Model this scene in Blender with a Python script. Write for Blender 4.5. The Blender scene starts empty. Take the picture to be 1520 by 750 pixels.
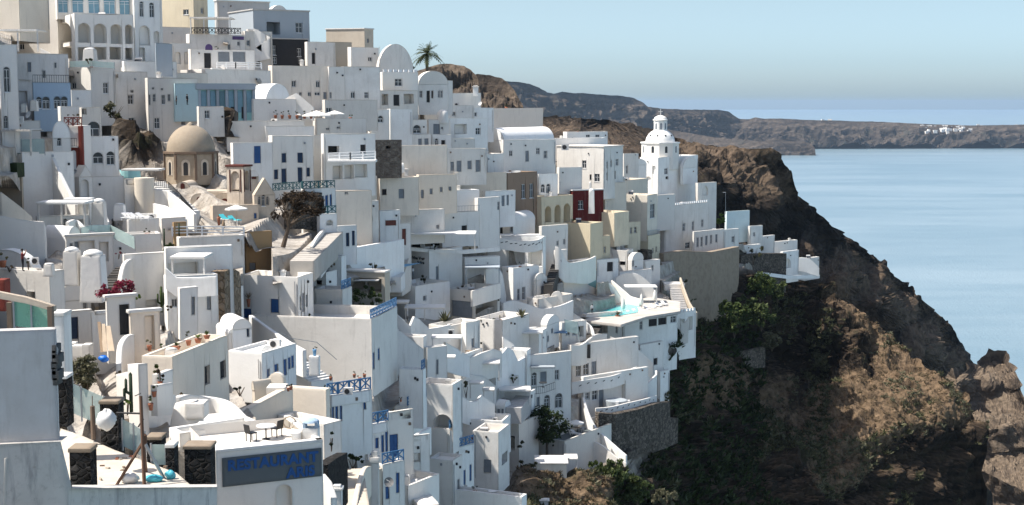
import bpy, math, random
import numpy as np
from mathutils import Vector, Matrix, noise as mnoise
random.seed(7)
V = Vector
SC = bpy.context.scene
COL = SC.collection
F = 2088.0; CX = 760.0; CY = 375.0; HZ = 152.5; CAMZ = 220.0
PITCH = math.atan((CY - HZ) / F)
cP, sP = math.cos(PITCH), math.sin(PITCH)

def P(px, py, Y):
    dx = (px - CX) / F; dy = (CY - py) / F
    k = Y / (cP + dy * sP)
    return V((dx * k, Y, CAMZ + (-sP + dy * cP) * k))
def ray(px, py):
    dx = (px - CX) / F; dy = (CY - py) / F
    return V((dx, cP + dy * sP, -sP + dy * cP))
CAM = V((0, 0, CAMZ))
def proj(p):
    q = p - CAM
    f = q.y * cP - q.z * sP; u = q.y * sP + q.z * cP
    return CX + F * q.x / f, CY - F * u / f
def xk(px, z, Y):           # horizontal slope X/Y of a pixel column (at the height/depth in question)
    q = (Y * cP - (z - CAMZ) * sP) / Y
    return (px - CX) / F * q

# ---------------------------------------------------------------- depth of the hillside seen from the terrace
CTRL = [(-60,760,36),(45,620,42),(45,760,38),(150,745,50),(215,722,52),(300,725,57),(400,700,68),(480,748,74),(520,745,88),
(330,630,78),(270,590,84),(130,580,82),(110,560,86),(220,560,90),(170,520,98),(215,515,95),(110,500,112),(40,405,102),(80,450,105),(120,440,118),(150,395,125),
(60,345,130),(20,300,125),(110,320,145),(70,290,150),(50,240,160),(20,190,150),(100,240,165),(150,235,180),(150,300,160),(210,300,165),(220,345,150),(280,265,178),
(260,310,165),(340,320,160),(340,350,150),(400,320,168),(420,350,155),(430,385,150),(390,400,142),(300,400,135),(300,470,122),(335,460,125),(240,450,115),(360,470,140),
(450,480,145),(450,545,125),(400,560,115),(350,540,112),(300,590,98),(380,590,100),(430,620,98),(500,600,118),(520,690,115),(560,740,120),(500,740,95),
(545,550,150),(590,650,140),(610,700,145),(590,740,130),(660,735,150),(640,640,160),(640,580,165),(690,700,175),(740,700,185),(740,745,165),(720,620,195),(700,560,200),
(550,430,175),(590,490,180),(640,500,195),(620,455,210),(640,420,225),(560,370,200),(600,350,215),(660,360,225),(700,430,225),(750,400,235),(690,480,210),
(480,350,175),(470,310,190),(520,330,205),(430,270,200),(520,260,215),(600,290,225),(650,300,230),(700,290,245),(620,250,235),(690,250,250),(750,320,250),(800,320,265),
(850,310,280),(900,280,300),(870,270,290),(760,240,275),(720,200,270),(650,200,250),(580,190,240),(520,165,235),(640,150,262),(590,150,250),(690,155,275),(770,185,290),
(450,190,215),(440,140,225),(350,170,205),(320,110,215),(430,95,232),(350,50,225),(420,20,240),(530,70,245),(250,180,200),(170,190,195),(200,110,200),(150,80,208),
(220,90,210),(60,85,195),(70,165,180),(20,60,180),(240,20,235),(60,0,215),
(960,330,310),(940,260,325),(985,280,335),(1050,330,335),(1020,370,318),(1090,365,340),(1150,380,370),(1200,405,375),(1120,330,360),
(1040,440,310),(985,380,295),(930,360,285),(880,380,265),(850,410,250),(820,400,245),(900,460,250),(960,460,262),(1010,470,270),(880,500,235),(800,480,228),(790,530,215),
(830,530,218),(860,560,222),(930,560,235),(1000,520,258),(880,600,215),(960,600,235),(810,600,205),(770,570,205),(770,640,195),(830,660,198),(900,680,205),(800,740,180),
(900,740,195),(960,690,225),
(1200,415,385),(1228,480,364),(1255,505,368),(1240,440,388),(1150,470,362),(1100,430,335),(1200,520,372),(1260,550,362),(1180,600,345),(1260,620,338),(1330,510,378),(1330,600,345),(1400,590,356),
(1440,610,356),(1440,700,347),(1300,750,322),(1380,750,338),(1200,700,312),(1120,600,325),(1100,520,330),(1060,520,300),(1050,600,290),(1000,660,255),(1000,750,240),
(1100,750,280),(1455,820,345),(1200,840,300),(900,840,185),(600,840,120),(300,840,55),(0,840,34),(1600,420,420),(1600,760,370)]
_c = np.array(CTRL, float)
_X = _c[:, :2] / 300.0; _Y = np.log(_c[:, 2])
def _U(r2): return np.where(r2 > 1e-12, 0.5 * r2 * np.log(np.maximum(r2, 1e-12)), 0.0)
_n = len(_X)
_K = _U(((_X[:, None] - _X[None]) ** 2).sum(2)) + np.eye(_n) * 0.012
_P = np.c_[np.ones(_n), _X]
_A = np.block([[_K, _P], [_P.T, np.zeros((3, 3))]])
_w = np.linalg.solve(_A, np.r_[_Y, 0, 0, 0])
def Dv(px, py):
    q = np.stack([np.asarray(px, float), np.asarray(py, float)], -1) / 300.0
    r2 = ((q[..., None, :] - _X) ** 2).sum(-1)
    v = _U(r2) @ _w[:_n] + _w[_n] + q @ _w[_n + 1:]
    return np.clip(np.exp(v), 30, 470)
def D(px, py): return float(Dv(px, py))
def at(px, py, d=None): return P(px, py, d if d else D(px, py))

# ---------------------------------------------------------------- materials
MATS = {}
def newmat(name):
    m = bpy.data.materials.new(name); m.use_nodes = True
    nt = m.node_tree; b = nt.nodes['Principled BSDF']
    MATS[name] = m
    return m, nt, b
def nd(nt, t, **kw):
    n = nt.nodes.new(t)
    for k, v in kw.items():
        if k in n.inputs: n.inputs[k].default_value = v
        else: setattr(n, k, v)
    return n
def lk(nt, a, b): nt.links.new(a, b)
def pos(nt, sx=1, sy=1, sz=1):
    g = nd(nt, 'ShaderNodeNewGeometry'); v = nd(nt, 'ShaderNodeVectorMath', operation='MULTIPLY')
    v.inputs[1].default_value = (sx, sy, sz); lk(nt, g.outputs['Position'], v.inputs[0]); return v.outputs[0]
def noise(nt, vec, scale, detail=4, rough=.6):
    n = nd(nt, 'ShaderNodeTexNoise'); n.inputs['Scale'].default_value = scale; n.inputs['Detail'].default_value = detail
    n.inputs['Roughness'].default_value = rough; lk(nt, vec, n.inputs['Vector']); return n.outputs['Fac']
def ramp(nt, fac, *stops):
    r = nd(nt, 'ShaderNodeValToRGB'); e = r.color_ramp.elements
    while len(e) < len(stops): e.new(.5)
    for i, (p, c) in enumerate(stops):
        e[i].position = p; e[i].color = (c if hasattr(c, '__len__') else (c, c, c)) + ((1,) if hasattr(c, '__len__') else (1,)) if hasattr(c, '__len__') else (c, c, c, 1)
    lk(nt, fac, r.inputs['Fac']); return r.outputs['Color']
def mix(nt, fac, a, b, mode='MIX'):
    m = nd(nt, 'ShaderNodeMix', data_type='RGBA', blend_type=mode)
    for i, v in ((0, fac), (6, a), (7, b)):
        if hasattr(v, 'links') or hasattr(v, 'is_linked'): lk(nt, v, m.inputs[i])
        else: m.inputs[i].default_value = v if i == 0 else (tuple(v) + (1,))
    return m.outputs[2]
def bump(nt, b, h, dist, strength=1.0):
    n = nd(nt, 'ShaderNodeBump'); n.inputs['Distance'].default_value = dist; n.inputs['Strength'].default_value = strength
    lk(nt, h, n.inputs['Height']); lk(nt, n.outputs[0], b.inputs['Normal'])

def plaster(name, col, stain=.5, dirt=(.36, .31, .25), k=1.0):
    m, nt, b = newmat(name)
    w = pos(nt); st = pos(nt, .9, .9, .12)
    big = noise(nt, w, .35 * k, 5); streak = noise(nt, st, 1.6 * k ** .5, 6, .7); fine = noise(nt, w, 3.0, 5, .75)
    f1 = ramp(nt, big, (.42, 0.0), (.72, 1.0)); f2 = ramp(nt, streak, (.54, 0.0), (.74, 1.0)); f3 = ramp(nt, fine, (.55, 0.0), (.8, 1.0))
    oi = nd(nt, 'ShaderNodeObjectInfo')
    dk = tuple(c * .8 for c in col)
    c = mix(nt, oi.outputs['Random'], tuple(x * y for x, y in zip(col, (.86, .84, .80))), tuple(min(.86, x * 1.03) for x in col))
    def sc(f, k):
        q = nd(nt, 'ShaderNodeMath', operation='MULTIPLY'); lk(nt, f, q.inputs[0]); q.inputs[1].default_value = k; return q.outputs[0]
    c = mix(nt, sc(f1, .55 * stain), c, tuple(x * y for x, y in zip(dk, (1, .97, .93))))
    c = mix(nt, sc(f2, .5 * stain), c, tuple(.5 * x + .5 * y * .9 for x, y in zip(dk, dirt)))
    c = mix(nt, sc(f3, .2 * stain), c, dirt)
    lk(nt, c, b.inputs['Base Color']); b.inputs['Roughness'].default_value = .9; b.inputs['Specular IOR Level'].default_value = .15
    bv = nd(nt, 'ShaderNodeBevel', samples=3); bv.inputs['Radius'].default_value = .26
    bn = nd(nt, 'ShaderNodeBump'); bn.inputs['Distance'].default_value = .035; bn.inputs['Strength'].default_value = .6
    ad = nd(nt, 'ShaderNodeMath', operation='ADD'); lk(nt, fine, ad.inputs[0]); lk(nt, noise(nt, w, .9, 3), ad.inputs[1]); lk(nt, ad.outputs[0], bn.inputs['Height'])
    lk(nt, bv.outputs[0], bn.inputs['Normal']); lk(nt, bn.outputs[0], b.inputs['Normal'])
    return m
WHITE = (.85, .825, .79)
for n_, c_, s_ in (('white', WHITE, .8), ('snow', (.86, .845, .82), .45), ('oldwhite', (.78, .75, .705), 1.3), ('cream', (.74, .67, .57), .9), ('beige', (.62, .53, .43), 1.0),
                   ('sand', (.56, .49, .40), 1.2), ('ochre', (.42, .29, .16), .8), ('grey', (.56, .545, .52), 1.2), ('darkgrey', (.10, .10, .10), .8), ('brown', (.30, .215, .16), 1.0),
                   ('yellow', (.70, .61, .455), 1.2), ('red', (.12, .02, .018), .8), ('brick', (.24, .055, .04), .9), ('blue', (.42, .56, .72), .6), ('teal', (.45, .60, .63), .6), ('bluegrey', (.40, .45, .50), .6),
                   ('concrete', (.31, .25, .19), 2.4), ('warmcream', (.82, .735, .63), .9), ('paleturq', (.66, .76, .755), .6), ('domestone', (.40, .335, .26), 3.0), ('chapelstone', (.60, .52, .43), 2.0), ('paving', (.50, .47, .43), 1.6), ('turq', (.36, .66, .68), .4), ('slate', (.115, .135, .145), .7),
                   ('maroon', (.11, .035, .028), .6)):
    plaster(n_, c_, s_, k=2.6 if n_ in ('domestone', 'chapelstone', 'concrete') else 1.0)
def simple(name, col, rough=.6, metal=0, spec=.3, vary=.25, scale=2.0):
    m, nt, b = newmat(name)
    f = noise(nt, pos(nt), scale, 4)
    c = mix(nt, f, tuple(x * (1 - vary) for x in col), tuple(min(1, x * (1 + vary)) for x in col))
    lk(nt, c, b.inputs['Base Color']); b.inputs['Roughness'].default_value = rough; b.inputs['Metallic'].default_value = metal
    b.inputs['Specular IOR Level'].default_value = spec
    return m
for a_ in (('glassdark', (.035, .04, .048), .12, 0, .6), ('dark', (.012, .011, .010), .7), ('framewhite', (.75, .75, .74), .5), ('bluepaint', (.025, .085, .23), .5), ('navy', (.02, .04, .085), .5), ('balblue', (.055, .16, .31), .5),
           ('greydoor', (.20, .22, .24), .6), ('reddoor', (.16, .045, .03), .55), ('blackmetal', (.016, .016, .018), .5), ('steel', (.35, .36, .38), .4, .6), ('rust', (.12, .065, .04), .8), ('wood', (.30, .215, .14), .75),
           ('paleplank', (.52, .42, .31), .8), ('oldwood', (.17, .12, .085), .85), ('terracotta', (.33, .13, .075), .8), ('canvas', (.74, .71, .65), .85), ('navycanvas', (.11, .20, .32), .8), ('bluecanvas', (.13, .27, .43), .8), ('turqcloth', (.06, .42, .47), .8),
           ('skin', (.42, .26, .18), .6), ('redcloth', (.16, .03, .028), .85), ('blackcloth', (.012, .012, .015), .9), ('whitecloth', (.72, .71, .70), .9), ('hairdark', (.02, .015, .012), .7), ('plastic', (.62, .60, .57), .35), ('cyanplastic', (.08, .42, .50), .4), ('bluebag', (.01, .14, .55), .4),
           ('greenlat', (.03, .10, .11), .55), ('bark', (.10, .075, .055), .9), ('soil', (.16, .11, .07), .95), ('dish', (.55, .55, .54), .5), ('darkdish', (.20, .195, .19), .6), ('purple', (.10, .06, .16), .6), ('pebblewhite', (.7, .69, .66), .8), ('signblue', (.012, .075, .24), .55), ('charcoal', (.03, .03, .032), .8),
           ('slat', (.42, .41, .40), .7), ('lamp', (.5, .5, .5), .5), ('darkstair', (.06, .055, .05), .9), ('glasspane2', (.10, .20, .24), .15, 0, .6), ('skyglass', (.16, .30, .38), .12, 0, .6)):
    simple(*a_)
def leafmat(name, c1, c2, c3):
    m, nt, b = newmat(name)
    g = nd(nt, 'ShaderNodeNewGeometry')
    f = noise(nt, pos(nt), 1.1, 3); r = nd(nt, 'ShaderNodeMath', operation='ADD'); lk(nt, f, r.inputs[0])
    q = nd(nt, 'ShaderNodeMath', operation='MULTIPLY_ADD'); lk(nt, g.outputs['Random Per Island'], q.inputs[0]); q.inputs[1].default_value = .5; q.inputs[2].default_value = -.25
    lk(nt, q.outputs[0], r.inputs[1])
    c = ramp(nt, r.outputs[0], (.25, c1), (.5, c2), (.8, c3))
    lk(nt, c, b.inputs['Base Color']); b.inputs['Roughness'].default_value = .65; b.inputs['Specular IOR Level'].default_value = .2
    tr = nd(nt, 'ShaderNodeBsdfTranslucent'); lk(nt, c, tr.inputs[0]); ms = nd(nt, 'ShaderNodeMixShader'); ms.inputs[0].default_value = .25
    lk(nt, b.outputs[0], ms.inputs[1]); lk(nt, tr.outputs[0], ms.inputs[2]); lk(nt, ms.outputs[0], nt.nodes['Material Output'].inputs[0])
leafmat('leaf', (.025, .04, .012), (.05, .075, .02), (.10, .125, .035))
leafmat('leafdark', (.012, .02, .008), (.025, .04, .012), (.05, .07, .02))
leafmat('leafbright', (.06, .10, .015), (.11, .17, .03), (.18, .23, .06))
leafmat('leafolive', (.04, .042, .02), (.075, .075, .036), (.13, .125, .065))
leafmat('leafdry', (.07, .052, .03), (.15, .112, .066), (.27, .20, .115))
leafmat('leafbrown', (.022, .015, .010), (.045, .03, .018), (.085, .058, .035))
leafmat('leafgrey', (.07, .07, .038), (.125, .12, .07), (.20, .19, .12))
leafmat('leafgreen', (.03, .046, .014), (.062, .085, .027), (.12, .14, .05))
leafmat('bougain', (.16, .012, .035), (.26, .02, .06), (.10, .05, .03))
leafmat('palmleaf', (.03, .045, .02), (.06, .075, .03), (.10, .11, .05))
leafmat('cactus', (.03, .05, .03), (.045, .07, .04), (.06, .085, .05))

def stone(name, c1, c2, mortar, scale, w=.06):
    m, nt, b = newmat(name)
    vec = pos(nt, 1, 1, 1.25)
    v = nd(nt, 'ShaderNodeTexVoronoi', feature='DISTANCE_TO_EDGE'); v.inputs['Scale'].default_value = scale; lk(nt, vec, v.inputs['Vector'])
    v2 = nd(nt, 'ShaderNodeTexVoronoi', feature='F1'); v2.inputs['Scale'].default_value = scale; lk(nt, vec, v2.inputs['Vector'])
    sep = nd(nt, 'ShaderNodeSeparateColor'); lk(nt, v2.outputs['Color'], sep.inputs[0])
    c = mix(nt, sep.outputs[0], c1, c2)
    n2 = noise(nt, vec, scale * 4, 5); c = mix(nt, ramp(nt, n2, (.4, 0.0), (.8, .45)), c, tuple(x * .55 for x in c1))
    e = ramp(nt, v.outputs['Distance'], (w * .4, 1.0), (w, 0.0))
    c = mix(nt, e, c, mortar); lk(nt, c, b.inputs['Base Color']); b.inputs['Roughness'].default_value = .95; b.inputs['Specular IOR Level'].default_value = .1
    bump(nt, b, ramp(nt, v.outputs['Distance'], (0.0, 0.0), (.2, 1.0)), .12)
stone('lava', (.013, .012, .011), (.05, .046, .043), (.075, .07, .065), 3.3, .045)
stone('drystone', (.07, .06, .05), (.20, .17, .14), (.04, .035, .03), 1.7, .05)
stone('ruin', (.20, .145, .095), (.36, .27, .19), (.10, .075, .05), 1.4, .05)
stone('brownstone', (.13, .10, .08), (.24, .20, .16), (.16, .13, .11), 1.7, .05)

def glassmat(name, col, alpha):
    m, nt, b = newmat(name)
    b.inputs['Base Color'].default_value = col + (1,); b.inputs['Roughness'].default_value = .06
    t = nd(nt, 'ShaderNodeBsdfTransparent'); t.inputs[0].default_value = tuple(min(1, c * .35 + .65) for c in col) + (1,)
    ms = nd(nt, 'ShaderNodeMixShader'); ms.inputs[0].default_value = alpha
    f = noise(nt, pos(nt), .8, 3); a = nd(nt, 'ShaderNodeMath', operation='MULTIPLY_ADD'); lk(nt, f, a.inputs[0]); a.inputs[1].default_value = .3; a.inputs[2].default_value = alpha - .15
    lk(nt, a.outputs[0], ms.inputs[0])
    lk(nt, t.outputs[0], ms.inputs[1]); lk(nt, b.outputs[0], ms.inputs[2]); lk(nt, ms.outputs[0], nt.nodes['Material Output'].inputs[0])
glassmat('rail_glass', (.55, .68, .66), .45); glassmat('green_glass', (.26, .56, .44), .42)
m_, nt_, b_ = newmat('pool'); b_.inputs['Base Color'].default_value = (.10, .52, .52, 1); b_.inputs['Roughness'].default_value = .08
bump(nt_, b_, noise(nt_, pos(nt_), 3.0, 3), .03)
def M(n): return MATS[n]

# ---------------------------------------------------------------- mesh collecting
class MB:
    def __init__(s): s.v = []; s.f = []; s.m = []; s.sm = False
    def face(s, pts, mi=0):
        i = len(s.v); s.v.extend([tuple(p) for p in pts]); s.f.append(tuple(range(i, i + len(pts)))); s.m.append(mi)
    def hexa(s, b, t, mi=0):            # bottom and top loops (4 each)
        i = len(s.v); s.v.extend([tuple(p) for p in list(b) + list(t)]); n = len(b)
        s.f.append(tuple(range(i + n - 1, i - 1, -1))); s.f.append(tuple(range(i + n, i + 2 * n)))
        for k in range(n):
            j = (k + 1) % n; s.f.append((i + k, i + j, i + n + j, i + n + k))
        s.m.extend([mi] * (n + 2))
    def box(s, o, a, b, c, mi=0):       # origin and three edge vectors
        o = V(o); s.hexa([o, o + a, o + a + b, o + b], [o + c, o + a + c, o + a + b + c, o + b + c], mi)
    def cbox(s, c, sx, sy, sz, rz=0, mi=0):   # centred on x, y; base at z
        ca, sa = math.cos(rz), math.sin(rz); a = V((ca, sa, 0)) * sx; b = V((-sa, ca, 0)) * sy
        s.box(V(c) - a / 2 - b / 2, a, b, V((0, 0, sz)), mi)
    def tube(s, p, q, r0, r1=None, n=8, mi=0, cap=True):
        p = V(p); q = V(q); r1 = r0 if r1 is None else r1
        ax = (q - p).normalized(); e = ax.orthogonal().normalized(); g = ax.cross(e)
        L0 = [p + (e * math.cos(2 * math.pi * k / n) + g * math.sin(2 * math.pi * k / n)) * r0 for k in range(n)]
        L1 = [q + (e * math.cos(2 * math.pi * k / n) + g * math.sin(2 * math.pi * k / n)) * r1 for k in range(n)]
        s.hexa(L0, L1, mi)
    def lathe(s, c, prof, n=16, mi=0, a0=0, a1=2 * math.pi, sq=1.0):   # prof: (r, z)
        c = V(c); i = len(s.v); full = abs(a1 - a0 - 2 * math.pi) < 1e-6; m = n if full else n + 1
        for r, z in prof:
            for k in range(m):
                a = a0 + (a1 - a0) * k / n; s.v.append((c.x + r * math.cos(a), c.y + r * sq * math.sin(a), c.z + z))
        for j in range(len(prof) - 1):
            for k in range(n):
                k2 = (k + 1) % m
                s.f.append((i + j * m + k, i + j * m + k2, i + (j + 1) * m + k2, i + (j + 1) * m + k)); s.m.append(mi)
    def grid(s, rows, mi=0):
        i = len(s.v); w = len(rows[0])
        for r in rows: s.v.extend([tuple(p) for p in r])
        for a in range(len(rows) - 1):
            for b in range(w - 1):
                s.f.append((i + a * w + b, i + a * w + b + 1, i + (a + 1) * w + b + 1, i + (a + 1) * w + b)); s.m.append(mi)
    def empty(s): return not s.f
def link(name, mb, mats, off=(0, 0, 0), parent=None, smooth=False):
    me = bpy.data.meshes.new(name)
    vv = np.array(mb.v, float) - np.array(off, float)
    me.from_pydata(vv.tolist(), [], mb.f)
    if isinstance(mats, str): mats = [mats]
    for x in mats: me.materials.append(M(x))
    if len(mats) > 1: me.polygons.foreach_set('material_index', mb.m)
    if smooth: me.polygons.foreach_set('use_smooth', [True] * len(mb.f))
    me.update()
    o = bpy.data.objects.new(name, me); COL.objects.link(o)
    if parent: o.parent = parent
    else: o.location = off
    return o
def tag(o, label, cat, group=None, kind=None):
    if label: o['label'] = label
    if cat: o['category'] = cat
    if group: o['group'] = group
    if kind: o['kind'] = kind
    return o
class Thing:
    def __init__(s, name, label, cat, loc, group=None):
        s.o = bpy.data.objects.new(name, None); COL.objects.link(s.o); s.o.location = loc; s.loc = V(loc); s.o.empty_display_size = .3
        tag(s.o, label, cat, group); s.label = label
    def part(s, name, mb, mats, parent=None, smooth=False, label=None):
        if mb.empty(): return None
        o = link(name, mb, mats, s.loc, parent or s.o, smooth)
        if label: o['label'] = label
        return o
def single(name, label, cat, mb, mats, loc, group=None, smooth=False):
    return tag(link(name, mb, mats, loc, None, smooth), label, cat, group)
def copy_tree(o, parent=None):
    c = o.copy(); COL.objects.link(c)
    if parent: c.parent = parent
    for ch in list(o.children): copy_tree(ch, c)
    return c

# ---------------------------------------------------------------- houses
Z = V((0, 0, 1))
KDEPTH = dict(w=.22, p=.2, b=.12, n=.35, d=.2, g=.15, r=.15, a=.25, A=2.0, c=2.8, s=.9, t=.18, k=.22)
ARCH = set('anAt')
def arch_pts(s0, s1, t0, t1, n=8):
    r = min((s1 - s0) / 2, (t1 - t0) * .6); c = (s0 + s1) / 2; h = (s1 - s0) / 2
    return r, [(c - h * math.cos(math.pi * k / n), t1 - r + r * math.sin(math.pi * k / n)) for k in range(n + 1)]
def wall_face(mb, O, u, n, L, z0, z1, wins, mi=0, bmi=0):
    """one wall with real openings; wins: (s0, s1, t0, t1, kind) with t an absolute height"""
    pt = lambda s, t, dpt=0.0: V((O.x + u.x * s - n.x * dpt, O.y + u.y * s - n.y * dpt, t))
    xs = sorted({0.0, L, *[w[0] for w in wins], *[w[1] for w in wins]}); zs = sorted({z0, z1, *[w[2] for w in wins], *[w[3] for w in wins]})
    for a, b in zip(xs, xs[1:]):
        run = None
        for c, e in zip(zs, zs[1:]):
            mx, mz = (a + b) / 2, (c + e) / 2
            hole = any(w[0] < mx < w[1] and w[2] < mz < w[3] for w in wins)
            if hole:
                if run: mb.face([pt(a, run[0]), pt(b, run[0]), pt(b, run[1]), pt(a, run[1])], mi); run = None
            else: run = (run[0], e) if run else (c, e)
        if run: mb.face([pt(a, run[0]), pt(b, run[0]), pt(b, run[1]), pt(a, run[1])], mi)
    for s0, s1, t0, t1, k in wins:
        dp = KDEPTH[k]
        if k in ARCH:
            r, ap = arch_pts(s0, s1, t0, t1); h = len(ap) // 2
            for i in range(h): mb.face([pt(s0, t1), pt(*ap[i]), pt(*ap[i + 1])], mi)
            for i in range(h, len(ap) - 1): mb.face([pt(s1, t1), pt(*ap[i]), pt(*ap[i + 1])], mi)
            loop = [(s1, t0), (s0, t0)] + ap
        else: loop = [(s1, t0), (s0, t0), (s0, t1), (s1, t1)]
        for i in range(len(loop)):
            p, q = loop[i], loop[(i + 1) % len(loop)]
            if p != q: mb.face([pt(*p), pt(*q), pt(*q, dp), pt(*p, dp)], mi)
        if k in 'nAc': mb.face([pt(*p, dp) for p in loop], mi)
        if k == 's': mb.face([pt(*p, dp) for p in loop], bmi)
PANEMAT = dict(w='glassdark', p='glassdark', a='glassdark', b='bluepaint', d='navy', g='greydoor', r='reddoor', t='skyglass', k='charcoal')
def window_parts(T, O, u, n, win, px_area, frame='framewhite'):
    s0, s1, t0, t1, k = win
    if k not in PANEMAT: return
    pt = lambda s, t, dpt=0.0: V((O.x + u.x * s - n.x * dpt, O.y + u.y * s - n.y * dpt, t))
    dp = KDEPTH[k]; w, h = s1 - s0, t1 - t0
    pane = MB(); fr = MB()
    loop = ([(s1, t0), (s0, t0)] + arch_pts(s0, s1, t0, t1)[1]) if k in ARCH else [(s1, t0), (s0, t0), (s0, t1), (s1, t1)]
    pane.face([pt(*p, dp - .01) for p in loop])
    if k in 'bdgrk':                                   # solid door or shutter: panel with ribs
        nm = 'door' if h > 1.55 * w or h > 1.75 else 'shutter'
        nb = 2 if w > .7 else 1
        for i in range(nb):
            a = s0 + w * (i / nb) + .05; e = s0 + w * ((i + 1) / nb) - .05
            pane.hexa([pt(a, t0 + .08, dp - .015), pt(e, t0 + .08, dp - .015), pt(e, t0 + h * .46, dp - .015), pt(a, t0 + h * .46, dp - .015)],
                      [pt(a, t0 + .08, dp - .05), pt(e, t0 + .08, dp - .05), pt(e, t0 + h * .46, dp - .05), pt(a, t0 + h * .46, dp - .05)])
            pane.hexa([pt(a, t0 + h * .54, dp - .015), pt(e, t0 + h * .54, dp - .015), pt(e, t1 - .08, dp - .015), pt(a, t1 - .08, dp - .015)],
                      [pt(a, t0 + h * .54, dp - .05), pt(e, t0 + h * .54, dp - .05), pt(e, t1 - .08, dp - .05), pt(a, t1 - .08, dp - .05)])
        T.part(nm, pane, PANEMAT[k]); return
    def bar(a, e, c, d, mbx, z=None):
        z = dp if z is None else z
        mbx.hexa([pt(a, c, z - .012), pt(e, c, z - .012), pt(e, d, z - .012), pt(a, d, z - .012)], [pt(a, c, z - .07), pt(e, c, z - .07), pt(e, d, z - .07), pt(a, d, z - .07)])
    fw = min(.07, w * .09)
    top = t1 - (arch_pts(s0, s1, t0, t1)[0] if k in ARCH else 0)
    bar(s0, s0 + fw, t0, top, fr); bar(s1 - fw, s1, t0, top, fr); bar(s0 + fw, s1 - fw, t0, t0 + fw, fr); bar(s0 + fw, s1 - fw, top - fw, top, fr)
    c = (s0 + s1) / 2; bar(c - fw * .4, c + fw * .4, t0 + fw, top - fw, fr)
    if h > 1.0: bar(s0 + fw, c - fw * .4, t0 + h * .55, t0 + h * .55 + fw * .7, fr); bar(c + fw * .4, s1 - fw, t0 + h * .55, t0 + h * .55 + fw * .7, fr)
    fr.hexa([pt(s0 - .06, t0 - .08, -.07), pt(s1 + .06, t0 - .08, -.07), pt(s1 + .06, t0, -.07), pt(s0 - .06, t0, -.07)],
            [pt(s0 - .06, t0 - .08, .02), pt(s1 + .06, t0 - .08, .02), pt(s1 + .06, t0, .02), pt(s0 - .06, t0, .02)]) if px_area > 60 else None
    nm = 'window'
    if px_area > 45:
        f = T.part(nm, fr, frame); T.part('pane', pane, PANEMAT[k], parent=f)
    else:
        base = len(pane.v); pane.v += fr.v; pane.f += [tuple(i + base for i in f) for f in fr.f]; pane.m = [0] * 1 + [1] * len(fr.f)
        T.part(nm, pane, [PANEMAT[k], frame])

def balustrade(mb, p, q, h, style, n=None):
    p, q = V(p), V(q); L = (q - p).length; d = (q - p).normalized(); up = V((0, 0, 1)); s = d.cross(up).normalized()
    def bar(a, b, w, hh): mb.box(a - s * w / 2, b - a, s * w, up * hh)
    if style == 'lattice':
        k = max(1, round(L / 1.1))
        for i in range(k):
            a = p + d * (L * i / k + .06); b = p + d * (L * (i + 1) / k - .06)
            bar(a + up * .05, b + up * .05, .07, .08); bar(a + up * (h - .1), b + up * (h - .1), .08, .1)
            for c, e in ((a, b), (b, a)):
                v = (e - c); m1 = c + up * .1; m2 = e + up * (h - .1); dd = (m2 - m1)
                mb.box(m1 - s * .025, dd, s * .05, up * .13)
            mm = (a + b) / 2; mb.box(mm - d * .05 - s * .03 + up * .1, d * .1, s * .06, up * (h - .2))
            mb.box(a - d * .04 - s * .04, d * .08, s * .08, up * h); mb.box(b - d * .04 - s * .04, d * .08, s * .08, up * h)
    elif style == 'rails':
        for z in (.3, .62, .94): bar(p + up * z * h, q + up * z * h, .09, .12)
        k = max(2, round(L / 1.8))
        for i in range(k + 1): mb.box(p + d * (L * i / k) - d * .09 - s * .08, d * .18, s * .16, up * h)
    elif style == 'bars':
        bar(p + up * (h - .06), q + up * (h - .06), .06, .06); bar(p + up * .06, q + up * .06, .04, .04)
        k = max(2, round(L / .28))
        for i in range(k + 1): mb.box(p + d * (L * i / k) - d * .018 - s * .018, d * .036, s * .036, up * (h - .04))
    elif style == 'piers':
        bar(p + up * (h - .12), q + up * (h - .12), .2, .12); k = max(2, round(L / .55))
        for i in range(k + 1): mb.box(p + d * (L * i / k) - d * .09 - s * .08, d * .18, s * .16, up * (h - .1))
    elif style == 'merlon':
        k = max(2, round(L / .9))
        for i in range(k): mb.box(p + d * (L * (i + .15) / k) - s * .1, d * (L * .65 / k), s * .2, up * h)

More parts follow.
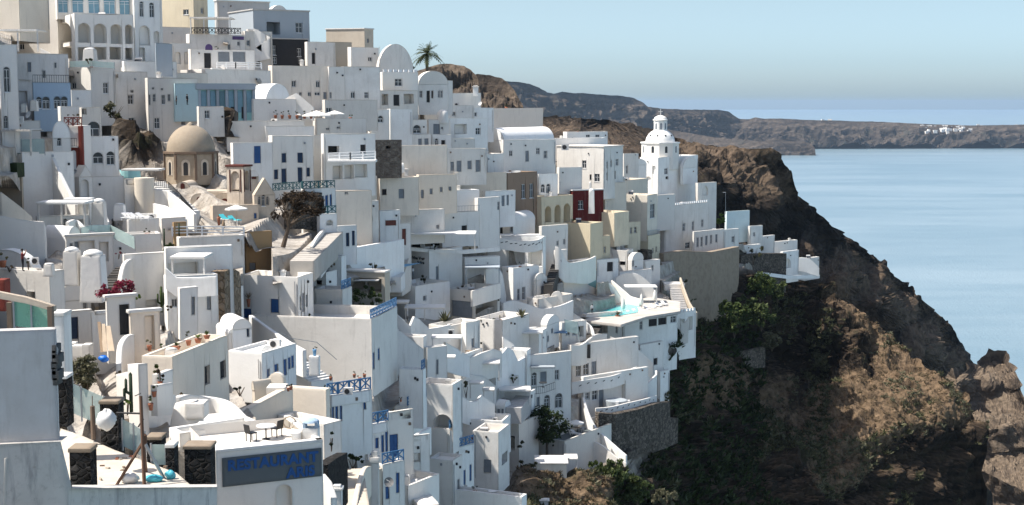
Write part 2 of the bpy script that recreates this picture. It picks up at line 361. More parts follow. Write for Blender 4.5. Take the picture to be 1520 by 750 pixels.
HOUSES = {}
COVER = [(-100, 330, 640, 820, 70, 70), (318, 482, 660, 800, 76, 78), (-100, 90, 480, 660, 62, 62), (240, 330, 18, 105, 262, 262), (84, 200, 600, 660, 72, 76)]
def H(label, xl, xc, xr, yt, yb, th=22, m='white', roof='p', wins='', d=None, dep=7.0, ph=.75, rail='', rise=None, name='white_house', cat='house', rm=None, sink=2.0, group=None, key=None, fm=None, keep=False):
    d = d or D(xc, yb)
    t = math.radians(th); C = P(xc, yt, d); zt = C.z; zb = P(xc, yb, d).z - sink
    uL = V((-math.cos(t), math.sin(t), 0)); uR = V((math.sin(t), math.cos(t), 0)); nL = -uR; nR = -uL
    def length(px, u, z):
        if px == xc: return dep
        k = xk(px, z, C.y)
        for _ in range(3):
            q = u.x - k * u.y
            if abs(q) < 1e-4: return dep
            Ln = (k * C.y - C.x) / q
            Y2 = C.y + u.y * Ln; k = xk(px, z, max(5, Y2))
        return Ln
    LL = length(xl, uL, zt); LR = length(xr, uR, zt)
    if not (.2 < LL < 60): LL = dep
    if not (.2 < LR < 60): LR = dep
    faces = {'L': (C, uL, nL, LL), 'R': (C, uR, nR, LR)}
    vault = roof[0] == 'v'; gable = roof[0] == 'g'
    zr = zt
    if vault or gable:
        wd = LL if roof[1] == 'L' else LR
        rise = rise if rise else wd * (.5 if vault else .45)
        zr = zt - rise
    got = {'L': [], 'R': []}; area = {}
    for w in [q for q in wins.split(';') if q.strip()]:
        q = w.split(); fc, kd = q[0], q[1]; x, y, ww, hh = map(float, q[2:6])
        O, u, n, L = faces[fc]
        def hit(px, py):
            r = ray(px, py); den = r.dot(n)
            if abs(den) < 1e-5: return None
            p = CAM + r * ((O - CAM).dot(n) / den); return (p - O).dot(u), p.z
        a, b_, c, e = hit(x, y + hh / 2), hit(x + ww, y + hh / 2), hit(x + ww / 2, y), hit(x + ww / 2, y + hh)
        if not all((a, b_, c, e)): continue
        s0, s1 = sorted((a[0], b_[0])); t1, t0 = c[1], e[1]
        mg = .08
        s0, s1 = max(s0, mg), min(s1, L - mg); t1 = min(t1, zr - (.12 if roof[0] in 'pf' else -.0) - .02); t0 = max(t0, zb + .1)
        if s1 - s0 < .18 or t1 - t0 < .2: continue
        if any(s0 < o[1] + .04 and s1 > o[0] - .04 and t0 < o[3] + .04 and t1 > o[2] - .04 for o in got[fc]): continue
        got[fc].append((s0, s1, t0, t1, kd)); area[(fc, s0, t0)] = ww * hh
    base = C + uL * LL / 2 + uR * LR / 2; base.z = zb + sink
    A_, B_ = C + uL * LL, C + uR * LR; E_ = A_ + uR * LR; ye = min(proj(V((E_.x, E_.y, zt)))[1], yt)
    pa, pb = proj(V((A_.x, A_.y, zt)))[0], proj(V((B_.x, B_.y, zt)))[0]
    COVER.append((pa, xc, yt, yb, A_.y, C.y)); COVER.append((xc, pb, yt, yb, C.y, B_.y)); COVER.append((min(pa, pb), max(pa, pb), ye, yt, E_.y, E_.y))
    T = Thing(name, label, cat, base, group)
    W = MB()
    wall_face(W, C, uL, nL, LL, zb, zr, got['L'], 0, 1); wall_face(W, C, uR, nR, LR, zb, zr, got['R'], 0, 1)
    A = C + uL * LL; B = C + uR * LR; E = A + uR * LR
    lv = lambda p, z: V((p.x, p.y, z))
    W.face([lv(A, zb), lv(E, zb), lv(E, zr), lv(A, zr)]); W.face([lv(E, zb), lv(B, zb), lv(B, zr), lv(E, zr)])
    R = MB()
    if roof[0] == 'p':
        tk = .28; zi = zt - ph
        if ph > .02:
            i0, i1, i2, i3 = (C + (uL + uR) * tk, A + (uR - uL) * tk, E - (uL + uR) * tk, B + (uL - uR) * tk)
            o_ = [lv(p, zt + .0) for p in (C, A, E, B)]; i_ = [lv(p, zt + .0) for p in (i0, i1, i2, i3)]; f_ = [lv(p, zi) for p in (i0, i1, i2, i3)]
            for k in range(4):
                j = (k + 1) % 4
                W.face([o_[k], o_[j], i_[j], i_[k]]); W.face([i_[k], i_[j], f_[j], f_[k]])
            R.face(f_)
        else: R.face([lv(p, zt) for p in (C, A, E, B)])
    elif roof[0] == 'f':
        ov = .14; q = [C - (uL + uR) * ov, A + (uL - uR) * ov, E + (uL + uR) * ov, B + (uR - uL) * ov]
        R.hexa([lv(p, zt - .1) for p in q], [lv(p, zt + .12) for p in q])
    elif vault or gable:
        ax, sp, La, Ls = (uR, uL, LR, LL) if roof[1] == 'L' else (uL, uR, LL, LR)
        nseg = 14 if vault else 2
        prof = [(.5 - .5 * math.cos(math.pi * k / nseg), math.sin(math.pi * k / nseg)) for k in range(nseg + 1)] if vault else [(0, 0), (.5, 1), (1, 0)]
        ring = lambda off, ex=0: [C + ax * off + sp * (Ls * a) + V((0, 0, zr - C.z + rise * h)) for a, h in prof]
        r0, r1 = ring(0), ring(La)
        W.face(r0); W.face(r1[::-1])
        R.grid([ring(-.06), ring(La + .06)])
        R.face([p for p in ring(-.06)]); 
    for q_ in (W, R): q_.v = [tuple(V(p) + mnoise.noise_vector(V(p) * .33) * .10) for p in q_.v]
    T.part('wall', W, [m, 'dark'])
    if m in ('white', 'snow', 'oldwhite', 'cream', 'beige', 'grey') and d > 85:
        hr = random.Random(label)
        for fc in 'LR':
            O, u, n, L = faces[fc]
            if L < 2.5: continue
            if hr.random() < .45:
                sx = hr.choice([.25, L - .3]); q_ = MB()
                if not any(g[0] - .2 < sx < g[1] + .2 for g in got[fc]):
                    q_.tube(O + u * sx + n * .07 - Z * .5, O + u * sx + n * .07 - Z * (zt - zb - sink) , .045, .045, 6); T.part('drain_pipe', q_, hr.choice([m, 'steel', 'oldwhite']))
            for _ in range(hr.choice([0, 1, 1, 2])):
                sx = hr.uniform(.4, L - .4); tz = zr - hr.uniform(.5, 1.6)
                if any(g[0] - .3 < sx < g[1] + .3 and g[2] - .3 < tz < g[3] + .3 for g in got[fc]): continue
                q_ = MB(); q_.box(V((O.x, O.y, tz)) + u * sx - n * .02, u * .2, n * .2, Z * .26); T.part(hr.choice(['wall_lamp', 'vent_cover']), q_, hr.choice(['charcoal', 'charcoal', 'steel', 'oldwood']))
    T.part('roof', R, rm or (m if m in ('white', 'snow', 'oldwhite', 'cream') else 'white'), smooth=vault)
    for fc in 'LR':
        O, u, n, L = faces[fc]
        for w in got[fc]: window_parts(T, O, u, n, w, area[(fc, w[0], w[2])], fm or 'framewhite')
    for r in rail.split():
        fc, col, st = r.split(':')
        O, u, n, L = faces[fc]; q = MB()
        balustrade(q, lv(O, zt) - n * .12, lv(O + u * L, zt) - n * .12, 1.0 if st != 'merlon' else .45, st)
        T.part('balustrade', q, col)
    T.faces = faces; T.zt = zt; T.zb = zb; T.C = C; T.LL = LL; T.LR = LR; T.uL = uL; T.uR = uR; T.d = d; T.zi = (zt - ph) if roof[0] == 'p' else zt
    HOUSES[key or label] = T
    return T
# ---------------------------------------------------------------- camera, light, air
cam = bpy.data.cameras.new('camera'); co = bpy.data.objects.new('camera', cam); COL.objects.link(co)
co.location = CAM; co.rotation_euler = (math.pi / 2 - PITCH, 0, 0)
cam.sensor_width = 36; cam.lens = 36 * F / 1520; cam.clip_start = 1; cam.clip_end = 90000
SC.camera = co
SUN_EL, SUN_AZ = math.radians(56), math.radians(-100)        # azimuth measured from +Y towards +X
sd = V((math.sin(SUN_AZ) * math.cos(SUN_EL), math.cos(SUN_AZ) * math.cos(SUN_EL), math.sin(SUN_EL)))
sl = bpy.data.lights.new('sun', 'SUN'); so = bpy.data.objects.new('sun', sl); COL.objects.link(so)
sl.energy = 4.4; sl.angle = math.radians(.53); sl.color = (1, .955, .89)
so.rotation_euler = (-sd).to_track_quat('-Z', 'Y').to_euler(); so.location = (0, 100, 400)
w = bpy.data.worlds.new('World'); SC.world = w; w.use_nodes = True
nt = w.node_tree; bg = nt.nodes['Background']; sk = nt.nodes.new('ShaderNodeTexSky'); sk.sky_type = 'NISHITA'; sk.sun_disc = False
sk.sun_elevation = SUN_EL; sk.sun_rotation = SUN_AZ; sk.altitude = 0; sk.air_density = .6; sk.dust_density = 1.55; sk.ozone_density = 3.0
tn = nt.nodes.new('ShaderNodeMix'); tn.data_type = 'RGBA'; tn.blend_type = 'MULTIPLY'; tn.inputs[0].default_value = 1
tc = nt.nodes.new('ShaderNodeTexCoord'); sx = nt.nodes.new('ShaderNodeSeparateXYZ'); cr = nt.nodes.new('ShaderNodeValToRGB'); nt.links.new(tc.outputs['Generated'], sx.inputs[0]); nt.links.new(sx.outputs['Z'], cr.inputs[0])
e = cr.color_ramp.elements
while len(e) < 5: e.new(.5)
for i_, (p_, c_) in enumerate(((0, (1.16, 1.31, 1.25)), (.012, (1.06, 1.15, 1.13)), (.028, (.95, 1.02, 1.0)), (.075, (.96, .92, .78)), (.25, (1.14, 1.07, .92)))): e[i_].position = p_; e[i_].color = c_ + (1,)
nt.links.new(sk.outputs[0], tn.inputs[6]); nt.links.new(cr.outputs[0], tn.inputs[7]); nt.links.new(tn.outputs[2], bg.inputs[0]); bg.inputs[1].default_value = .15
SC.view_settings.view_transform = 'Standard'; SC.view_settings.look = 'None'; SC.view_settings.gamma = 1; SC.view_settings.exposure = .70
cy = SC.cycles; cy.max_bounces = 8; cy.diffuse_bounces = 6; cy.glossy_bounces = 2; cy.transmission_bounces = 4; cy.transparent_max_bounces = 10; cy.volume_bounces = 0
cy.use_denoising = True; cy.caustics_reflective = False; cy.caustics_refractive = False; cy.sample_clamp_indirect = 6
HAZE = True
if HAZE:
    m, nt, b = newmat('haze_air'); nt.nodes.remove(b); vol = nt.nodes.new('ShaderNodeVolumePrincipled')
    vol.inputs['Color'].default_value = (.55, .75, .98, 1); vol.inputs['Density'].default_value = 2.4e-5; vol.inputs['Anisotropy'].default_value = .2
    lk(nt, vol.outputs[0], nt.nodes['Material Output'].inputs['Volume'])
    q = MB(); q.box((-30000, -400, -1.5), V((60000, 0, 0)), V((0, 46000, 0)), V((0, 0, 290)))
    tag(link('haze', q, 'haze_air'), 'thin bluish summer haze over the bay', 'haze', kind='stuff')
# ---------------------------------------------------------------- sea
m, nt, b = newmat('sea_water')
w1 = noise(nt, pos(nt, 1, .22, 1), .05, 6, .65); w2 = noise(nt, pos(nt, .35, 1.0, 1), .0032, 7, .66); w3 = noise(nt, pos(nt, 1, .35, 1), .35, 4)
c = mix(nt, ramp(nt, w2, (.34, 0.0), (.68, 1.0)), (.135, .215, .26), (.26, .335, .37)); lk(nt, c, b.inputs['Base Color'])
b.inputs['Roughness'].default_value = .28; b.inputs['IOR'].default_value = 1.33
ad = nd(nt, 'ShaderNodeMath', operation='ADD'); lk(nt, w1, ad.inputs[0]); lk(nt, w3, ad.inputs[1]); bump(nt, b, ad.outputs[0], 1.3, .7)
q = MB(); q.box((-29000, -300, -1.0), V((58000, 0, 0)), V((0, 45300, 0)), V((0, 0, 1.0)))
tag(link('sea', q, 'sea_water'), 'calm pale blue bay', 'sea', kind='structure')
def zone(polys, soft=16.0):
    def f(PX, PY):
        best = np.full(np.shape(PX), -1e9)
        for pl in polys:
            ins = np.zeros(np.shape(PX), bool); dm = np.full(np.shape(PX), 1e9); n = len(pl)
            for i in range(n):
                (x0, y0), (x1, y1) = pl[i], pl[(i + 1) % n]
                if y0 != y1: ins ^= ((y0 > PY) != (y1 > PY)) & (PX < (x1 - x0) * (PY - y0) / (y1 - y0) + x0)
                t = np.clip(((PX - x0) * (x1 - x0) + (PY - y0) * (y1 - y0)) / ((x1 - x0) ** 2 + (y1 - y0) ** 2), 0, 1); dm = np.minimum(dm, np.hypot(PX - x0 - t * (x1 - x0), PY - y0 - t * (y1 - y0)))
            best = np.maximum(best, np.where(ins, dm, -dm))
        return np.clip(.5 + best / (2 * soft), 0, 1)
    return f
SUNLIT_SOIL_NEAR = zone([[(1212, 424), (1235, 440), (1290, 476), (1370, 532), (1430, 580), (1446, 622), (1400, 628), (1335, 640), (1300, 690), (1255, 735), (1205, 720), (1190, 660), (1170, 620), (1215, 575), (1262, 565), (1300, 560), (1300, 520), (1255, 470)], [(1020, 560), (1060, 520), (1090, 545), (1080, 600), (1040, 610)], [(763, 690), (800, 690), (870, 720), (880, 800), (763, 800)], [(1130, 560), (1170, 560), (1160, 640), (1120, 680)]])  # soil zones follow the sunlit slopes, so light and shade enter the colour
SUNLIT_SOIL_HEAD = zone([[(1000, 204), (1150, 215), (1165, 235), (1100, 243), (1040, 238), (1005, 228)], [(800, 186), (850, 190), (840, 200), (800, 198)], [(880, 205), (940, 214), (930, 226), (880, 220)], [(1062, 250), (1120, 240), (1170, 255), (1184, 292), (1150, 300), (1110, 280)], [(1200, 410), (1240, 372), (1290, 385), (1345, 432), (1395, 472), (1432, 545), (1330, 575), (1200, 490)], [(1340, 440), (1370, 450), (1380, 500), (1330, 480)]])  # paints sunlit rim and slope tan and leaves the shaded cliff dark
# ---------------------------------------------------------------- rock materials
def rockmat(name, dark, mid, tan, scale, strata=0.0, veg=None, tanlo=.5, tanhi=.8, zoned=False):
    m, nt, b = newmat(name)
    g = nd(nt, 'ShaderNodeNewGeometry'); p_ = pos(nt)
    n1 = noise(nt, p_, scale, 8, .68); n2 = noise(nt, p_, scale * 5, 6, .7); ns = noise(nt, pos(nt, .06, .06, 1), scale * 4, 5, .6)
    c = mix(nt, ramp(nt, n2, (.35, 0.0), (.7, 1.0)), dark, mid)
    if strata:
        f = nd(nt, 'ShaderNodeMath', operation='MULTIPLY'); lk(nt, ramp(nt, ns, (.45, 0.0), (.62, 1.0)), f.inputs[0]); f.inputs[1].default_value = strata
        c = mix(nt, f.outputs[0], c, tuple(.55 * a + .45 * t for a, t in zip(mid, tan)))
    sp = nd(nt, 'ShaderNodeSeparateXYZ'); lk(nt, g.outputs['Normal'], sp.inputs[0])
    s = nd(nt, 'ShaderNodeMath', operation='MULTIPLY_ADD'); lk(nt, n1, s.inputs[0]); s.inputs[1].default_value = .9; lk(nt, sp.outputs['Z'], s.inputs[2])
    s2 = nd(nt, 'ShaderNodeMath', operation='MULTIPLY'); lk(nt, s.outputs[0], s2.inputs[0]); s2.inputs[1].default_value = .6
    tanc = mix(nt, ramp(nt, n2, (.35, 0.0), (.75, 1.0)), tuple(x * .38 for x in tan), tuple(x * 1.4 for x in tan))
    tf = ramp(nt, s2.outputs[0], (tanlo, 0.0), (tanhi, 1.0))
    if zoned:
        za = nd(nt, 'ShaderNodeAttribute', attribute_name='soil'); z1 = nd(nt, 'ShaderNodeMath', operation='MULTIPLY_ADD'); lk(nt, n2, z1.inputs[0]); z1.inputs[1].default_value = 1.3; lk(nt, za.outputs['Fac'], z1.inputs[2])  # soil mask adds sunlit tan over rock darkened to carry shade
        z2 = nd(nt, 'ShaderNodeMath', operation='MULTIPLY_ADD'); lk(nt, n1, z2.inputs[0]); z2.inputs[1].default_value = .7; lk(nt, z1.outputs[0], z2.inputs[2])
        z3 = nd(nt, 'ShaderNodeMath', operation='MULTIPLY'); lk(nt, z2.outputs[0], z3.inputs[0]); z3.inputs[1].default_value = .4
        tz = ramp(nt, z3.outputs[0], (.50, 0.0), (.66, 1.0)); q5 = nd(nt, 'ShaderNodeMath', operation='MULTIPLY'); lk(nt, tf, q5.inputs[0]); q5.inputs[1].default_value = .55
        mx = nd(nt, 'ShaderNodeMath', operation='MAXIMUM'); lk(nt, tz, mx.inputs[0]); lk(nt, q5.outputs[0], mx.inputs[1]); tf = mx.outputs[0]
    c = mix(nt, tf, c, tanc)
    if veg:
        nv = noise(nt, p_, scale * 1.7, 7, .7); c = mix(nt, ramp(nt, nv, (.56, 0.0), (.66, .8)), c, veg)
    lk(nt, c, b.inputs['Base Color']); b.inputs['Roughness'].default_value = .95; b.inputs['Specular IOR Level'].default_value = .1
    bump(nt, b, n2, .8 / scale * .12, 1.0)
    return m, nt, b, c
rockmat('cliffrock', (.022, .017, .013), (.085, .062, .045), (.21, .145, .09), .09, .35, (.03, .03, .015), .56, .80)
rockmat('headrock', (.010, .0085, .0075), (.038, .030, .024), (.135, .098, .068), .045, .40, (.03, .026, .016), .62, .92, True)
rockmat('bluffrock', (.035, .028, .023), (.11, .086, .068), (.19, .145, .105), .06, .4, (.05, .046, .028), .62, .95)
rockmat('farrock', (.022, .019, .018), (.075, .062, .053), (.15, .118, .09), .006, .9, (.055, .055, .045), .62, .95)
rockmat('palerock', (.05, .039, .030), (.115, .088, .067), (.20, .152, .108), .08, .5, None, .50, .80)
# village ground: attribute 'rock' picks plastered lanes or bare cliff
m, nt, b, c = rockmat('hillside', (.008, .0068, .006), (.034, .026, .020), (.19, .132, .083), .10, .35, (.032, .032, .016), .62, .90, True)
at_ = nd(nt, 'ShaderNodeAttribute', attribute_name='rock'); pv = noise(nt, pos(nt), .5, 5)
lane = mix(nt, ramp(nt, pv, (.35, 0.0), (.7, 1.0)), (.33, .29, .245), (.55, .51, .455))
c2 = mix(nt, at_.outputs['Fac'], lane, c); lk(nt, c2, b.inputs['Base Color'])

def fbm(p, sc, oct_=5, ridged=True, seed=0):
    q = V((p[0] * sc + seed, p[1] * sc, p[2] * sc))
    return (mnoise.ridged_multi_fractal(q, .9, 2.1, oct_, 1.0, 2.0) - 1.0) if ridged else mnoise.fractal(q, .8, 2.1, oct_)
def craggy(p, sc, seed):
    q = V((p[0] * sc + seed, p[1] * sc, p[2] * sc * .8)); q += mnoise.noise_vector(q * 1.3) * .35
    d_ = mnoise.voronoi(q)[0]; return min(1.0, (d_[1] - d_[0]) * 1.8) - .45
def ledge(p, per, seed):
    u = p[2] / per + 1.3 * mnoise.noise(V((p[0] * .012, p[1] * .012, seed))) + .25 * mnoise.noise(V((p[0] * .06, p[1] * .06, p[2] * .06))); f = u - math.floor(u); return (f if f < .75 else (1 - f) * 3) - .4
def sheet(name, xs, top, bot, nrow, depth, mat, amp, sc, label, cat, kind='structure', back=(), seed=0, attr=None, zoff=0.0, ampf=None, power=1.0, step=0, soil=None, crag=(), led=None):
    """a rock face: a grid that follows the slope, roughened along its own normal, closed by rows that fall away behind its crest"""
    nc = len(xs); rows = []
    tp = np.array([top(x) for x in xs]); bt = np.array([bot(x) for x in xs])
    PX = np.repeat(np.array(xs)[None], nrow + 1, 0); vv = (np.linspace(0, 1, nrow + 1) ** power)[:, None]
    PY = tp[None] + (bt - tp)[None] * vv
    DD = depth(PX, PY)
    dx = (PX - CX) / F; dy = (CY - PY) / F; k = DD / (cP + dy * sP)
    A = np.stack([dx * k, DD, CAMZ + (-sP + dy * cP) * k + zoff], -1)
    if step:
        rw = attr(PX, PY); z = A[..., 2]; u = z / step + .35 * np.sin(PX * .021) + .2 * np.sin(PX * .057 + 1.0); fr = u - np.floor(u)
        up = np.clip((fr - .8) / .2, 0, 1); A[..., 2] = z - (1 - rw) * step * (fr - up)
    bk = []
    for dd, dz in back:
        r = A[0].copy(); r[:, 0] *= (r[:, 1] + dd) / r[:, 1] * 1.0; r[:, 1] += dd; r[:, 2] -= dz; bk.insert(0, r)
    nb = len(bk)
    if nb: A = np.concatenate([np.array(bk), A], 0)
    gr = np.gradient(A, axis=0); gc = np.gradient(A, axis=1); N = np.cross(gc, gr); N /= np.maximum(np.linalg.norm(N, axis=2, keepdims=True), 1e-9)
    N *= np.where((N * (A - np.array(CAM))).sum(2, keepdims=True) > 0, -1, 1)
    AF = None
    if ampf is not None:
        AF = np.ones(A.shape[:2]); AF[nb:] = ampf(PX, PY); AF[:nb] = AF[nb]
    B = A.copy(); SO = None
    if soil is not None: SO = np.zeros(A.shape[:2]); SO[nb:] = soil(PX, PY); SO[:nb] = SO[nb]
    for i in range(A.shape[0]):
        for j in range(nc):
            s = 0.0; p = A[i, j]
            k_ = 1.0 if AF is None else AF[i, j]
            if k_ < .02: continue
            for a, f in zip(amp, sc): s += a * fbm(p, f, 4, True, seed)
            ks = 1.0 if SO is None else 1 - .5 * SO[i, j]
            for a, f in crag: s += a * ks * craggy(p, f, seed)
            if led: s += led[0] * ks * ledge(p, led[1], seed)
            s *= k_
            B[i, j] = p + N[i, j] * s
    q = MB(); q.grid(B.tolist())
    o = link(name, q, mat); tag(o, label, cat, kind=kind)
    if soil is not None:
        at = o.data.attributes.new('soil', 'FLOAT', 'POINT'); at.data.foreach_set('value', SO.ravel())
    if attr is not None:
        at = o.data.attributes.new('rock', 'FLOAT', 'POINT'); full = np.zeros(A.shape[:2]); full[nb:] = attr(PX, PY); full[:nb] = full[nb]
        at.data.foreach_set('value', full.ravel())
    return o, B, N, PX, PY, nb
def lerp_pts(pts):
    xs, ys = zip(*pts); return lambda x: float(np.interp(x, xs, ys))
# headland behind
htop = lerp_pts([(690, 172), (760, 176), (800, 172), (850, 176), (905, 178), (940, 188), (985, 204), (1010, 210), (1060, 219), (1100, 221), (1145, 219), (1156, 224), (1162, 240), (1174, 252), (1178, 268), (1183, 290), (1200, 304), (1216, 318), (1238, 340), (1262, 352), (1284, 372), (1300, 384), (1322, 404), (1346, 430), (1372, 448), (1396, 468), (1414, 488), (1426, 512), (1434, 548), (1437, 556)])
HD = [(690,178,950),(800,174,960),(900,180,900),(1000,210,720),(1060,220,640),(1140,220,625),(1160,245,635),(800,240,640),(900,240,600),(1000,250,590),(1040,240,600),(1060,270,590),(1120,300,598),(1180,300,650),(1060,420,570),(1180,400,600),(1216,320,700),(1260,352,760),(1240,420,640),
      (1300,385,820),(1300,450,700),(1345,432,900),(1350,520,780),(1395,470,980),(1426,512,1040),(1436,556,1090),(1400,560,900),(1300,560,640),(1150,560,560),(900,400,540),(700,400,540)]
_hx = np.array(HD, float)
_ht = htop
htop = lambda x: _ht(x) + (0 if x < 1150 else min(1, (x - 1150) / 20) * (5.5 * mnoise.noise(V((x * .055, 1.3, 0))) + 3.0 * mnoise.noise(V((x * .17, 4.1, 0)))))
def HDv(px, py):
    d2 = ((px[..., None] - _hx[:, 0]) / 1.0) ** 2 + ((py[..., None] - _hx[:, 1]) / .8) ** 2
    w_ = 1 / (d2 + 120) ** 1.6
    return (w_ * _hx[:, 2]).sum(-1) / w_.sum(-1)
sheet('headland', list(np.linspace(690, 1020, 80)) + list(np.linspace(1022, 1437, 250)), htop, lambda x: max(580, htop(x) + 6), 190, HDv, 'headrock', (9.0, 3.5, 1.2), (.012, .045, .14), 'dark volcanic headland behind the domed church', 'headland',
      back=((8, 3), (40, 14), (140, 60), (420, 330)), seed=8.3, power=1.15, crag=((5.0, .06), (2.2, .17), (1.0, .45)), led=(3.5, 9.0), soil=SUNLIT_SOIL_HEAD, ampf=lambda x, y: np.where(x < 1150, .38 + .62 * np.clip((y - 222) / 26, 0, 1), .55 + .45 * np.clip((y - 320) / 60, 0, 1)))
# the pale rock at the frame's edge and the slope under it
def idw(tab):
    a = np.array(tab, float)
    def f(px, py):
        w_ = 1 / (((px[..., None] - a[:, 0]) ** 2 + (py[..., None] - a[:, 1]) ** 2) + 90) ** 1.5
        return (w_ * a[:, 2]).sum(-1) / w_.sum(-1)
    return f
rtop = lerp_pts([(1385, 566), (1410, 556), (1440, 548), (1466, 536), (1486, 531), (1496, 536), (1504, 550), (1512, 570), (1520, 592), (1560, 640), (1640, 700)])
sheet('sea_rock', list(np.linspace(1380, 1640, 130)), rtop, lambda x: 740, 80, idw([(1390,566,640),(1466,538,700),(1490,533,705),(1420,575,610),(1460,580,640),(1430,640,580),(1480,640,585),(1500,570,640),(1520,640,590),(1450,740,560),(1600,700,640),(1600,740,560),(1520,740,545)]), 'palerock', (5.0, 1.6, .5), (.016, .06, .2), 'pale rock outcrop above the sea at the cliff foot', 'rock', back=((6, 3), (25, 14), (90, 80)), seed=1.7, crag=((3.0, .05), (1.4, .16), (.7, .4)), led=(2.0, 7.0))
r2 = lerp_pts([(1440, 690), (1452, 692), (1480, 706), (1520, 728), (1640, 790)])
sheet('lower_slope', list(np.linspace(1440, 1640, 60)), r2, lambda x: 860, 40, idw([(1440,690,470),(1520,728,470),(1440,860,400),(1600,790,480),(1600,860,400)]), 'palerock', (2.0, .6), (.03, .11), 'brown scree slope below the pale outcrop', 'slope', back=((6, 4), (30, 30)), seed=5.5, crag=((1.2, .15), (.6, .5)))
# rocky bluffs behind the palm
def bluff(name, lab, pts, Y0, mat, amp, sc, n, seed, bottom, lean=60, back=((20, 4), (120, 60))):
    tp = lerp_pts(pts); xs_ = list(np.linspace(pts[0][0], pts[-1][0], n))
    return sheet(name, xs_, tp, lambda x: bottom, max(20, n // 4), lambda px, py: Y0 - (py - 95) / (bottom - 90) * lean + (px - pts[0][0]) * .15, mat, amp, sc, lab, 'hill', back=back, seed=seed, ampf=lambda x, y: .12 + .88 * np.clip((y - np.interp(x, [p[0] for p in pts], [p[1] for p in pts]) - 2) / 22, 0, 1), crag=((4.0, .05), (1.8, .14), (.8, .4)), led=(2.0, 8.0))
bluff('rock_bluff', 'brown rocky bluff rising behind the palm tree', [(585, 118), (620, 104), (645, 97), (668, 94), (690, 97), (700, 104), (708, 118), (716, 150), (720, 200)], 520, 'bluffrock', (6, 2), (.02, .07), 120, 2.2, 215)
bluff('rock_spur', 'darker rocky spur beside the brown bluff', [(690, 118), (709, 112), (728, 115), (745, 117), (752, 122), (764, 136), (774, 152), (781, 172), (790, 210)], 640, 'bluffrock', (7, 2.2), (.018, .06), 110, 9.2, 225)
# far coast across the bay
FT = [(700, 130), (745, 120), (765, 121), (785, 124), (800, 130), (812, 137), (822, 139), (835, 136), (850, 139), (870, 139), (885, 141), (905, 142), (925, 143), (942, 146), (955, 152), (962, 158), (985, 161), (1010, 162), (1040, 163), (1065, 163), (1082, 166), (1088, 171), (1098, 177), (1112, 177), (1122, 174), (1135, 176), (1160, 176), (1200, 178), (1260, 180), (1330, 182), (1380, 184), (1440, 186), (1520, 185), (1640, 186)]
def fard(px, py):
    base = np.interp(px, [700, 800, 960, 1100, 1640], [5200, 5600, 6400, 7000, 7150]); t_ = np.clip((py - 140) / 80, 0, 1)
    return base - 300 * t_
bt = lerp_pts([(700, 236), (1150, 226), (1200, 219.5), (1640, 219.0)])
sheet('far_coast', list(np.linspace(700, 1640, 420)), lerp_pts(FT), bt, 40, fard, 'farrock', (48, 12), (.0021, .009), 'long hazy cliff coast across the bay', 'coast', back=((60, 8), (500, 30), (1500, 240)), seed=4.4, led=(26.0, 42.0), crag=((18, .006), (9, .02)), ampf=lambda x, y: .06 + .94 * np.clip((y - np.interp(x, [p[0] for p in FT], [p[1] for p in FT]) - 3) / 16, 0, 1))
sheet('far_point', list(np.linspace(980, 1211, 120)), lerp_pts([(980, 190), (1060, 204), (1130, 210), (1150, 206), (1190, 210), (1205, 213), (1209, 222), (1211, 232)]), lambda x: 234, 24, lambda px, py: 5900 + (px - 980) * .4 - (py - 200) * 3, 'farrock', (36, 9), (.003, .012), 'low dark point in front of the far coast', 'coast', back=((40, 10), (250, 160)), seed=6.1, led=(12.0, 30.0), ampf=lambda x, y: .1 + .9 * np.clip((y - 212) / 10, 0, 1))
# ================================================================ HOUSES (measured on the photograph, placed in depth on the slope)
# --- upper town, far left
H('big white hotel wing with tall shuttered windows above the arcade', 18, 84, 84, -20, 88, 14, 'white', 'f', 'L w 40 0 9 17;L w 59 0 9 18;L w 41 35 9 11;L w 60 36 9 13;L w 28 60 8 14', d=214, dep=14, name='hotel', cat='hotel', keep=True)
T = H('white hotel bay with a two storey arcade of round arches', 76, 110, 198, 20, 92, 62, 'white', 'p', 'L A 83 33 23 31;L c 84 70 22 18;R A 116 34 18 29;R c 116 70 18 19;R A 140 35 18 29;R c 140 70 18 19;R A 164 36 17 29;R c 163 70 17 19;R A 186 37 11 28;R c 186 71 11 18', d=206, ph=.5, name='hotel', cat='hotel')
H('upper hotel storey with five blue glazed arches', 80, 84, 200, -25, 19, 66, 'white', 'f', 'R t 84 -6 17 25;R t 107 -6 17 25;R t 131 -6 17 26;R t 154 -6 17 27;R t 177 -6 16 28', d=212, name='hotel', cat='hotel', sink=1)
H('white hotel end wall with two slim arched windows', 196, 198, 240, -18, 94, 60, 'snow', 'f', 'R a 207 2 6 23;R a 222 4 7 22;R A 207 38 16 29;R c 207 71 8 20;R A 229 46 8 20', d=214, name='hotel', cat='hotel')
H('small grey blue cube annex beside the hotel arcade', 230, 231, 255, 64, 93, 60, 'bluegrey', 'p', '', d=205, ph=.3)
H('tall cream block at the top corner of the town', -60, 27, 27, -30, 40, 12, 'cream', 'f', '', d=200, dep=8)
H('cream terrace house under the slatted roof terrace', 0, 20, 101, 79, 122, 68, 'oldwhite', 'p', 'R g 41 93 5 14;R p 63 105 5 11;R p 81 93 3 8', d=188, ph=.5)
H('white and grey corner house under a green glass terrace', 101, 134, 171, 100, 166, 38, 'white', 'p', 'R w 153 123 8 16;L p 106 123 7 9', d=200, ph=.1)
H('long stained grey house above the rock cave', 134, 171, 219, 106, 198, 50, 'oldwhite', 'p', 'R w 190 141 8 14;R w 191 175 9 10;R p 194 134 4 4', d=204, ph=.3)
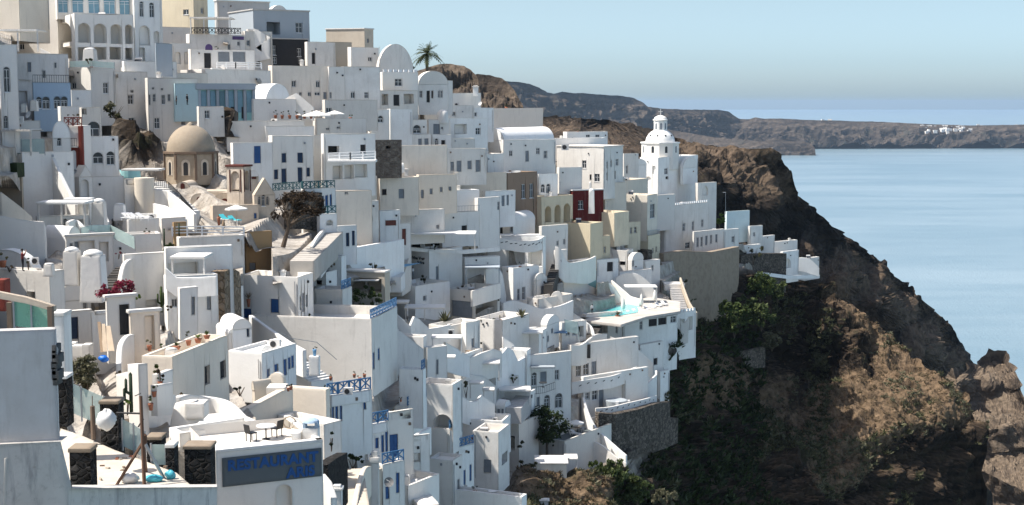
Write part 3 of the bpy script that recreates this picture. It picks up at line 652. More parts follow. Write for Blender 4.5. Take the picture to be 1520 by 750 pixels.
H('long pale house with four small windows behind the stone dome', 215, 219, 294, 116, 205, 66, 'oldwhite', 'p', 'R p 219.5 141 4 15;R p 227 140 4 11;R p 240 141 5 14;R p 249 140 4 10;R w 229 175 8 16;R w 269 175 6 11;R p 226 130 3 3;R p 239 131 3 3', d=202, ph=.4)
H('low white block with a row of wall niches below the hotel', 176, 184, 262, 91, 120, 66, 'white', 'p', '', d=206, ph=.4)
H('pale blue house with arched dark windows', 48, 49, 105, 123, 172, 62, 'blue', 'p', 'R a 54 144 8 17;R a 63 144 11 18;R a 80 144 10 18;R a 90.5 144 10 18', d=178, ph=.6, rail='R:blackmetal:bars')
H('narrow white house with a dark doorway beside the pale blue house', 24, 25, 48, 118, 165, 55, 'oldwhite', 'p', 'R c 27 135 14 25', d=183, ph=.4)
H('white side wing joined to the pale blue house', 105, 106, 136, 134, 164, 60, 'white', 'p', 'R s 107 124 6 9', d=186, ph=.3)
H('tall white tower house with two arched windows at the edge of the town', -70, -2, 25, 66, 200, 60, 'white', 'p', 'R a 6 99 9 38;R a -2 120 6 36;R a 6 172 6 19', d=150, ph=.8)
H('small white roof house cluttered with tanks below the pale blue house', 12, 20, 60, 180, 200, 60, 'white', 'p', '', d=158, ph=.6)
H('white house with a large arched window beside the red tower', 118, 121, 150, 160, 206, 62, 'oldwhite', 'p', 'R s 122 162 6 8;R a 128 181 20 24', d=172, ph=.9)
H('white two storey house with three dark arches by the rock cave', 118, 120, 175, 203, 246, 66, 'white', 'p', 'R a 124 228 10 16;R a 138 226 15 17;R a 158 225 12 20', d=168, ph=1.2)
H('pale block with railings behind the red tower', 86, 90, 121, 158, 178, 60, 'white', 'p', '', d=174, ph=.5)
# --- left slope
H('broad white buttress house with a dark pergola terrace on top', 31, 33, 109, 226, 330, 55, 'white', 'p', '', d=150, ph=1.0)
H('white gable tower with one slim arched window', 76, 77, 104, 180, 290, 60, 'white', 'vR', 'R a 84.5 200 6 17', d=156, dep=3.5, rise=1.9)
H('beige walled terrace house with a clipped hedge', -80, 31, 33, 255, 330, 15, 'beige', 'p', '', d=147, dep=6, ph=.5)
H('white stepped house under the long diagonal stair parapet', -80, 63, 66, 330, 398, 20, 'oldwhite', 'p', '', d=126, dep=9, ph=.4)
H('white gabled porch chapel with an arched niche', 107, 117, 137, 246, 297, 50, 'white', 'gR', 'R n 120 267 12 26', d=158, dep=5, rise=1.3, name='chapel', cat='chapel')
H('dark roofed grey passage house between tower and chapel', 103, 104, 118, 253, 292, 60, 'bluegrey', 'p', '', d=159, dep=4, ph=.3)
H('long blue shaded wall house below the turquoise hot tub', 119, 121, 184, 263, 312, 60, 'white', 'p', '', d=163, ph=.9)
H('white house with a small green glass corner', 183, 184, 203, 266, 310, 55, 'white', 'p', '', d=164, ph=.7)
H('white cave front house with arched windows under a flat canopy', 53, 55, 132, 322, 352, 66, 'white', 'p', 'R a 57 329 9 18;R p 72 334 5 13;R a 94 325 6 15;R c 113 326 14 18', d=141, ph=.2)
H('low white vault beside the canopy house', 64, 100, 119, 337, 358, 30, 'snow', 'vR', '', d=135, rise=1.2)
H('white slab roofed house with three deep doorways', 96, 97, 168, 350, 402, 65, 'white', 'f', 'R g 103 361 4 18;R g 110 359 6 20;R c 117 358 23 26;R c 148 360 13 28', d=128)
H('tall tapered white house with twin chimneys above the vault', 94, 96, 152, 384, 425, 58, 'oldwhite', 'p', '', d=121, ph=.7)
H('white vaulted cave house with a narrow door', 91, 92, 133, 412, 462, 50, 'white', 'vR', 'R p 123 445 6 17', d=117, rise=2.0)
H('white house with a blue door behind the olive bush', 100, 102, 136, 462, 512, 62, 'white', 'p', 'R d 104 471 12 33', d=108, ph=.4)
H('white lane wall house where the planks lean', 135, 136, 176, 462, 518, 60, 'white', 'p', '', d=105, ph=.3)
H('white gateway house with a tall black door', 156, 158, 201, 441, 500, 58, 'snow', 'f', 'R k 177 452 15 46', d=100, dep=2.5)
H('pale portal house with a tall open doorway', 191, 193, 237, 463, 524, 58, 'warmcream', 'f', 'R s 215 468 14 52', d=95, dep=2.6)
H('big white house front with a recessed corner terrace behind the bougainvillea', 182, 184, 257, 378, 455, 62, 'white', 'p', 'R s 218 445 16 11;R p 255 444 2 10;R c 249 392 8 20', d=124, ph=.5)
H('white terrace house where a person stands on the roof', -40, 73, 95, 404, 470, 20, 'oldwhite', 'p', 'L s 41 433 12 12', d=103, dep=8, ph=.25)
H('low white vault behind the standing person', -30, 52, 62, 372, 398, 18, 'white', 'vL', '', d=112, rise=2.2)
# --- middle left
H('low white house with loungers on its wide roof', 168, 190, 262, 325, 362, 60, 'white', 'p', '', d=152, ph=.6)
H('white roof house behind the clipped roof hedge', 160, 166, 240, 349, 384, 66, 'white', 'p', '', d=144, ph=.5)
H('white house with a pale rail roof below the stone dome', 236, 240, 275, 324, 352, 50, 'white', 'p', '', d=150, ph=.5)
H('flat white house with a white plank balustrade', 262, 266, 363, 353, 384, 66, 'oldwhite', 'p', '', d=143, ph=.6)
H('ochre house beside the dead brown tree', 362, 364, 403, 345, 404, 60, 'ochre', 'p', 'R g 371 390 9 11', d=157, ph=.5, rm='sand')
H('small ochre gabled block under the white balustrade', 256, 258, 276, 330, 350, 50, 'ochre', 'p', '', d=149, dep=4, ph=.2)
H('white house with a recessed pergola terrace and a tall grey window', 243, 246, 346, 368, 474, 66, 'white', 'p', 'R c 250 390 44 20', d=124, ph=.6)
H('white front house below the pergola with a small portal', 242, 247, 323, 411, 470, 66, 'white', 'p', 'R g 307 433 6 27;R p 255 444 8 12;R g 284 441 5 27', d=119, ph=.5)
H('white planter house topped with rows of pots', 210, 256, 339, 529, 604, 12, 'warmcream', 'p', 'R k 303 543 8 28;R k 327 536 9 26', d=90, ph=.9)
H('big plain white house with a cobalt shutter on its face', 357, 441, 465, 411, 475, 17, 'white', 'p', 'L b 402 444 12 20;L b 361 458 12 14;R d 444 441 3 20;R d 448 436 4 28;R d 453.5 438 3 18', d=146, ph=.55, key='cobalt')
H('lower plain white house with pale blue doors on its seaward face', 372, 551, 590, 474, 562, 12, 'oldwhite', 'p', 'R b 553 523 3 25;R b 561 517 3 17', d=143, ph=1.0, rail='R:balblue:lattice', key='plainlow')
H('white dome roofed cottage with cobalt door and slim windows', 339, 388, 440, 524, 562, 22, 'snow', 'p', 'R b 396 548 4 12;R b 407 541 6 16;R b 413 538 3 16;R b 421 533 5 25;R b 428 530 4 18;R b 433 527 4 19', d=108, ph=.25)
H('beige stair house with a round disc on its wall', 424, 484, 490, 578, 640, 18, 'warmcream', 'p', '', d=106, dep=6, ph=.3)
H('white house with blue balcony panels and an air conditioner', 484, 486, 552, 588, 650, 50, 'white', 'p', 'R b 489 607 3 26;R b 493 604 3 28;R b 498 600 4 28;R b 505 596 3 30;R b 539 586 4 22', d=112, ph=1.0, rail='R:balblue:lattice')
H('white house with arched doorway below the blue lattice balcony', 527, 529, 578, 634, 705, 48, 'white', 'p', 'R A 533 660 12 29;R b 549 657 4 27;R b 557 650 5 16;R b 566 646 4 26;R b 572 641 4 30', d=122, ph=.9, rail='R:balblue:lattice')
H('white house with a tall cobalt door at the stair foot', 575, 577, 614, 612, 680, 60, 'white', 'p', 'R b 578 645 13 34', d=133, ph=.9)
H('white pentroof house with one black square window', 586, 588, 638, 650, 730, 60, 'oldwhite', 'p', 'R s 614 673 10 13', d=138, ph=.6)
H('small white house with two blue lattice balconies and a dish', 566, 568, 601, 690, 750, 48, 'white', 'p', 'R b 572 723 6 18;R b 588 702 5 30', d=121, ph=.9, rail='R:balblue:lattice')
H('beige pillar house beside the lower stair', 538, 541, 567, 700, 760, 55, 'beige', 'p', '', d=117, dep=4, ph=.2)
H('small white end house at the black stone wall', 478, 480, 506, 630, 690, 40, 'oldwhite', 'p', '', d=98, dep=5, ph=.4)
H('white house with a curved roof parapet at the frame foot', 568, 606, 652, 722, 770, 30, 'white', 'p', '', d=130, ph=.7)
# --- middle: stacked white cubes
H('beige fronted cube behind the blue balcony house', 592, 627, 632, 549, 610, 14, 'white', 'p', '', d=150, ph=.9, rail='R:balblue:lattice')
H('pale cube with a big round arch under a roof terrace', 620, 672, 686, 571, 650, 16, 'oldwhite', 'p', 'L A 644 615 28 24', d=158, ph=.9)
H('low roof terrace cube with blue lattice beside the arch', 584, 606, 634, 603, 650, 20, 'white', 'p', '', d=150, ph=.9, rail='R:balblue:lattice')
H('beige cube with a narrow blue lattice return', 630, 668, 684, 637, 706, 16, 'white', 'p', 'R b 672 668 3 26', d=158, ph=.9, rail='R:balblue:lattice')
H('plain pale block at the foot of the cube stack', 636, 672, 686, 684, 760, 18, 'oldwhite', 'p', 'R g 679 712 3 20', d=152, ph=.3)
H('white house with blue lattice facing the dry hillside', 678, 681, 704, 664, 740, 40, 'white', 'p', 'R b 688 698 3 22;R b 697 690 3 24', d=160, ph=.9, rail='R:balblue:lattice')
H('white cube with a framed niche door', 702, 740, 756, 642, 712, 16, 'oldwhite', 'p', 'L g 718 682 11 20;R s 745 672 8 16', d=172, ph=.9)
H('wide low cube with a hedge terrace behind', 684, 746, 758, 625, 660, 14, 'white', 'p', '', d=180, ph=.9)
H('lowest white house with a paved roof terrace', 648, 774, 782, 738, 790, 22, 'white', 'p', '', d=150, ph=.7, rm='paving', dep=12)
# --- centre terraces
H('white hut with a thick slab roof above the pines', 511, 571, 579, 404, 436, 14, 'sand', 'f', 'L c 514 413 52 20', d=180)
H('small white stepped roof house beside the slab hut', 470, 506, 514, 381, 420, 15, 'white', 'p', '', d=172, ph=.8)
H('low white roof house with a blue lattice corner', 466, 508, 522, 430, 475, 15, 'oldwhite', 'p', '', d=156, ph=.9, rail='R:balblue:lattice')
H('tiny white terrace cube between slab hut and big house', 462, 484, 500, 405, 440, 18, 'white', 'p', 'L s 464 416 14 7', d=164, ph=.7)
H('white hotel front with dark lettering beside the steep stair', 607, 637, 686, 372, 420, 40, 'white', 'p', 'R g 647 396 4 21;R k 651 395 5 22', d=222, ph=.3, key='suites')
H('white retaining house below the lettered hotel front', 572, 616, 668, 425, 462, 36, 'white', 'p', 'R p 628 439 5 8', d=212, ph=.6)
H('grey shuttered hotel block with a planted balcony', 664, 702, 742, 431, 476, 30, 'oldwhite', 'p', 'L g 671 447 30 24;R c 706 446 32 24', d=218, ph=1.0)
H('white hotel corner above the planted balcony', 684, 690, 742, 383, 432, 60, 'white', 'p', 'R c 694 398 44 24', d=228, ph=.4)
H('white terrace house with a rounded planter and agave', 636, 664, 712, 485, 530, 36, 'white', 'p', 'R p 699 504 4 12', d=192, ph=.8)
H('tall slim white cube beside the agave terrace', 684, 692, 708, 479, 536, 40, 'white', 'p', 'R g 700 503 4 13', d=193, ph=.6)
H('curved white terrace block with a dark planter strip', 706, 746, 786, 476, 532, 30, 'oldwhite', 'p', '', d=207, ph=.9)
H('grey sided stair house with a slanting parapet', 583, 628, 634, 500, 545, 14, 'oldwhite', 'p', '', d=176, ph=.6)
H('white cube with thin doorway under a crumbling canopy', 628, 634, 664, 516, 580, 55, 'white', 'p', 'R g 648 534 3 22', d=176, ph=.5)
H('long low white house below the leaning stair wall', 632, 684, 716, 528, 572, 26, 'white', 'p', 'R g 690 540 3 14', d=188, ph=.8)
H('white house with canopy and two doors in the terrace heart', 690, 736, 752, 548, 590, 18, 'white', 'p', 'L g 702 548 4 10;L g 712 549 4 10;R p 738 552 3 12', d=196, ph=.4)
H('white planter cube filled with green beside the arched door', 736, 742, 770, 564, 596, 40, 'oldwhite', 'p', '', d=199, ph=.8)
H('low vaulted white hut near the big dark tree', 736, 748, 758, 596, 622, 30, 'snow', 'vR', 'L g 738 607 4 10;L g 744 607 4 10', d=192, rise=.9)
H('white stair house with dark steps under a slab', 740, 786, 794, 583, 640, 18, 'white', 'p', 'L s 742 592 14 9', d=198, ph=.4)
H('white house with two arched doors and an iron balcony', 782, 786, 848, 528, 628, 58, 'white', 'p', 'R a 789 553 8 20;R g 802 552 9 18;R w 824 549 6 15;R a 824 584 11 22;R a 808 587 8 24;R g 791 592 3 12;R g 797 590 4 14', d=205, ph=.6)
H('tall white stepped house left of the iron balcony', 742, 782, 788, 520, 590, 16, 'white', 'p', 'L p 774 552 3 5', d=204, ph=.3)
H('small white house behind the dark tree with a black doorway', 742, 770, 800, 628, 690, 30, 'oldwhite', 'p', 'L s 750 647 14 20', d=194, ph=.4)
H('white roofed cave house with a long slab canopy', 736, 800, 812, 494, 524, 16, 'white', 'p', 'L g 742 502 4 10;L g 750 502 4 10', d=214, ph=.3)
H('small vaulted white house with two blue windows', 803, 812, 830, 470, 502, 30, 'snow', 'vR', 'R g 818 488 3 7;R g 811 499 4 9', d=222, rise=1.4)
H('white cave suite with a glass patio front', 826, 834, 870, 480, 522, 50, 'white', 'p', 'R w 840 486 6 12;R w 850 486 6 12;R s 858 484 8 16', d=226, ph=.9)
H('white curved terrace block with two blue windows', 744, 762, 800, 398, 452, 48, 'white', 'p', 'R w 768 429 4 17;R w 775 426 5 19', d=234, ph=.5)
H('small round topped white chapel house on the terrace', 792, 794, 812, 406, 440, 50, 'white', 'vR', 'R g 803 425 4 12;R g 809 424 2 12', d=236, rise=1.2)
H('long curved white terrace front below the round chapel house', 782, 800, 850, 444, 482, 40, 'oldwhite', 'p', '', d=230, ph=.8)
# --- upper centre
H('round fronted restaurant with a deep columned recess', 722, 806, 810, 352, 408, 14, 'white', 'p', 'L c 753 368 26 32;L c 784 364 20 32', d=240, ph=.9)
H('white dining house with a black doorway on the restaurant roof', 736, 762, 794, 317, 356, 30, 'white', 'vL', 'L k 739 333 7 21;L p 757 331 4 14', d=250, rise=1.6)
H('tall white house behind the round restaurant', 800, 804, 843, 336, 402, 46, 'white', 'p', 'R p 826 358 3 7;R p 836 355 3 8', d=252, ph=.9)
H('white stair side house below the cream block', 822, 826, 842, 372, 402, 45, 'white', 'p', 'R g 829 376 2 12', d=250, dep=5, ph=.3)
H('cream yellow block with a plain sunlit wall', 829, 876, 895, 332, 388, 34, 'yellow', 'p', '', d=266, ph=.5)
H('cream terraced house with angled roof walls', 870, 912, 934, 316, 352, 36, 'yellow', 'p', 'R p 936 338 3 8', d=278, ph=.9)
H('low cream wing with a small white window', 874, 878, 906, 352, 384, 46, 'yellow', 'p', 'R p 896 366 3 9', d=268, ph=.3)
H('cream house with two dark windows beside the stone pier', 928, 932, 951, 330, 362, 45, 'yellow', 'p', 'R p 935 338 3 9;R p 941 337 4 9', d=290, ph=.6)
H('olive cream house over a dark stone base', 944, 962, 980, 350, 386, 34, 'yellow', 'p', 'R p 968 368 2 8;R p 973 366 2 8', d=296, ph=.8, rail='L:steel:bars R:steel:bars')
H('dark stone cellar under the cream terrace', 938, 962, 968, 372, 398, 30, 'drystone', 'p', 'L k 946 364 8 16', d=291, ph=.3)
H('white sunlit house with a triangular terrace wall', 900, 930, 940, 372, 400, 24, 'oldwhite', 'p', 'L s 918 388 10 6', d=277, ph=.2)
H('white vaulted house with a carved door beside the outer stair', 932, 938, 955, 376, 402, 40, 'snow', 'vR', 'R g 935 384 6 12', d=276, rise=1.5)
H('white stair top house above the pool', 950, 957, 980, 388, 425, 44, 'white', 'p', 'R p 967 394 3 8', d=282, ph=.4)
H('white curved cave terrace left of the pool', 838, 850, 884, 388, 424, 40, 'white', 'p', 'R g 876 394 7 12;R s 854 398 14 12', d=258, ph=1.0)
H('small white pool suite with a deep dark doorway', 882, 886, 918, 386, 410, 50, 'white', 'p', 'R k 901 389 9 14', d=268, ph=.3)
H('white domed pool suite with curved shell wall', 914, 920, 968, 404, 436, 50, 'oldwhite', 'p', 'R c 930 424 30 10', d=272, ph=.3)
T = H('white pool hotel front with a row of dark windows', 921, 925, 1006, 478, 545, 52, 'white', 'p', 'R p 950 477 4 12;R k 963 466 12 18;R k 977 464 12 18;R w 995 466 9 13', d=250, ph=.1, key='poolfront')
H('white corner house with balcony at the cliff edge', 1002, 1006, 1033, 464, 520, 50, 'white', 'p', 'R s 1008 474 8 18;R s 1021 470 7 20', d=263, ph=.5, rail='R:framewhite:merlon')
H('white cellar house under the pool deck with a black doorway', 864, 870, 924, 467, 505, 60, 'white', 'p', 'R s 891 480 11 14;R a 914 485 3 10;R a 922 483 5 12', d=244, ph=.2)
H('white lower hotel wall with three tall windows', 842, 847, 948, 512, 572, 55, 'oldwhite', 'p', 'R w 855 543 7 16;R w 866 540 8 17;R g 878 537 7 23', d=224, ph=.2)
H('white lowest hotel suite with a big recessed patio', 862, 866, 962, 560, 622, 52, 'white', 'p', 'R w 869 583 6 10;R w 879 579 8 15;R g 889 577 7 28;R c 898 568 30 36', d=219, ph=.2)
H('white house with a jutting stair near the hotel corner', 944, 950, 985, 512, 580, 48, 'white', 'p', 'R k 970 532 6 10', d=243, ph=.2)
H('white slim end house with a narrow glazed door', 976, 980, 994, 552, 585, 45, 'white', 'p', 'R w 984 538 7 14', d=245, ph=.2)
H('white patio house below the dark tree', 798, 838, 930, 655, 700, 34, 'oldwhite', 'p', '', d=200, ph=.9, rm='slate')
# --- upper slope, centre
H('white balcony hotel with white rails and dark lower rooms', 476, 480, 557, 199, 272, 62, 'white', 'p', 'R s 487 217 16 11;R k 535 215 8 13;R c 494 246 14 20;R c 511 245 14 20;R c 527 244 18 19', d=200, ph=.4, key='balconyhotel')
H('white house with six navy shuttered windows beside the belfry', 398, 404, 465, 202, 276, 60, 'white', 'p', 'R d 418 228 7 14;R d 442 227 8 15;R d 407 252 6 14;R d 418 251 7 22;R d 442 249 7 22;R d 455 249 5 13', d=196, ph=.3)
H('white stepped house with a tall blue door behind the belfry', 342, 346, 405, 212, 262, 62, 'white', 'p', 'R b 377 217 10 26', d=190, ph=.4)
H('white link house between shutters house and balcony hotel', 456, 464, 500, 201, 270, 52, 'oldwhite', 'p', 'R s 478 247 8 5;R k 486 217 10 12', d=205, ph=.6)
H('white house with five narrow blue doors and green railings', 446, 449, 498, 281, 335, 52, 'white', 'p', 'R b 463 293 3 19;R b 469 292 4 19;R b 477 291 4 18;R b 483 290 4 17;R b 489.5 289 3 17', d=178, ph=.9, rail='R:greenlat:lattice L:greenlat:lattice')
H('small white stair house with an arched cellar', 470, 474, 500, 318, 352, 55, 'white', 'p', 'R A 484 326 10 8', d=176, ph=.9, rail='R:greenlat:lattice')
H('white block with navy doors at the end of the lane', 494, 497, 530, 336, 372, 60, 'white', 'p', 'R d 514 346 5 20;R d 523 343 4 22', d=182, ph=.6)
H('beige windowed wall house under the balcony hotel', 492, 494, 560, 263, 292, 64, 'warmcream', 'p', 'R p 511 282 6 5', d=205, ph=.2)
H('cream wall house with a row of small grey windows', 558, 564, 622, 264, 302, 66, 'warmcream', 'p', 'R k 567 281 7 9;R g 592 281 8 14', d=214, ph=.2)
H('pale long house with four tiny grey windows under the roof terrace', 618, 622, 678, 260, 300, 66, 'warmcream', 'p', 'R g 625 282 4 12;R g 638 280 4 8;R g 653 278 4 7;R g 666 277 4 6', d=224, ph=.2)
H('cream sided brown house with two white framed windows', 692, 753, 797, 257, 322, 40, 'brown', 'p', 'R w 774 274 6 21;R w 786 273 6 21;R p 759 282 4 14', d=256, ph=.25, key='brownhouse')
H('cream low front house joined to the brown house', 668, 672, 752, 258, 284, 64, 'cream', 'p', '', d=250, ph=.3)
H('big cream retaining house with a curved top', 592, 596, 664, 216, 258, 66, 'warmcream', 'p', '', d=226, ph=.4)
H('pale grey house with four grey doors on the upper lane', 660, 664, 722, 221, 258, 64, 'oldwhite', 'p', 'R g 669 241 5 13;R g 678 239 7 16;R g 694 239 6 12;R g 706 238 7 17', d=238, ph=.3)
H('brown dry stone house wall beside the balcony hotel', 549, 553, 596, 208, 246, 60, 'brownstone', 'p', 'R s 573 217 7 4', d=212, ph=.1)
H('small beige vault with white chimneys', 556, 560, 600, 243, 264, 60, 'warmcream', 'vL', '', d=215, rise=1.5, dep=5)
H('white house with grey double windows on the upper lane', 589, 592, 640, 200, 224, 64, 'oldwhite', 'p', 'R g 621 206 5 12;R g 630 206 6 12', d=238, ph=.3)
H('white house with arched doorway above the cream wall', 636, 642, 670, 200, 222, 60, 'white', 'p', 'R a 646 206 5 12;R k 655 208 6 9', d=242, ph=.4)
H('white walled yard house above the grey doors', 662, 668, 705, 206, 226, 58, 'oldwhite', 'p', '', d=248, ph=.9)
H('white house with a shaded loggia and dark window above the lane', 662, 666, 724, 176, 206, 64, 'white', 'p', 'R c 675 185 18 14;R w 706 190 7 10', d=252, ph=.4)
H('white house with a grey door beside the tank dome', 632, 636, 668, 178, 206, 58, 'white', 'p', 'R g 643 184 10 17;R p 655 188 3 4', d=248, ph=.4)
H('low white house carrying the round water tank', 624, 630, 704, 156, 182, 64, 'oldwhite', 'p', 'R p 671 166 5 6;R s 660 168 5 5', d=258, ph=.3)
H('plain white long house below the bluff with a stepped chimney', 664, 669, 714, 138, 170, 60, 'white', 'p', '', d=270, ph=.2)
H('white house with a small dark window under the bluff', 696, 700, 733, 160, 196, 58, 'white', 'p', 'R w 703 167 5 6', d=268, ph=.3)
H('long flat pale house against the scrub hill', 716, 726, 806, 161, 188, 58, 'oldwhite', 'p', '', d=300, ph=.2, key='flatlong')
H('white barrel vaulted house with a wide porch balcony', 716, 748, 822, 190, 244, 42, 'snow', 'vL', 'L p 742 224 4 6', d=272, rise=2.4, key='barrel')
H('white porch house with two dark windows under the barrel vault', 744, 747, 825, 208, 246, 58, 'white', 'p', 'R p 756 224 5 8;R g 780 224 5 16;R p 796 220 5 9;R p 807 224 5 11', d=266, ph=.3)
H('small white wall house with a long thin awning', 698, 722, 748, 229, 262, 34, 'oldwhite', 'p', '', d=256, ph=.2)
H('pale corner house with a white roof and many seaward windows', 827, 896, 925, 218, 282, 30, 'oldwhite', 'f', 'L w 864 238 6 12;L w 882 258 8 12;L k 875 259 3 8;R p 900 240 2 10;R p 906 238 2 10;R p 914 236 4 10;R p 900 256 2 12;R p 912 254 2 12', d=285, key='corner')
H('low white house with a pierced wall in front of the pale corner house', 826, 830, 864, 249, 288, 58, 'white', 'p', 'R p 876 260 3 8', d=276, ph=.6)
H('small white courtyard house with twin arches', 796, 800, 828, 259, 294, 56, 'white', 'p', 'R a 803 274 6 12;R a 811 273 6 14', d=268, ph=.4)
H('yellow house with a row of four round arches', 780, 804, 850, 293, 334, 36, 'yellow', 'p', 'L A 785 306 11 13;R A 809 306 9 24;R A 823 304 9 26;R A 837 302 9 28', d=262, ph=.4)
H('dark red house with a white chimney stack', 846, 850, 896, 283, 318, 58, 'red', 'f', 'R w 858 298 8 13', d=276, rm='white')
H('white house with blue trimmed windows behind the dining roof', 716, 720, 765, 284, 322, 56, 'white', 'p', 'R g 738 292 4 15;R g 745 291 4 15;R g 752 290 3 15', d=246, ph=.3, key='bluewin')
H('white house with chimney behind the dark red house', 894, 898, 930, 272, 300, 52, 'cream', 'p', '', d=288, ph=.6)
H('tall pale house with a big seaward window below the church', 920, 961, 976, 290, 345, 30, 'cream', 'p', 'R w 965 303 7 21', d=296, ph=.3)
H('stepped white house between dark red house and church', 896, 926, 962, 268, 300, 34, 'cream', 'p', '', d=304, ph=.5)
H('small white house with a dark slot left of the church', 922, 926, 948, 228, 262, 52, 'oldwhite', 'p', 'R p 929 246 3 12', d=320, ph=.3)
H('white rooftop block with small windows behind the pale corner house', 836, 842, 902, 196, 222, 60, 'white', 'p', 'R p 870 200 6 4;R p 884 200 6 4', d=300, ph=.4)
H('long white terrace house behind the barrel vault', 800, 806, 900, 206, 226, 62, 'snow', 'p', '', d=292, ph=.5)
# --- white roofed house with hip forms, F8, F9
H('white hip roofed house with a ridge chimney', 628, 640, 712, 284, 320, 60, 'snow', 'p', '', d=232, ph=.15)
H('white seaward wall house with one slim dark window', 704, 709, 742, 294, 358, 52, 'white', 'p', 'R p 738 300 4 12', d=234, ph=.6)
H('white restaurant entrance house with a brown shuttered opening', 560, 564, 594, 313, 358, 60, 'white', 'p', 'R r 572 327 16 8', d=208, ph=.4)
H('white court house with a curved back wall', 588, 594, 660, 313, 345, 64, 'oldwhite', 'p', 'R p 648 334 4 6', d=218, ph=.7)
H('white door house with a red brown door', 590, 592, 610, 332, 372, 55, 'white', 'p', 'R r 597 340 6 24', d=210, dep=4, ph=.2)
H('white terrace house with a dark doorway and roof railing', 652, 656, 712, 316, 350, 60, 'white', 'p', 'R k 685 335 8 10', d=228, ph=.4, rail='R:steel:bars')
H('dark shaded lounge under the long white slab', 604, 607, 708, 350, 371, 66, 'sand', 'p', 'R s 612 353 20 14;R s 640 353 24 14;R s 672 353 24 14', d=229, ph=.1, sink=.5)
# --- top of the town
H('pale yellow villa on the skyline', 236, 287, 308, -2, 40, 24, 'yellow', 'p', 'L p 272 14 8 8;R p 298 12 4 8', d=250, ph=.6, rail='L:yellow:merlon')
H('large grey white building on the skyline', 318, 322, 400, 1, 45, 60, 'grey', 'f', '', d=262)
H('round ended grey building behind the skyline box', 396, 400, 428, 7, 40, 50, 'grey', 'vR', '', d=262, rise=2.2)
H('pale grey blue box house with a recessed balcony', 339, 376, 459, 14, 60, 58, 'bluegrey', 'f', 'R c 396 33 20 18;R w 439 34 10 15', d=242, rm='grey')
H('black painted ground floor under the grey blue box', 398, 402, 457, 57, 100, 62, 'charcoal', 'f', 'R p 404 68 6 14;R p 441 72 6 12;R p 405 85 6 10;R p 443 86 5 9', d=240, rm='grey')
H('white stair house with a diagonal roof flight', 358, 363, 404, 46, 98, 60, 'oldwhite', 'p', 'R p 366 60 5 8;R k 380 82 6 18;R p 366 88 5 6', d=234, ph=.4)
H('white restaurant house under a slatted dining terrace', 276, 281, 364, 50, 82, 64, 'oldwhite', 'p', 'R p 338 66 4 8;R p 352 62 4 6', d=230, ph=.8)
H('white shop house with two broad grey windows', 279, 283, 378, 73, 106, 64, 'oldwhite', 'p', 'R k 303 79 10 22;R g 324 77 17 15;R g 346 77 18 15', d=224, ph=.4)
H('white wall house with blind arches beside the shop', 252, 255, 284, 64, 100, 60, 'white', 'p', 'R n 260 77 8 18;R n 274 77 6 18', d=226, ph=.3)
H('cream terrace house below the skyline villa', 236, 240, 282, 40, 68, 60, 'oldwhite', 'p', 'R s 245 24 10 8', d=236, ph=.5)
H('long light grey wall house under the shop terrace', 268, 304, 402, 103, 136, 50, 'oldwhite', 'p', '', d=217, ph=.2)
H('low pale house with a small gabled skylight', 236, 240, 308, 108, 138, 62, 'oldwhite', 'p', '', d=212, ph=.3)
H('blue glass fronted building with dark steel columns', 289, 291, 376, 124, 178, 62, 'turq', 'p', '', d=205, ph=.2, key='blueglass')
H('pale teal house behind the watching people', 256, 259, 294, 124, 160, 60, 'teal', 'p', '', d=203, ph=.2)
H('white cube with one dark window below the blue glass', 292, 295, 333, 158, 182, 60, 'oldwhite', 'p', 'R p 304 164 7 12', d=196, ph=.2)
H('white barrel vault house with a square gable window', 372, 394, 430, 124, 158, 50, 'snow', 'vR', 'R w 404 139 6 10', d=213, rise=2.6)
H('white stepped house below the square window vault', 372, 376, 440, 147, 180, 60, 'white', 'p', '', d=208, ph=.7)
H('beige long house with two dark windows on the upper slope', 398, 404, 490, 97, 150, 62, 'warmcream', 'p', 'R w 433 120 6 9;R w 469 121 6 9;R p 457 137 5 6;R p 467 137 8 5;R g 480 137 5 10;R p 444 137 4 5', d=228, ph=.3)
H('white stairside house with a glass terrace', 452, 456, 498, 62, 100, 60, 'oldwhite', 'p', 'R k 463 79 5 16', d=240, ph=.5)
H('white stepped cube with slim windows beside the long beige house', 484, 488, 512, 99, 150, 52, 'white', 'p', 'R p 489.5 137 3 9', d=232, ph=.3)
H('plain grey house with two small windows below the round gable', 504, 509, 564, 99, 150, 60, 'oldwhite', 'p', 'R w 521 137 6 9;R w 541 137 6 9', d=234, ph=.2)
H('beige flat roofed building on the skyline', 484, 541, 554, 42, 80, 22, 'sand', 'f', 'R g 545 58 3 6', d=262)
H('white angled house below the beige skyline building', 516, 521, 562, 70, 104, 58, 'white', 'p', 'R w 546 85 6 6', d=246, ph=.4)
H('grey beige wall house left of the angled house', 478, 484, 522, 62, 104, 62, 'sand', 'p', '', d=250, ph=.2)
H('white round gabled house with four dark windows', 558, 561, 613, 65, 112, 60, 'oldwhite', 'vR', 'R w 570 91 7 9;R w 583 91 7 17;R w 597 91 8 9', d=246, rise=4.6, key='roundgable')
H('white middle floor with one square window below the round gable', 563, 568, 621, 107, 140, 60, 'snow', 'p', 'R w 586 117 11 11', d=241, ph=.3, rail='R:framewhite:merlon')
H('white porch house with dark columned rooms', 558, 563, 621, 134, 166, 60, 'oldwhite', 'p', 'R c 567 140 9 16;R k 584 141 9 16;R c 600 140 14 14', d=238, ph=.2)
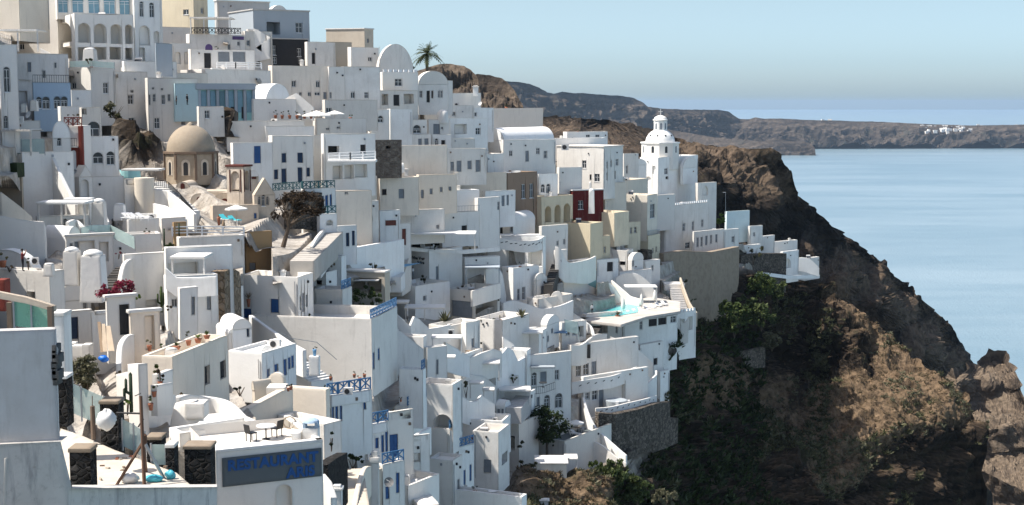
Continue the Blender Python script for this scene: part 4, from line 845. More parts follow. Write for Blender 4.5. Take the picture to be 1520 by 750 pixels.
H('grey vaulted house with a dark door beside the palm', 616, 621, 665, 105, 154, 58, 'oldwhite', 'vR', 'R w 634 114 8 10;R k 633 135 5 17;R k 640 135 3 11;R p 650 135 3 10;R p 654 135 3 10;R p 623 135 4 10', d=252, rise=2.4)
H('narrow white wing beside the vaulted palm house', 660, 664, 672, 120, 154, 50, 'oldwhite', 'p', '', d=256, dep=5, ph=.3)
H('white house with a dark arched window on the middle slope', 546, 551, 578, 163, 196, 58, 'white', 'p', 'R a 561 172 8 10', d=231, ph=.5)
H('plain white cube under the porch house', 574, 579, 612, 162, 200, 60, 'white', 'p', '', d=234, ph=.6)
H('white house with an arched dark opening and side steps', 606, 611, 634, 178, 204, 58, 'white', 'p', 'R a 613 186 12 12', d=240, ph=.5)
H('long white blue shaded house below the small windows', 478, 482, 560, 148, 176, 62, 'oldwhite', 'p', 'R p 484 160 8 7', d=224, ph=.4)
H('low white roof terrace house with umbrellas', 402, 408, 482, 176, 202, 62, 'white', 'p', '', d=212, ph=.4, rm='oldwhite')
H('white sun terrace house with a stained parapet', 330, 336, 452, 180, 204, 64, 'oldwhite', 'p', '', d=198, ph=.4)
H('white flat house below the blue parapet terrace', 388, 394, 466, 188, 212, 62, 'white', 'p', '', d=200, ph=.3)
H('low white house with vents beside the terrace umbrellas', 464, 470, 544, 176, 202, 62, 'white', 'p', 'R p 484 190 5 3;R p 500 188 5 3', d=212, ph=.3)
H('plain beige diagonal walled house above the lane', 494, 498, 552, 284, 348, 62, 'warmcream', 'p', 'R p 512 284 5 4', d=196, ph=.2)
H('white house with dark zigzag steps on its side', 508, 512, 562, 300, 352, 58, 'oldwhite', 'p', 'R p 548 322 5 8;R k 551 330 4 8', d=198, ph=.3)
# --- right hand end
H('white blocky house below the church with a slit window', 980, 987, 1052, 306, 372, 40, 'oldwhite', 'p', 'R p 1013 332 4 11;R p 1027 329 3 13;R p 1041 326 3 11;R p 1017 360 7 9', d=322, ph=.5, rail='L:framewhite:merlon R:framewhite:merlon')
H('white yard house with a rail below the church wall', 970, 976, 1002, 290, 330, 46, 'white', 'p', '', d=318, ph=.8)
H('white tall buttress house right of the church', 1032, 1036, 1064, 272, 336, 44, 'oldwhite', 'p', 'R n 1043 276 8 14', d=338, ph=.3)
H('long white guest house with a row of seaward doors', 1028, 1031, 1075, 344, 376, 50, 'white', 'p', 'R g 1034 353 3 14;R p 1040 352 3 14;R g 1047 350 3 14;R p 1054 349 3 13;R g 1062 348 3 12', d=324, ph=.5)
H('white end cube with one small window above the concrete wall', 1072, 1075, 1097, 341, 368, 48, 'white', 'p', 'R p 1086 351 4 9', d=334, ph=.4)
H('white pool house with a turquoise painted wall', 1076, 1079, 1113, 314, 350, 56, 'paleturq', 'p', '', d=356, ph=.7)
H('white stepped house beside the turquoise wall', 1110, 1113, 1132, 336, 366, 50, 'oldwhite', 'p', 'R p 1118 345 3 6', d=358, ph=.7)
H('low white house on the saddle before the last houses', 1126, 1130, 1150, 351, 378, 50, 'white', 'p', '', d=364, dep=6, ph=.4)
H('second last white house with a plain long wall', 1140, 1146, 1184, 360, 386, 48, 'white', 'p', '', d=372, dep=6, ph=.5)
H('white arch fronted house near the end of the ridge', 1158, 1162, 1186, 374, 410, 46, 'white', 'p', 'R A 1165 384 9 14', d=366, dep=5, ph=.4)
H('last small white house at the end of the ridge', 1176, 1182, 1216, 386, 408, 46, 'oldwhite', 'p', 'R g 1184 390 6 10', d=376, dep=5, ph=.3)
H('white walled terrace under the bushes at the ridge', 1088, 1094, 1130, 366, 384, 50, 'white', 'p', '', d=350, dep=5, ph=.5)
# near hillside and spur under the village
skyl = lerp_pts([(-90, 5), (60, 15), (240, 30), (330, 35), (470, 70), (560, 108), (620, 120), (680, 162), (740, 190), (800, 215), (850, 238), (920, 262), (950, 272), (1010, 290), (1060, 335), (1100, 355), (1150, 388), (1180, 414), (1205, 415), (1225, 426), (1250, 446), (1290, 476), (1330, 506), (1370, 532), (1405, 556), (1430, 580), (1443, 608), (1450, 650), (1456, 720), (1458, 800)])
_sk = skyl
skyl = lambda x: _sk(x) + 9 * min(1, max(0, (x - 1310) / 60)) + (0 if x < 1195 else min(1, (x - 1195) / 20) * (4.5 * mnoise.noise(V((x * .06, 7.7, 0))) + 2.5 * mnoise.noise(V((x * .19, 2.2, 0)))))
xs = list(np.linspace(-90, 960, 330)) + list(np.linspace(964, 1458, 210))
def rockw(x, y): return np.clip((x - (985 - (y - 420) * .22)) / 40, 0, 1) * np.clip((y - 380) / 30, 0, 1)
def rockm(x, y):
    low = np.clip((x - 750) / 30, 0, 1) * np.clip((y - 690 + (x - 760) * -.05) / 14, 0, 1)
    cave = np.exp(-(((x - 205) / 34) ** 2 + ((y - 222) / 26) ** 2)) + np.exp(-(((x - 318) / 24) ** 2 + ((y - 190) / 12) ** 2))
    return np.clip(np.maximum(np.maximum(rockw(x, y), low), cave * 1.4), 0, 1)
def depth_near(PX, PY):
    DD = Dv(PX, PY).copy()
    for x0, x1, y0, y1, Y0, Y1 in COVER:            # keep the ground behind whatever stands in front of it
        m_ = (PX > x0 - 1) & (PX < x1 + 1) & (PY > y0 - 1) & (PY < y1 + 1)
        if m_.any():
            yy = Y0 + (Y1 - Y0) * np.clip((PX - x0) / max(1e-3, x1 - x0), 0, 1)
            DD = np.where(m_, np.maximum(DD, yy + 1.0), DD)
    return DD
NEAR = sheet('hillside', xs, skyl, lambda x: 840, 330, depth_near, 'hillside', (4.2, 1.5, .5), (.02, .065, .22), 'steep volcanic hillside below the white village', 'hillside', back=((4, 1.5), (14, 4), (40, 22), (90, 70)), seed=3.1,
             attr=rockm, zoff=-.7, ampf=lambda x, y: rockm(x, y), step=2.4, soil=SUNLIT_SOIL_NEAR, crag=((3.6, .09), (1.6, .26), (.7, .7)), led=(1.2, 6.0))
# ================================================================ makers of smaller things
Z = V((0, 0, 1))
def catmull(pts, n=5):
    if len(pts) < 3: return pts
    out = []
    for i in range(len(pts) - 1):
        p0, p1, p2, p3 = pts[max(0, i - 1)], pts[i], pts[i + 1], pts[min(len(pts) - 1, i + 2)]
        for k in range(n):
            t = k / n
            out.append(tuple(.5 * ((2 * b) + (-a + c) * t + (2 * a - 5 * b + 4 * c - e) * t * t + (-a + 3 * b - 3 * c + e) * t ** 3) for a, b, c, e in zip(p0, p1, p2, p3)))
    out.append(tuple(pts[-1])); return out
def W(label, pts, hpx, d=None, t=.34, m='white', smooth=False, name='terrace_wall', cat='wall', sink=1.2, group=None, extra=None):
    """a freestanding wall; pts are the top line, hpx how far below it the wall meets the ground"""
    hs = hpx if hasattr(hpx, '__len__') else [hpx] * len(pts)
    ds = d if hasattr(d, '__len__') else [d or D(x, y + h) for (x, y), h in zip(pts, hs)]
    q = [tuple(P(x, y, e)) + (P(x, y + h, e).z - sink,) for (x, y), h, e in zip(pts, hs, ds)]
    if smooth: q = catmull(q, 5)
    tops = [V(p[:3]) for p in q]; mb = MB(); A = []; B = []; A0 = []; B0 = []
    for i, p in enumerate(tops):
        a = tops[max(0, i - 1)]; b = tops[min(len(tops) - 1, i + 1)]; v = V((b.x - a.x, b.y - a.y, 0))
        v = v.normalized() if v.length > 1e-6 else V((1, 0, 0)); s = V((-v.y, v.x, 0)) * t / 2
        A.append(p - s); B.append(p + s); A0.append(V((p.x - s.x, p.y - s.y, q[i][3]))); B0.append(V((p.x + s.x, p.y + s.y, q[i][3])))
    mb.grid([A0, A]); mb.grid([A, B]); mb.grid([B, B0]); mb.face([A0[0], A[0], B[0], B0[0]]); mb.face([B0[-1], B[-1], A[-1], A0[-1]])
    c = tops[len(tops) // 2]; loc = (c.x, c.y, min(x[3] for x in q))
    return single(name, label, cat, mb, m, loc, group)
def CAN(label, xl, yl, xr, yr, dep, hpx, m='white', d=None, th=.22, posts=2, slats=False, name='canopy', pm=None):
    dl = d or D(xl, yl + hpx); dr = (d if d else D(xr, yr + hpx)); 
    if not d: dr = .5 * (dl + dr); dl = dr - (dr - D(xr, yr + hpx)) * -.0
    a = P(xl, yl, dl); b = P(xr, yr, dr); b.z = a.z = (a.z + b.z) / 2
    u = V((b.x - a.x, b.y - a.y, 0)); L = u.length; u.normalize(); n = V((-u.y, u.x, 0))
    if n.y < 0: n = -n
    h = hpx * dl / F
    T = Thing(name, label, 'canopy', (a + b) / 2 - Z * h)
    q = MB()
    if slats:
        k = max(4, int(L / .35))
        for i in range(k): q.box(a + u * (L * i / k), u * (L / k * .55), n * dep, Z * th * .6)
        q.box(a - n * .1 - Z * th * .5, u * L, n * .14, Z * th * .5); q.box(a + n * (dep - .1) - Z * th * .5, u * L, n * .14, Z * th * .5)
    else: q.box(a, u * L, n * dep, Z * th)
    T.part('roof_slab', q, m)
    for i in range(posts):
        s = (i / max(1, posts - 1)) * (L - .3) + .1
        p = MB(); p.box(a + u * s + n * .1 - Z * (h + .3), u * .16, n * .16, Z * (h + .3)); T.part('post', p, pm or m)
    return T
def ST(label, xb, yb, xt, yt, w, n=None, m='oldwhite', d0=None, d1=None, name='stairway'):
    a = at(xb, yb, d0); b = at(xt, yt, d1); v = V((b.x - a.x, b.y - a.y, 0)); L = max(.6, v.length); u = v.normalized(); s = V((-u.y, u.x, 0)) * w
    H_ = b.z - a.z; n = n or max(3, int(abs(H_) / .19)); q = MB()
    for i in range(n):
        q.box(a + u * (L * i / n) - s / 2 - Z * 2.2, u * (L / n), s, Z * (2.2 + H_ * (i + 1) / n))
    return single(name, label, 'stairs', q, m, a)
def leaves(mb, c, r, n, size, flat=1.0, seed=0, shell=.35, clumps=None, up=0.0):
    """n leaf-sized faces spread through clumps inside an ellipsoid of radii r"""
    rg = random.Random(seed); c = V(c)
    cl = []
    for i in range(clumps or max(3, n // 70)):
        while 1:
            p = V((rg.uniform(-1, 1), rg.uniform(-1, 1), rg.uniform(-1, 1)))
            if shell <= p.length <= 1: break
        cl.append((V((p.x * r[0], p.y * r[1], p.z * r[2])), rg.uniform(.22, .46) * min(r)))
    for i in range(n):
        p, cr = cl[i % len(cl)]
        o = V((rg.gauss(0, 1), rg.gauss(0, 1), rg.gauss(0, .8))); o = o.normalized() * cr * rg.random() ** .5
        q = c + p + o; s = size * rg.uniform(.6, 1.4)
        e = V((rg.gauss(0, 1), rg.gauss(0, 1), rg.gauss(0, .6) + up)).normalized(); g = e.cross(V((rg.gauss(0, 1), rg.gauss(0, 1), rg.gauss(0, 1)))).normalized()
        mb.face([q - e * s * .6, q + g * s * .32, q + e * s * .6, q - g * s * .32])
def BUSH(label, x, y, wpx, hpx, m='leaf', n=300, size=None, d=None, name='bush', cat='bush', group=None, seed=None, base=True, depk=.8, up=0.0):
    """x, y: middle of the foot"""
    d = d or D(x, y); k = d / F; rx, rz = wpx * k / 2, hpx * k / 2; p = P(x, y, d); seed = seed if seed is not None else int(x * 7 + y)
    T = Thing(name, label, cat, p, group)
    q = MB(); leaves(q, p + Z * rz * 1.02, (rx * .8, rx * depk * .8, rz * .8), n, size or max(.16, min(rx, rz) * .28), seed=seed, up=up)
    T.part('foliage', q, m)
    if base:
        s = MB(); rg = random.Random(seed)
        for i in range(4):
            a = rg.uniform(0, 6.28); s.tube(p - Z * .3, p + V((math.cos(a) * rx * .4, math.sin(a) * rx * .4, rz * 1.1)), .035 + rx * .02, .02, 5)
        T.part('stem', s, 'bark')
    return T
def TREE(label, x, y, wpx, hpx, crown_px, m='leafdark', n=1200, size=.34, d=None, name='tree', lean=0, tr=.22, seed=1, shell=.3):
    d = d or D(x, y); k = d / F; p = P(x, y, d); top = P(x + lean, y - hpx, d); top.y = p.y; rx = wpx * k / 2; rz = crown_px * k / 2
    T = Thing(name, label, 'tree', p); c = V((top.x, p.y, top.z - rz)); q = MB()
    leaves(q, c, (rx * .85, rx * .75, rz * .85), n, size, seed=seed, shell=shell); T.part('crown', q, m)
    t = MB(); rg = random.Random(seed); f = p + (c - p) * .45
    t.tube(p - Z * .4, f, tr, tr * .75, 8)
    for i in range(9):
        a = i * 2.4; e = c + V((math.cos(a) * rx * rg.uniform(.35, .8), math.sin(a) * rx * rg.uniform(.3, .7), rz * rg.uniform(-.5, .7)))
        mdl = f.lerp(e, .5) + Z * rz * .12; t.tube(f, mdl, tr * .5, tr * .3, 6); t.tube(mdl, e, tr * .3, tr * .08, 5)
    T.part('trunk', t, 'bark')
    return T
def POT(label, x, y, wpx, hpx, m='leaf', pm='terracotta', d=None, name='potted_plant', group=None, hp=.45, style='leaf', seed=0):
    d = d or D(x, y); k = d / F; p = P(x, y, d); r = wpx * k / 2; h = hpx * k
    T = Thing(name, label, 'plant', p, group); q = MB()
    ph = h * hp; q.lathe(p - Z * .05, [(.0, 0), (r * .42, 0), (r * .62, ph * .8), (r * .7, ph), (r * .55, ph), (r * .5, ph * .85), (0, ph * .82)], 12); T.part('pot', q, pm, smooth=True)
    f = MB()
    if style == 'leaf': leaves(f, p + Z * (ph + (h - ph) * .5), (r * .9, r * .9, (h - ph) * .5), 70, max(.1, r * .3), seed=seed + int(x))
    else:
        rg = random.Random(seed + int(x))
        for i in range(22):
            a = i * 2.399; el = rg.uniform(.3, 1.2); v = V((math.cos(a) * math.cos(el), math.sin(a) * math.cos(el), math.sin(el))); L = (h - ph) * rg.uniform(.8, 1.1); s = v.cross(Z).normalized() * r * .12; b0 = p + Z * ph
            f.face([b0 - s, b0 + s, b0 + v * L * .6 + s * .8, b0 + v * L, b0 + v * L * .6 - s * .8])
    T.part('plant', f, m); return T
def CACT(label, x, y, hpx, arms=2, d=None, m='cactus', group=None):
    d = d or D(x, y); p = P(x, y, d); h = hpx * d / F; T = Thing('cactus', label, 'cactus', p, group); q = MB(); r = max(.07, h * .055)
    def col(a, b, r):
        q.tube(a, b, r, r * .95, 8); q.tube(b, b + Z * r, r * .95, r * .2, 8)
    col(p - Z * .2, p + Z * h, r); rg = random.Random(int(x))
    for i in range(arms):
        a = rg.uniform(0, 6.28); z0 = h * rg.uniform(.15, .45); e = p + V((math.cos(a) * r * 3.5, math.sin(a) * r * 3.5, z0 + r * 2)); q.tube(p + Z * z0, e, r * .8, r * .8, 6); col(e, e + Z * h * rg.uniform(.25, .5), r * .8)
    T.part('stem', q, m, smooth=True)
    return T
def AGAVE(label, x, y, wpx, hpx, m='leafolive', d=None, n=26, name='agave'):
    d = d or D(x, y); p = P(x, y, d); k = d / F; f = MB(); rg = random.Random(int(x * 3))
    for i in range(n):
        a = i * 2.399; el = rg.uniform(.15, 1.35); v = V((math.cos(a) * math.cos(el), math.sin(a) * math.cos(el), math.sin(el))); L = wpx * k * .55 * math.cos(el) + hpx * k * math.sin(el); s = v.cross(Z).normalized() * L * .08
        f.face([p - s, p + s, p + v * L * .5 + s * 1.2, p + v * L + Z * -.05, p + v * L * .5 - s * 1.2])
    return single(name, label, 'plant', f, m, p)
def CHIM(label, x, y, wpx, hpx, style='cap', d=None, m='white', group=None, capm=None):
    d = d or D(x, y); p = P(x, y, d); k = d / F; w = wpx * k; h = hpx * k; T = Thing('chimney', label, 'chimney', p, group); q = MB()
    if style == 'taper':
        q.hexa([p + V((a * w * .5, b * w * .5, -.4)) for a, b in ((-1, -1), (1, -1), (1, 1), (-1, 1))], [p + V((a * w * .42, b * w * .42, h)) for a, b in ((-1, -1), (1, -1), (1, 1), (-1, 1))])
        T.part('stack', q, m); c = MB(); c.lathe(p + Z * h, [(w * .40, 0), (w * .44, .06), (w * .40, min(.3, h * .08)), (w * .2, min(.5, h * .13)), (0, min(.55, h * .15))], 12); T.part('cap', c, m, smooth=True)
    elif style == 'arch':
        q.cbox(p - Z * .4, w, w * .8, h * .62 + .4); T.part('stack', q, m); c = MB()
        for s in (-1, 1): c.cbox(p + V((s * w * .38, 0, h * .62)), w * .2, w * .7, h * .22)
        c.lathe(p + Z * h * .84, [(w * .55, 0), (w * .5, h * .07), (w * .3, h * .14), (0, h * .17)], 12); T.part('cap', c, capm or m)
    else:
        q.cbox(p - Z * .4, w, w, h * .8 + .4); T.part('stack', q, m); c = MB(); c.cbox(p + Z * h * .8, w * 1.3, w * 1.3, h * .1); c.cbox(p + Z * h * .9, w * .8, w * .8, h * .1); T.part('cap', c, m)
    return T
def ACU(label, x, y, wpx, hpx, d=None, rz=0.0, m='plastic'):
    d = d or D(x, y); p = P(x, y, d); k = d / F; w, h = wpx * k, hpx * k; T = Thing('air_conditioner', label, 'air conditioner', p); q = MB()
    q.cbox(p, w, w * .4, h, rz); T.part('case', q, m); c, s = math.cos(rz), math.sin(rz); n = V((s, -c, 0)); f = MB(); ce = p + Z * h * .5 + n * (w * .2 + .005) - V((c, s, 0)) * w * .12
    f.tube(ce, ce + n * .03, h * .36, h * .36, 14); T.part('fan_grille', f, 'charcoal'); return T
def DISH(label, x, y, rpx, d=None, m='dish', az=-.6):
    d = d or D(x, y + rpx); k = d / F; p = P(x, y, d); r = rpx * k; T = Thing('satellite_dish', label, 'satellite dish', p - Z * r * 1.6)
    ax = V((math.sin(az), -math.cos(az), .45)).normalized(); e = ax.orthogonal().normalized(); g = ax.cross(e); q = MB()
    q.grid([[p + (e * math.cos(a) + g * math.sin(a)) * r * t + ax * (.28 * r * t * t) for a in [2 * math.pi * i / 16 for i in range(17)]] for t in (0.02, .4, .75, 1)])
    T.part('bowl', q, m, smooth=True); a = MB(); a.tube(p - Z * r * 1.6, p, r * .07, r * .07, 6); a.tube(p - g * r * .9, p + ax * r * .9, r * .03, r * .03, 5); T.part('mast', a, 'steel'); return T
def PARA(label, x, ytop, ybot, wpx, m='canvas', d=None, group=None):
    d = d or D(x, ybot); k = d / F; b = P(x, ybot, d); t = P(x, ytop, d); h = t.z - b.z; r = wpx * k / 2; T = Thing('parasol', label, 'parasol', b, group); q = MB()
    n = 8; rim = [b + V((math.cos(a) * r, math.sin(a) * r, h * .999 - r * .33)) for a in [math.pi / 8 + 2 * math.pi * i / n for i in range(n)]]; top = b + Z * h
    for i in range(n):
        j = (i + 1) % n; q.face([rim[i], rim[j], top]); q.face([rim[i], rim[i] - Z * .16, rim[j] - Z * .16, rim[j]])
    T.part('canopy', q, m); s = MB(); s.tube(b, top + Z * .12, .035, .03, 6); T.part('pole', s, 'paleplank'); return T
def FOLD(label, x, ytop, ybot, wpx, m='canvas', d=None, group=None):
    d = d or D(x, ybot); k = d / F; b = P(x, ybot, d); h = P(x, ytop, d).z - b.z; r = wpx * k / 2; T = Thing('folded_parasol', label, 'parasol', b, group); q = MB()
    q.lathe(b, [(r * .6, h * .3), (r, h * .42), (r * .75, h * .7), (r * .35, h * .93), (.02, h)], 9); T.part('canopy', q, m, smooth=True); s = MB(); s.tube(b, b + Z * h * .4, .04, .04, 6); T.part('pole', s, 'paleplank'); return T
_LG = {}
def LOUNGE(label, x, y, yaw, m='whitecloth', d=None, L=1.9, group=None):
    p = at(x, y, d)
    if m in _LG:
        o = copy_tree(_LG[m]); o.location = p; o.rotation_euler = (0, 0, yaw); o['label'] = label
        if group: o['group'] = group
        return o
    T = Thing('sun_lounger', label, 'sun lounger', (0, 0, 0), group); q = MB(); q.box((-.34, 0, .28), V((.68, 0, 0)), V((0, L, 0)), Z * .06)
    for a in (-.3, .24):
        for b in (.1, L - .2): q.box((a, b, 0), V((.06, 0, 0)), V((0, .06, 0)), Z * .28)
    T.part('frame', q, 'framewhite'); c = MB(); c.box((-.32, 0, .345), V((.64, 0, 0)), V((0, L * .6, 0)), Z * .09); T.part('mattress', c, m)
    b = MB(); b.box((-.32, L * .61, .345), V((.64, 0, 0)), V((0, L * .32, .42)), V((0, -.05, .08))); T.part('backrest', b, m)
    T.o.location = p; T.o.rotation_euler = (0, 0, yaw); _LG[m] = T.o; return T.o
def TABLE(label, x, y, r=.42, d=None, m='plastic', h=.73):
    p = at(x, y, d); T = Thing('table', label, 'table', p); q = MB(); q.lathe(p + Z * (h - .05), [(0, 0), (r, 0), (r, .05), (0, .05)], 16); T.part('tabletop', q, m); s = MB(); s.tube(p, p + Z * (h - .05), .04, .04, 6); s.lathe(p, [(.24, 0), (.2, .04), (.03, .07)], 10); T.part('pedestal', s, 'blackmetal'); return T
_CH = {}
def CHAIR(label, x, y, yaw, m='plastic', d=None, group=None):
    p = at(x, y, d)
    if m in _CH:
        o = copy_tree(_CH[m]); o.location = p; o.rotation_euler = (0, 0, yaw); o['label'] = label
        if group: o['group'] = group
        return o
    T = Thing('chair', label, 'chair', (0, 0, 0), group); q = MB(); q.box((-.22, -.22, .42), V((.44, 0, 0)), V((0, .44, 0)), Z * .05); T.part('seat', q, m)
    b = MB(); b.box((-.22, .2, .47), V((.44, 0, 0)), V((0, .04, 0)), V((0, .08, .43))); T.part('backrest', b, m)
    for a in (-.2, .16):
        for c in (-.2, .16): l = MB(); l.box((a, c, 0), V((.04, 0, 0)), V((0, .04, 0)), Z * .42); T.part('leg', l, m)
    T.o.location = p; T.o.rotation_euler = (0, 0, yaw); _CH[m] = T.o; return T.o
def PERSON(label, x, y, hpx, shirt, trousers, d=None, yaw=0.0, pose='stand', h=None, hair='hairdark'):
    d = d or D(x, y); p = P(x, y, d); h = h or min(1.85, max(1.55, hpx * d / F)); s = h / 1.75
    vs = []; es = []; rs = []
    def v(co, r, par=None):
        vs.append(V(co) * s); rs.append(r * s); i = len(vs) - 1
        if par is not None: es.append((par, i))
        return i
    pel = v((0, 0, .95), .135); wa = v((0, 0, 1.1), .125, pel); ch = v((0, .0, 1.32), .15, wa); nk = v((0, 0, 1.48), .06, ch); hb = v((0, -.01, 1.56), .085, nk); ht = v((0, 0, 1.68), .085, hb)
    hands = []
    for sx in (-1, 1):
        hp = v((sx * .1, 0, .88), .1, pel); kn = v((sx * .11, -.02, .5), .062, hp); an = v((sx * .11, .01, .09), .045, kn); v((sx * .13, -.14, .03), .04, an)
        sh = v((sx * .19, 0, 1.42), .06, ch)
        if pose == 'camera': el = v((sx * .25, -.1, 1.2), .042, sh); wr = v((sx * .07, -.26, 1.5), .032, el); hands.append((V((sx * .05, -.27, 1.56)) * s, V((-sx * .3, -.1, .9))))
        else: el = v((sx * .26, .02, 1.14), .042, sh); wr = v((sx * .25, -.06, .9), .032, el); hands.append((V((sx * .25, -.07, .86)) * s, V((0, -.15, -1))))
    me = bpy.data.meshes.new('body'); me.from_pydata([tuple(q) for q in vs], es, []); o = bpy.data.objects.new('body', me); COL.objects.link(o)
    sk_ = o.modifiers.new('skin', 'SKIN'); o.modifiers.new('sub', 'SUBSURF').levels = 1; o.modifiers['sub'].render_levels = 1
    for i, r in enumerate(rs): me.skin_vertices[0].data[i].radius = (r, r * .85)
    me.skin_vertices[0].data[0].use_root = True
    dg = bpy.context.evaluated_depsgraph_get(); ev = bpy.data.meshes.new_from_object(o.evaluated_get(dg)); bpy.data.objects.remove(o)
    mb = MB(); mb.v = [tuple(q.co) for q in ev.vertices]
    for f in ev.polygons:
        z = sum(mb.v[i][2] for i in f.vertices) / len(f.vertices) / s; xx = abs(sum(mb.v[i][0] for i in f.vertices) / len(f.vertices)) / s
        mb.f.append(tuple(f.vertices)); mb.m.append(3 if z < .07 else 1 if z < .98 and xx < .2 else 2 if z < .95 and xx > .2 else 0 if z < 1.47 and not (pose == 'camera' and z > 1.44) else 2)
    for c, dr in hands:
        dr = dr.normalized(); e = dr.orthogonal().normalized(); n0 = len(mb.f)
        mb.tube(c - dr * .05 * s, c + dr * .05 * s, .03 * s, .034 * s, 6)
        for k in range(4): mb.tube(c + dr * .045 * s + e * (k - 1.5) * .018 * s, c + dr * (.1 + .012 * (1.5 - abs(k - 1.5))) * s + e * (k - 1.5) * .02 * s, .009 * s, .007 * s, 5)
        mb.tube(c - dr * .01 * s, c + dr * .04 * s + e * .055 * s, .011 * s, .008 * s, 5)
        for k in range(n0, len(mb.f)): mb.m[k] = 2
    T = Thing('person', label, 'person', (0, 0, 0)); T.part('body', mb, [shirt, trousers, 'skin', 'blackcloth'], smooth=True)
    hm = MB(); hm.lathe(V((0, .012, 1.60)) * s, [(.1 * s, 0), (.105 * s, .06 * s), (.085 * s, .12 * s), (.04 * s, .155 * s), (0, .16 * s)], 12); T.part('hair', hm, hair, smooth=True)
    fc = MB()
    for sx in (-1, 1): fc.cbox(V((sx * .033, -.083, 1.615)) * s, .02 * s, .012 * s, .012 * s)
    fc.cbox(V((0, -.09, 1.535)) * s, .04 * s, .01 * s, .01 * s); T.part('face', fc, 'hairdark')
    T.o.location = p; T.o.rotation_euler = (0, 0, yaw); return T
def LAMP(label, x, ytop, ybot, d=None, arm=.0):
    d = d or D(x, ybot); b = P(x, ybot, d); t = P(x, ytop, d); T = Thing('street_lamp', label, 'street lamp', b); q = MB(); q.tube(b - Z * .4, t, .06, .045, 8); T.part('pole', q, 'steel')
    g = MB(); g.box(t - V((.7, .08, 0)), V((.75, 0, 0)), V((0, .16, 0)), Z * .1); T.part('lamp_head', g, 'lamp'); return T
def GLASS(label, pts, hpx, d=None, m='rail_glass', name='glass_balustrade'):
    T = None; ps = [P(x, y, d or D(x, y + hpx)) for x, y in pts]; zs = [P(x, y + hpx, d or D(x, y + hpx)).z for x, y in pts]
    T = Thing(name, label, 'balustrade', (ps[0].x, ps[0].y, zs[0]))
    for i in range(len(ps) - 1):
        a, b = ps[i], ps[i + 1]; s = V((-(b - a).y, (b - a).x, 0)).normalized() * .012; q = MB()
        q.hexa([V((a.x, a.y, zs[i])) - s, V((b.x, b.y, zs[i + 1])) - s, V((b.x, b.y, zs[i + 1])) + s, V((a.x, a.y, zs[i])) + s], [a - s, b - s, b + s, a + s]); T.part('glass_panel', q, m)
    for p, z in zip(ps, zs): r = MB(); r.box(V((p.x - .03, p.y - .03, z - .2)), V((.06, 0, 0)), V((0, .06, 0)), Z * (p.z - z + .25)); T.part('post', r, 'steel')
    return T
def RAIL(label, pts, hpx, style='bars', m='blackmetal', d=None, h=1.0, name='railing'):
    ps = [P(x, y + hpx, d or D(x, y + hpx)) for x, y in pts]; q = MB()
    for a, b in zip(ps, ps[1:]): balustrade(q, a, b, h, style)
    return single(name, label, 'railing', q, m, ps[0])
def BOXT(name, label, cat, x, y, wpx, hpx, depm, m, rz=0.0, d=None, cap=None):
    """small masonry block with a coping"""
    d = d or D(x, y); p = P(x, y, d); k = d / F; T = Thing(name, label, cat, p); q = MB(); q.cbox(p - Z * .5, wpx * k, depm, hpx * k + .5, rz); T.part('block', q, m)
    if cap: c = MB(); c.cbox(p + Z * hpx * k, wpx * k * 1.1, depm * 1.1, .12, rz); T.part('coping', c, cap)
    return T
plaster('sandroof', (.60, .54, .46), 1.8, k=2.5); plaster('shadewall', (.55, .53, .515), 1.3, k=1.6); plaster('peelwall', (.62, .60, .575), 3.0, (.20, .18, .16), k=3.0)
# ================================================================ landmarks
def octa(mb, c, r, z0, z1, n=8, a0=math.pi / 8, mi=0):
    mb.hexa([V((c.x + r * math.cos(a0 + 2 * math.pi * k / n), c.y + r * math.sin(a0 + 2 * math.pi * k / n), z0)) for k in range(n)], [V((c.x + r * math.cos(a0 + 2 * math.pi * k / n), c.y + r * math.sin(a0 + 2 * math.pi * k / n), z1)) for k in range(n)], mi)
def archplate(mb, c, u, w, h, n, proud=.03, mi=0):
    """an arched plate standing a little proud of a wall; c: middle of its foot"""
    r, ap = arch_pts(-w / 2, w / 2, 0, h); lp = [(w / 2, 0), (-w / 2, 0)] + ap
    f = [c + u * a + Z * b + n * proud for a, b in lp]; g = [c + u * a + Z * b for a, b in lp]; mb.face(f, mi)
    for i in range(len(f)): j = (i + 1) % len(f); mb.face([f[i], f[j], g[j], g[i]], mi)
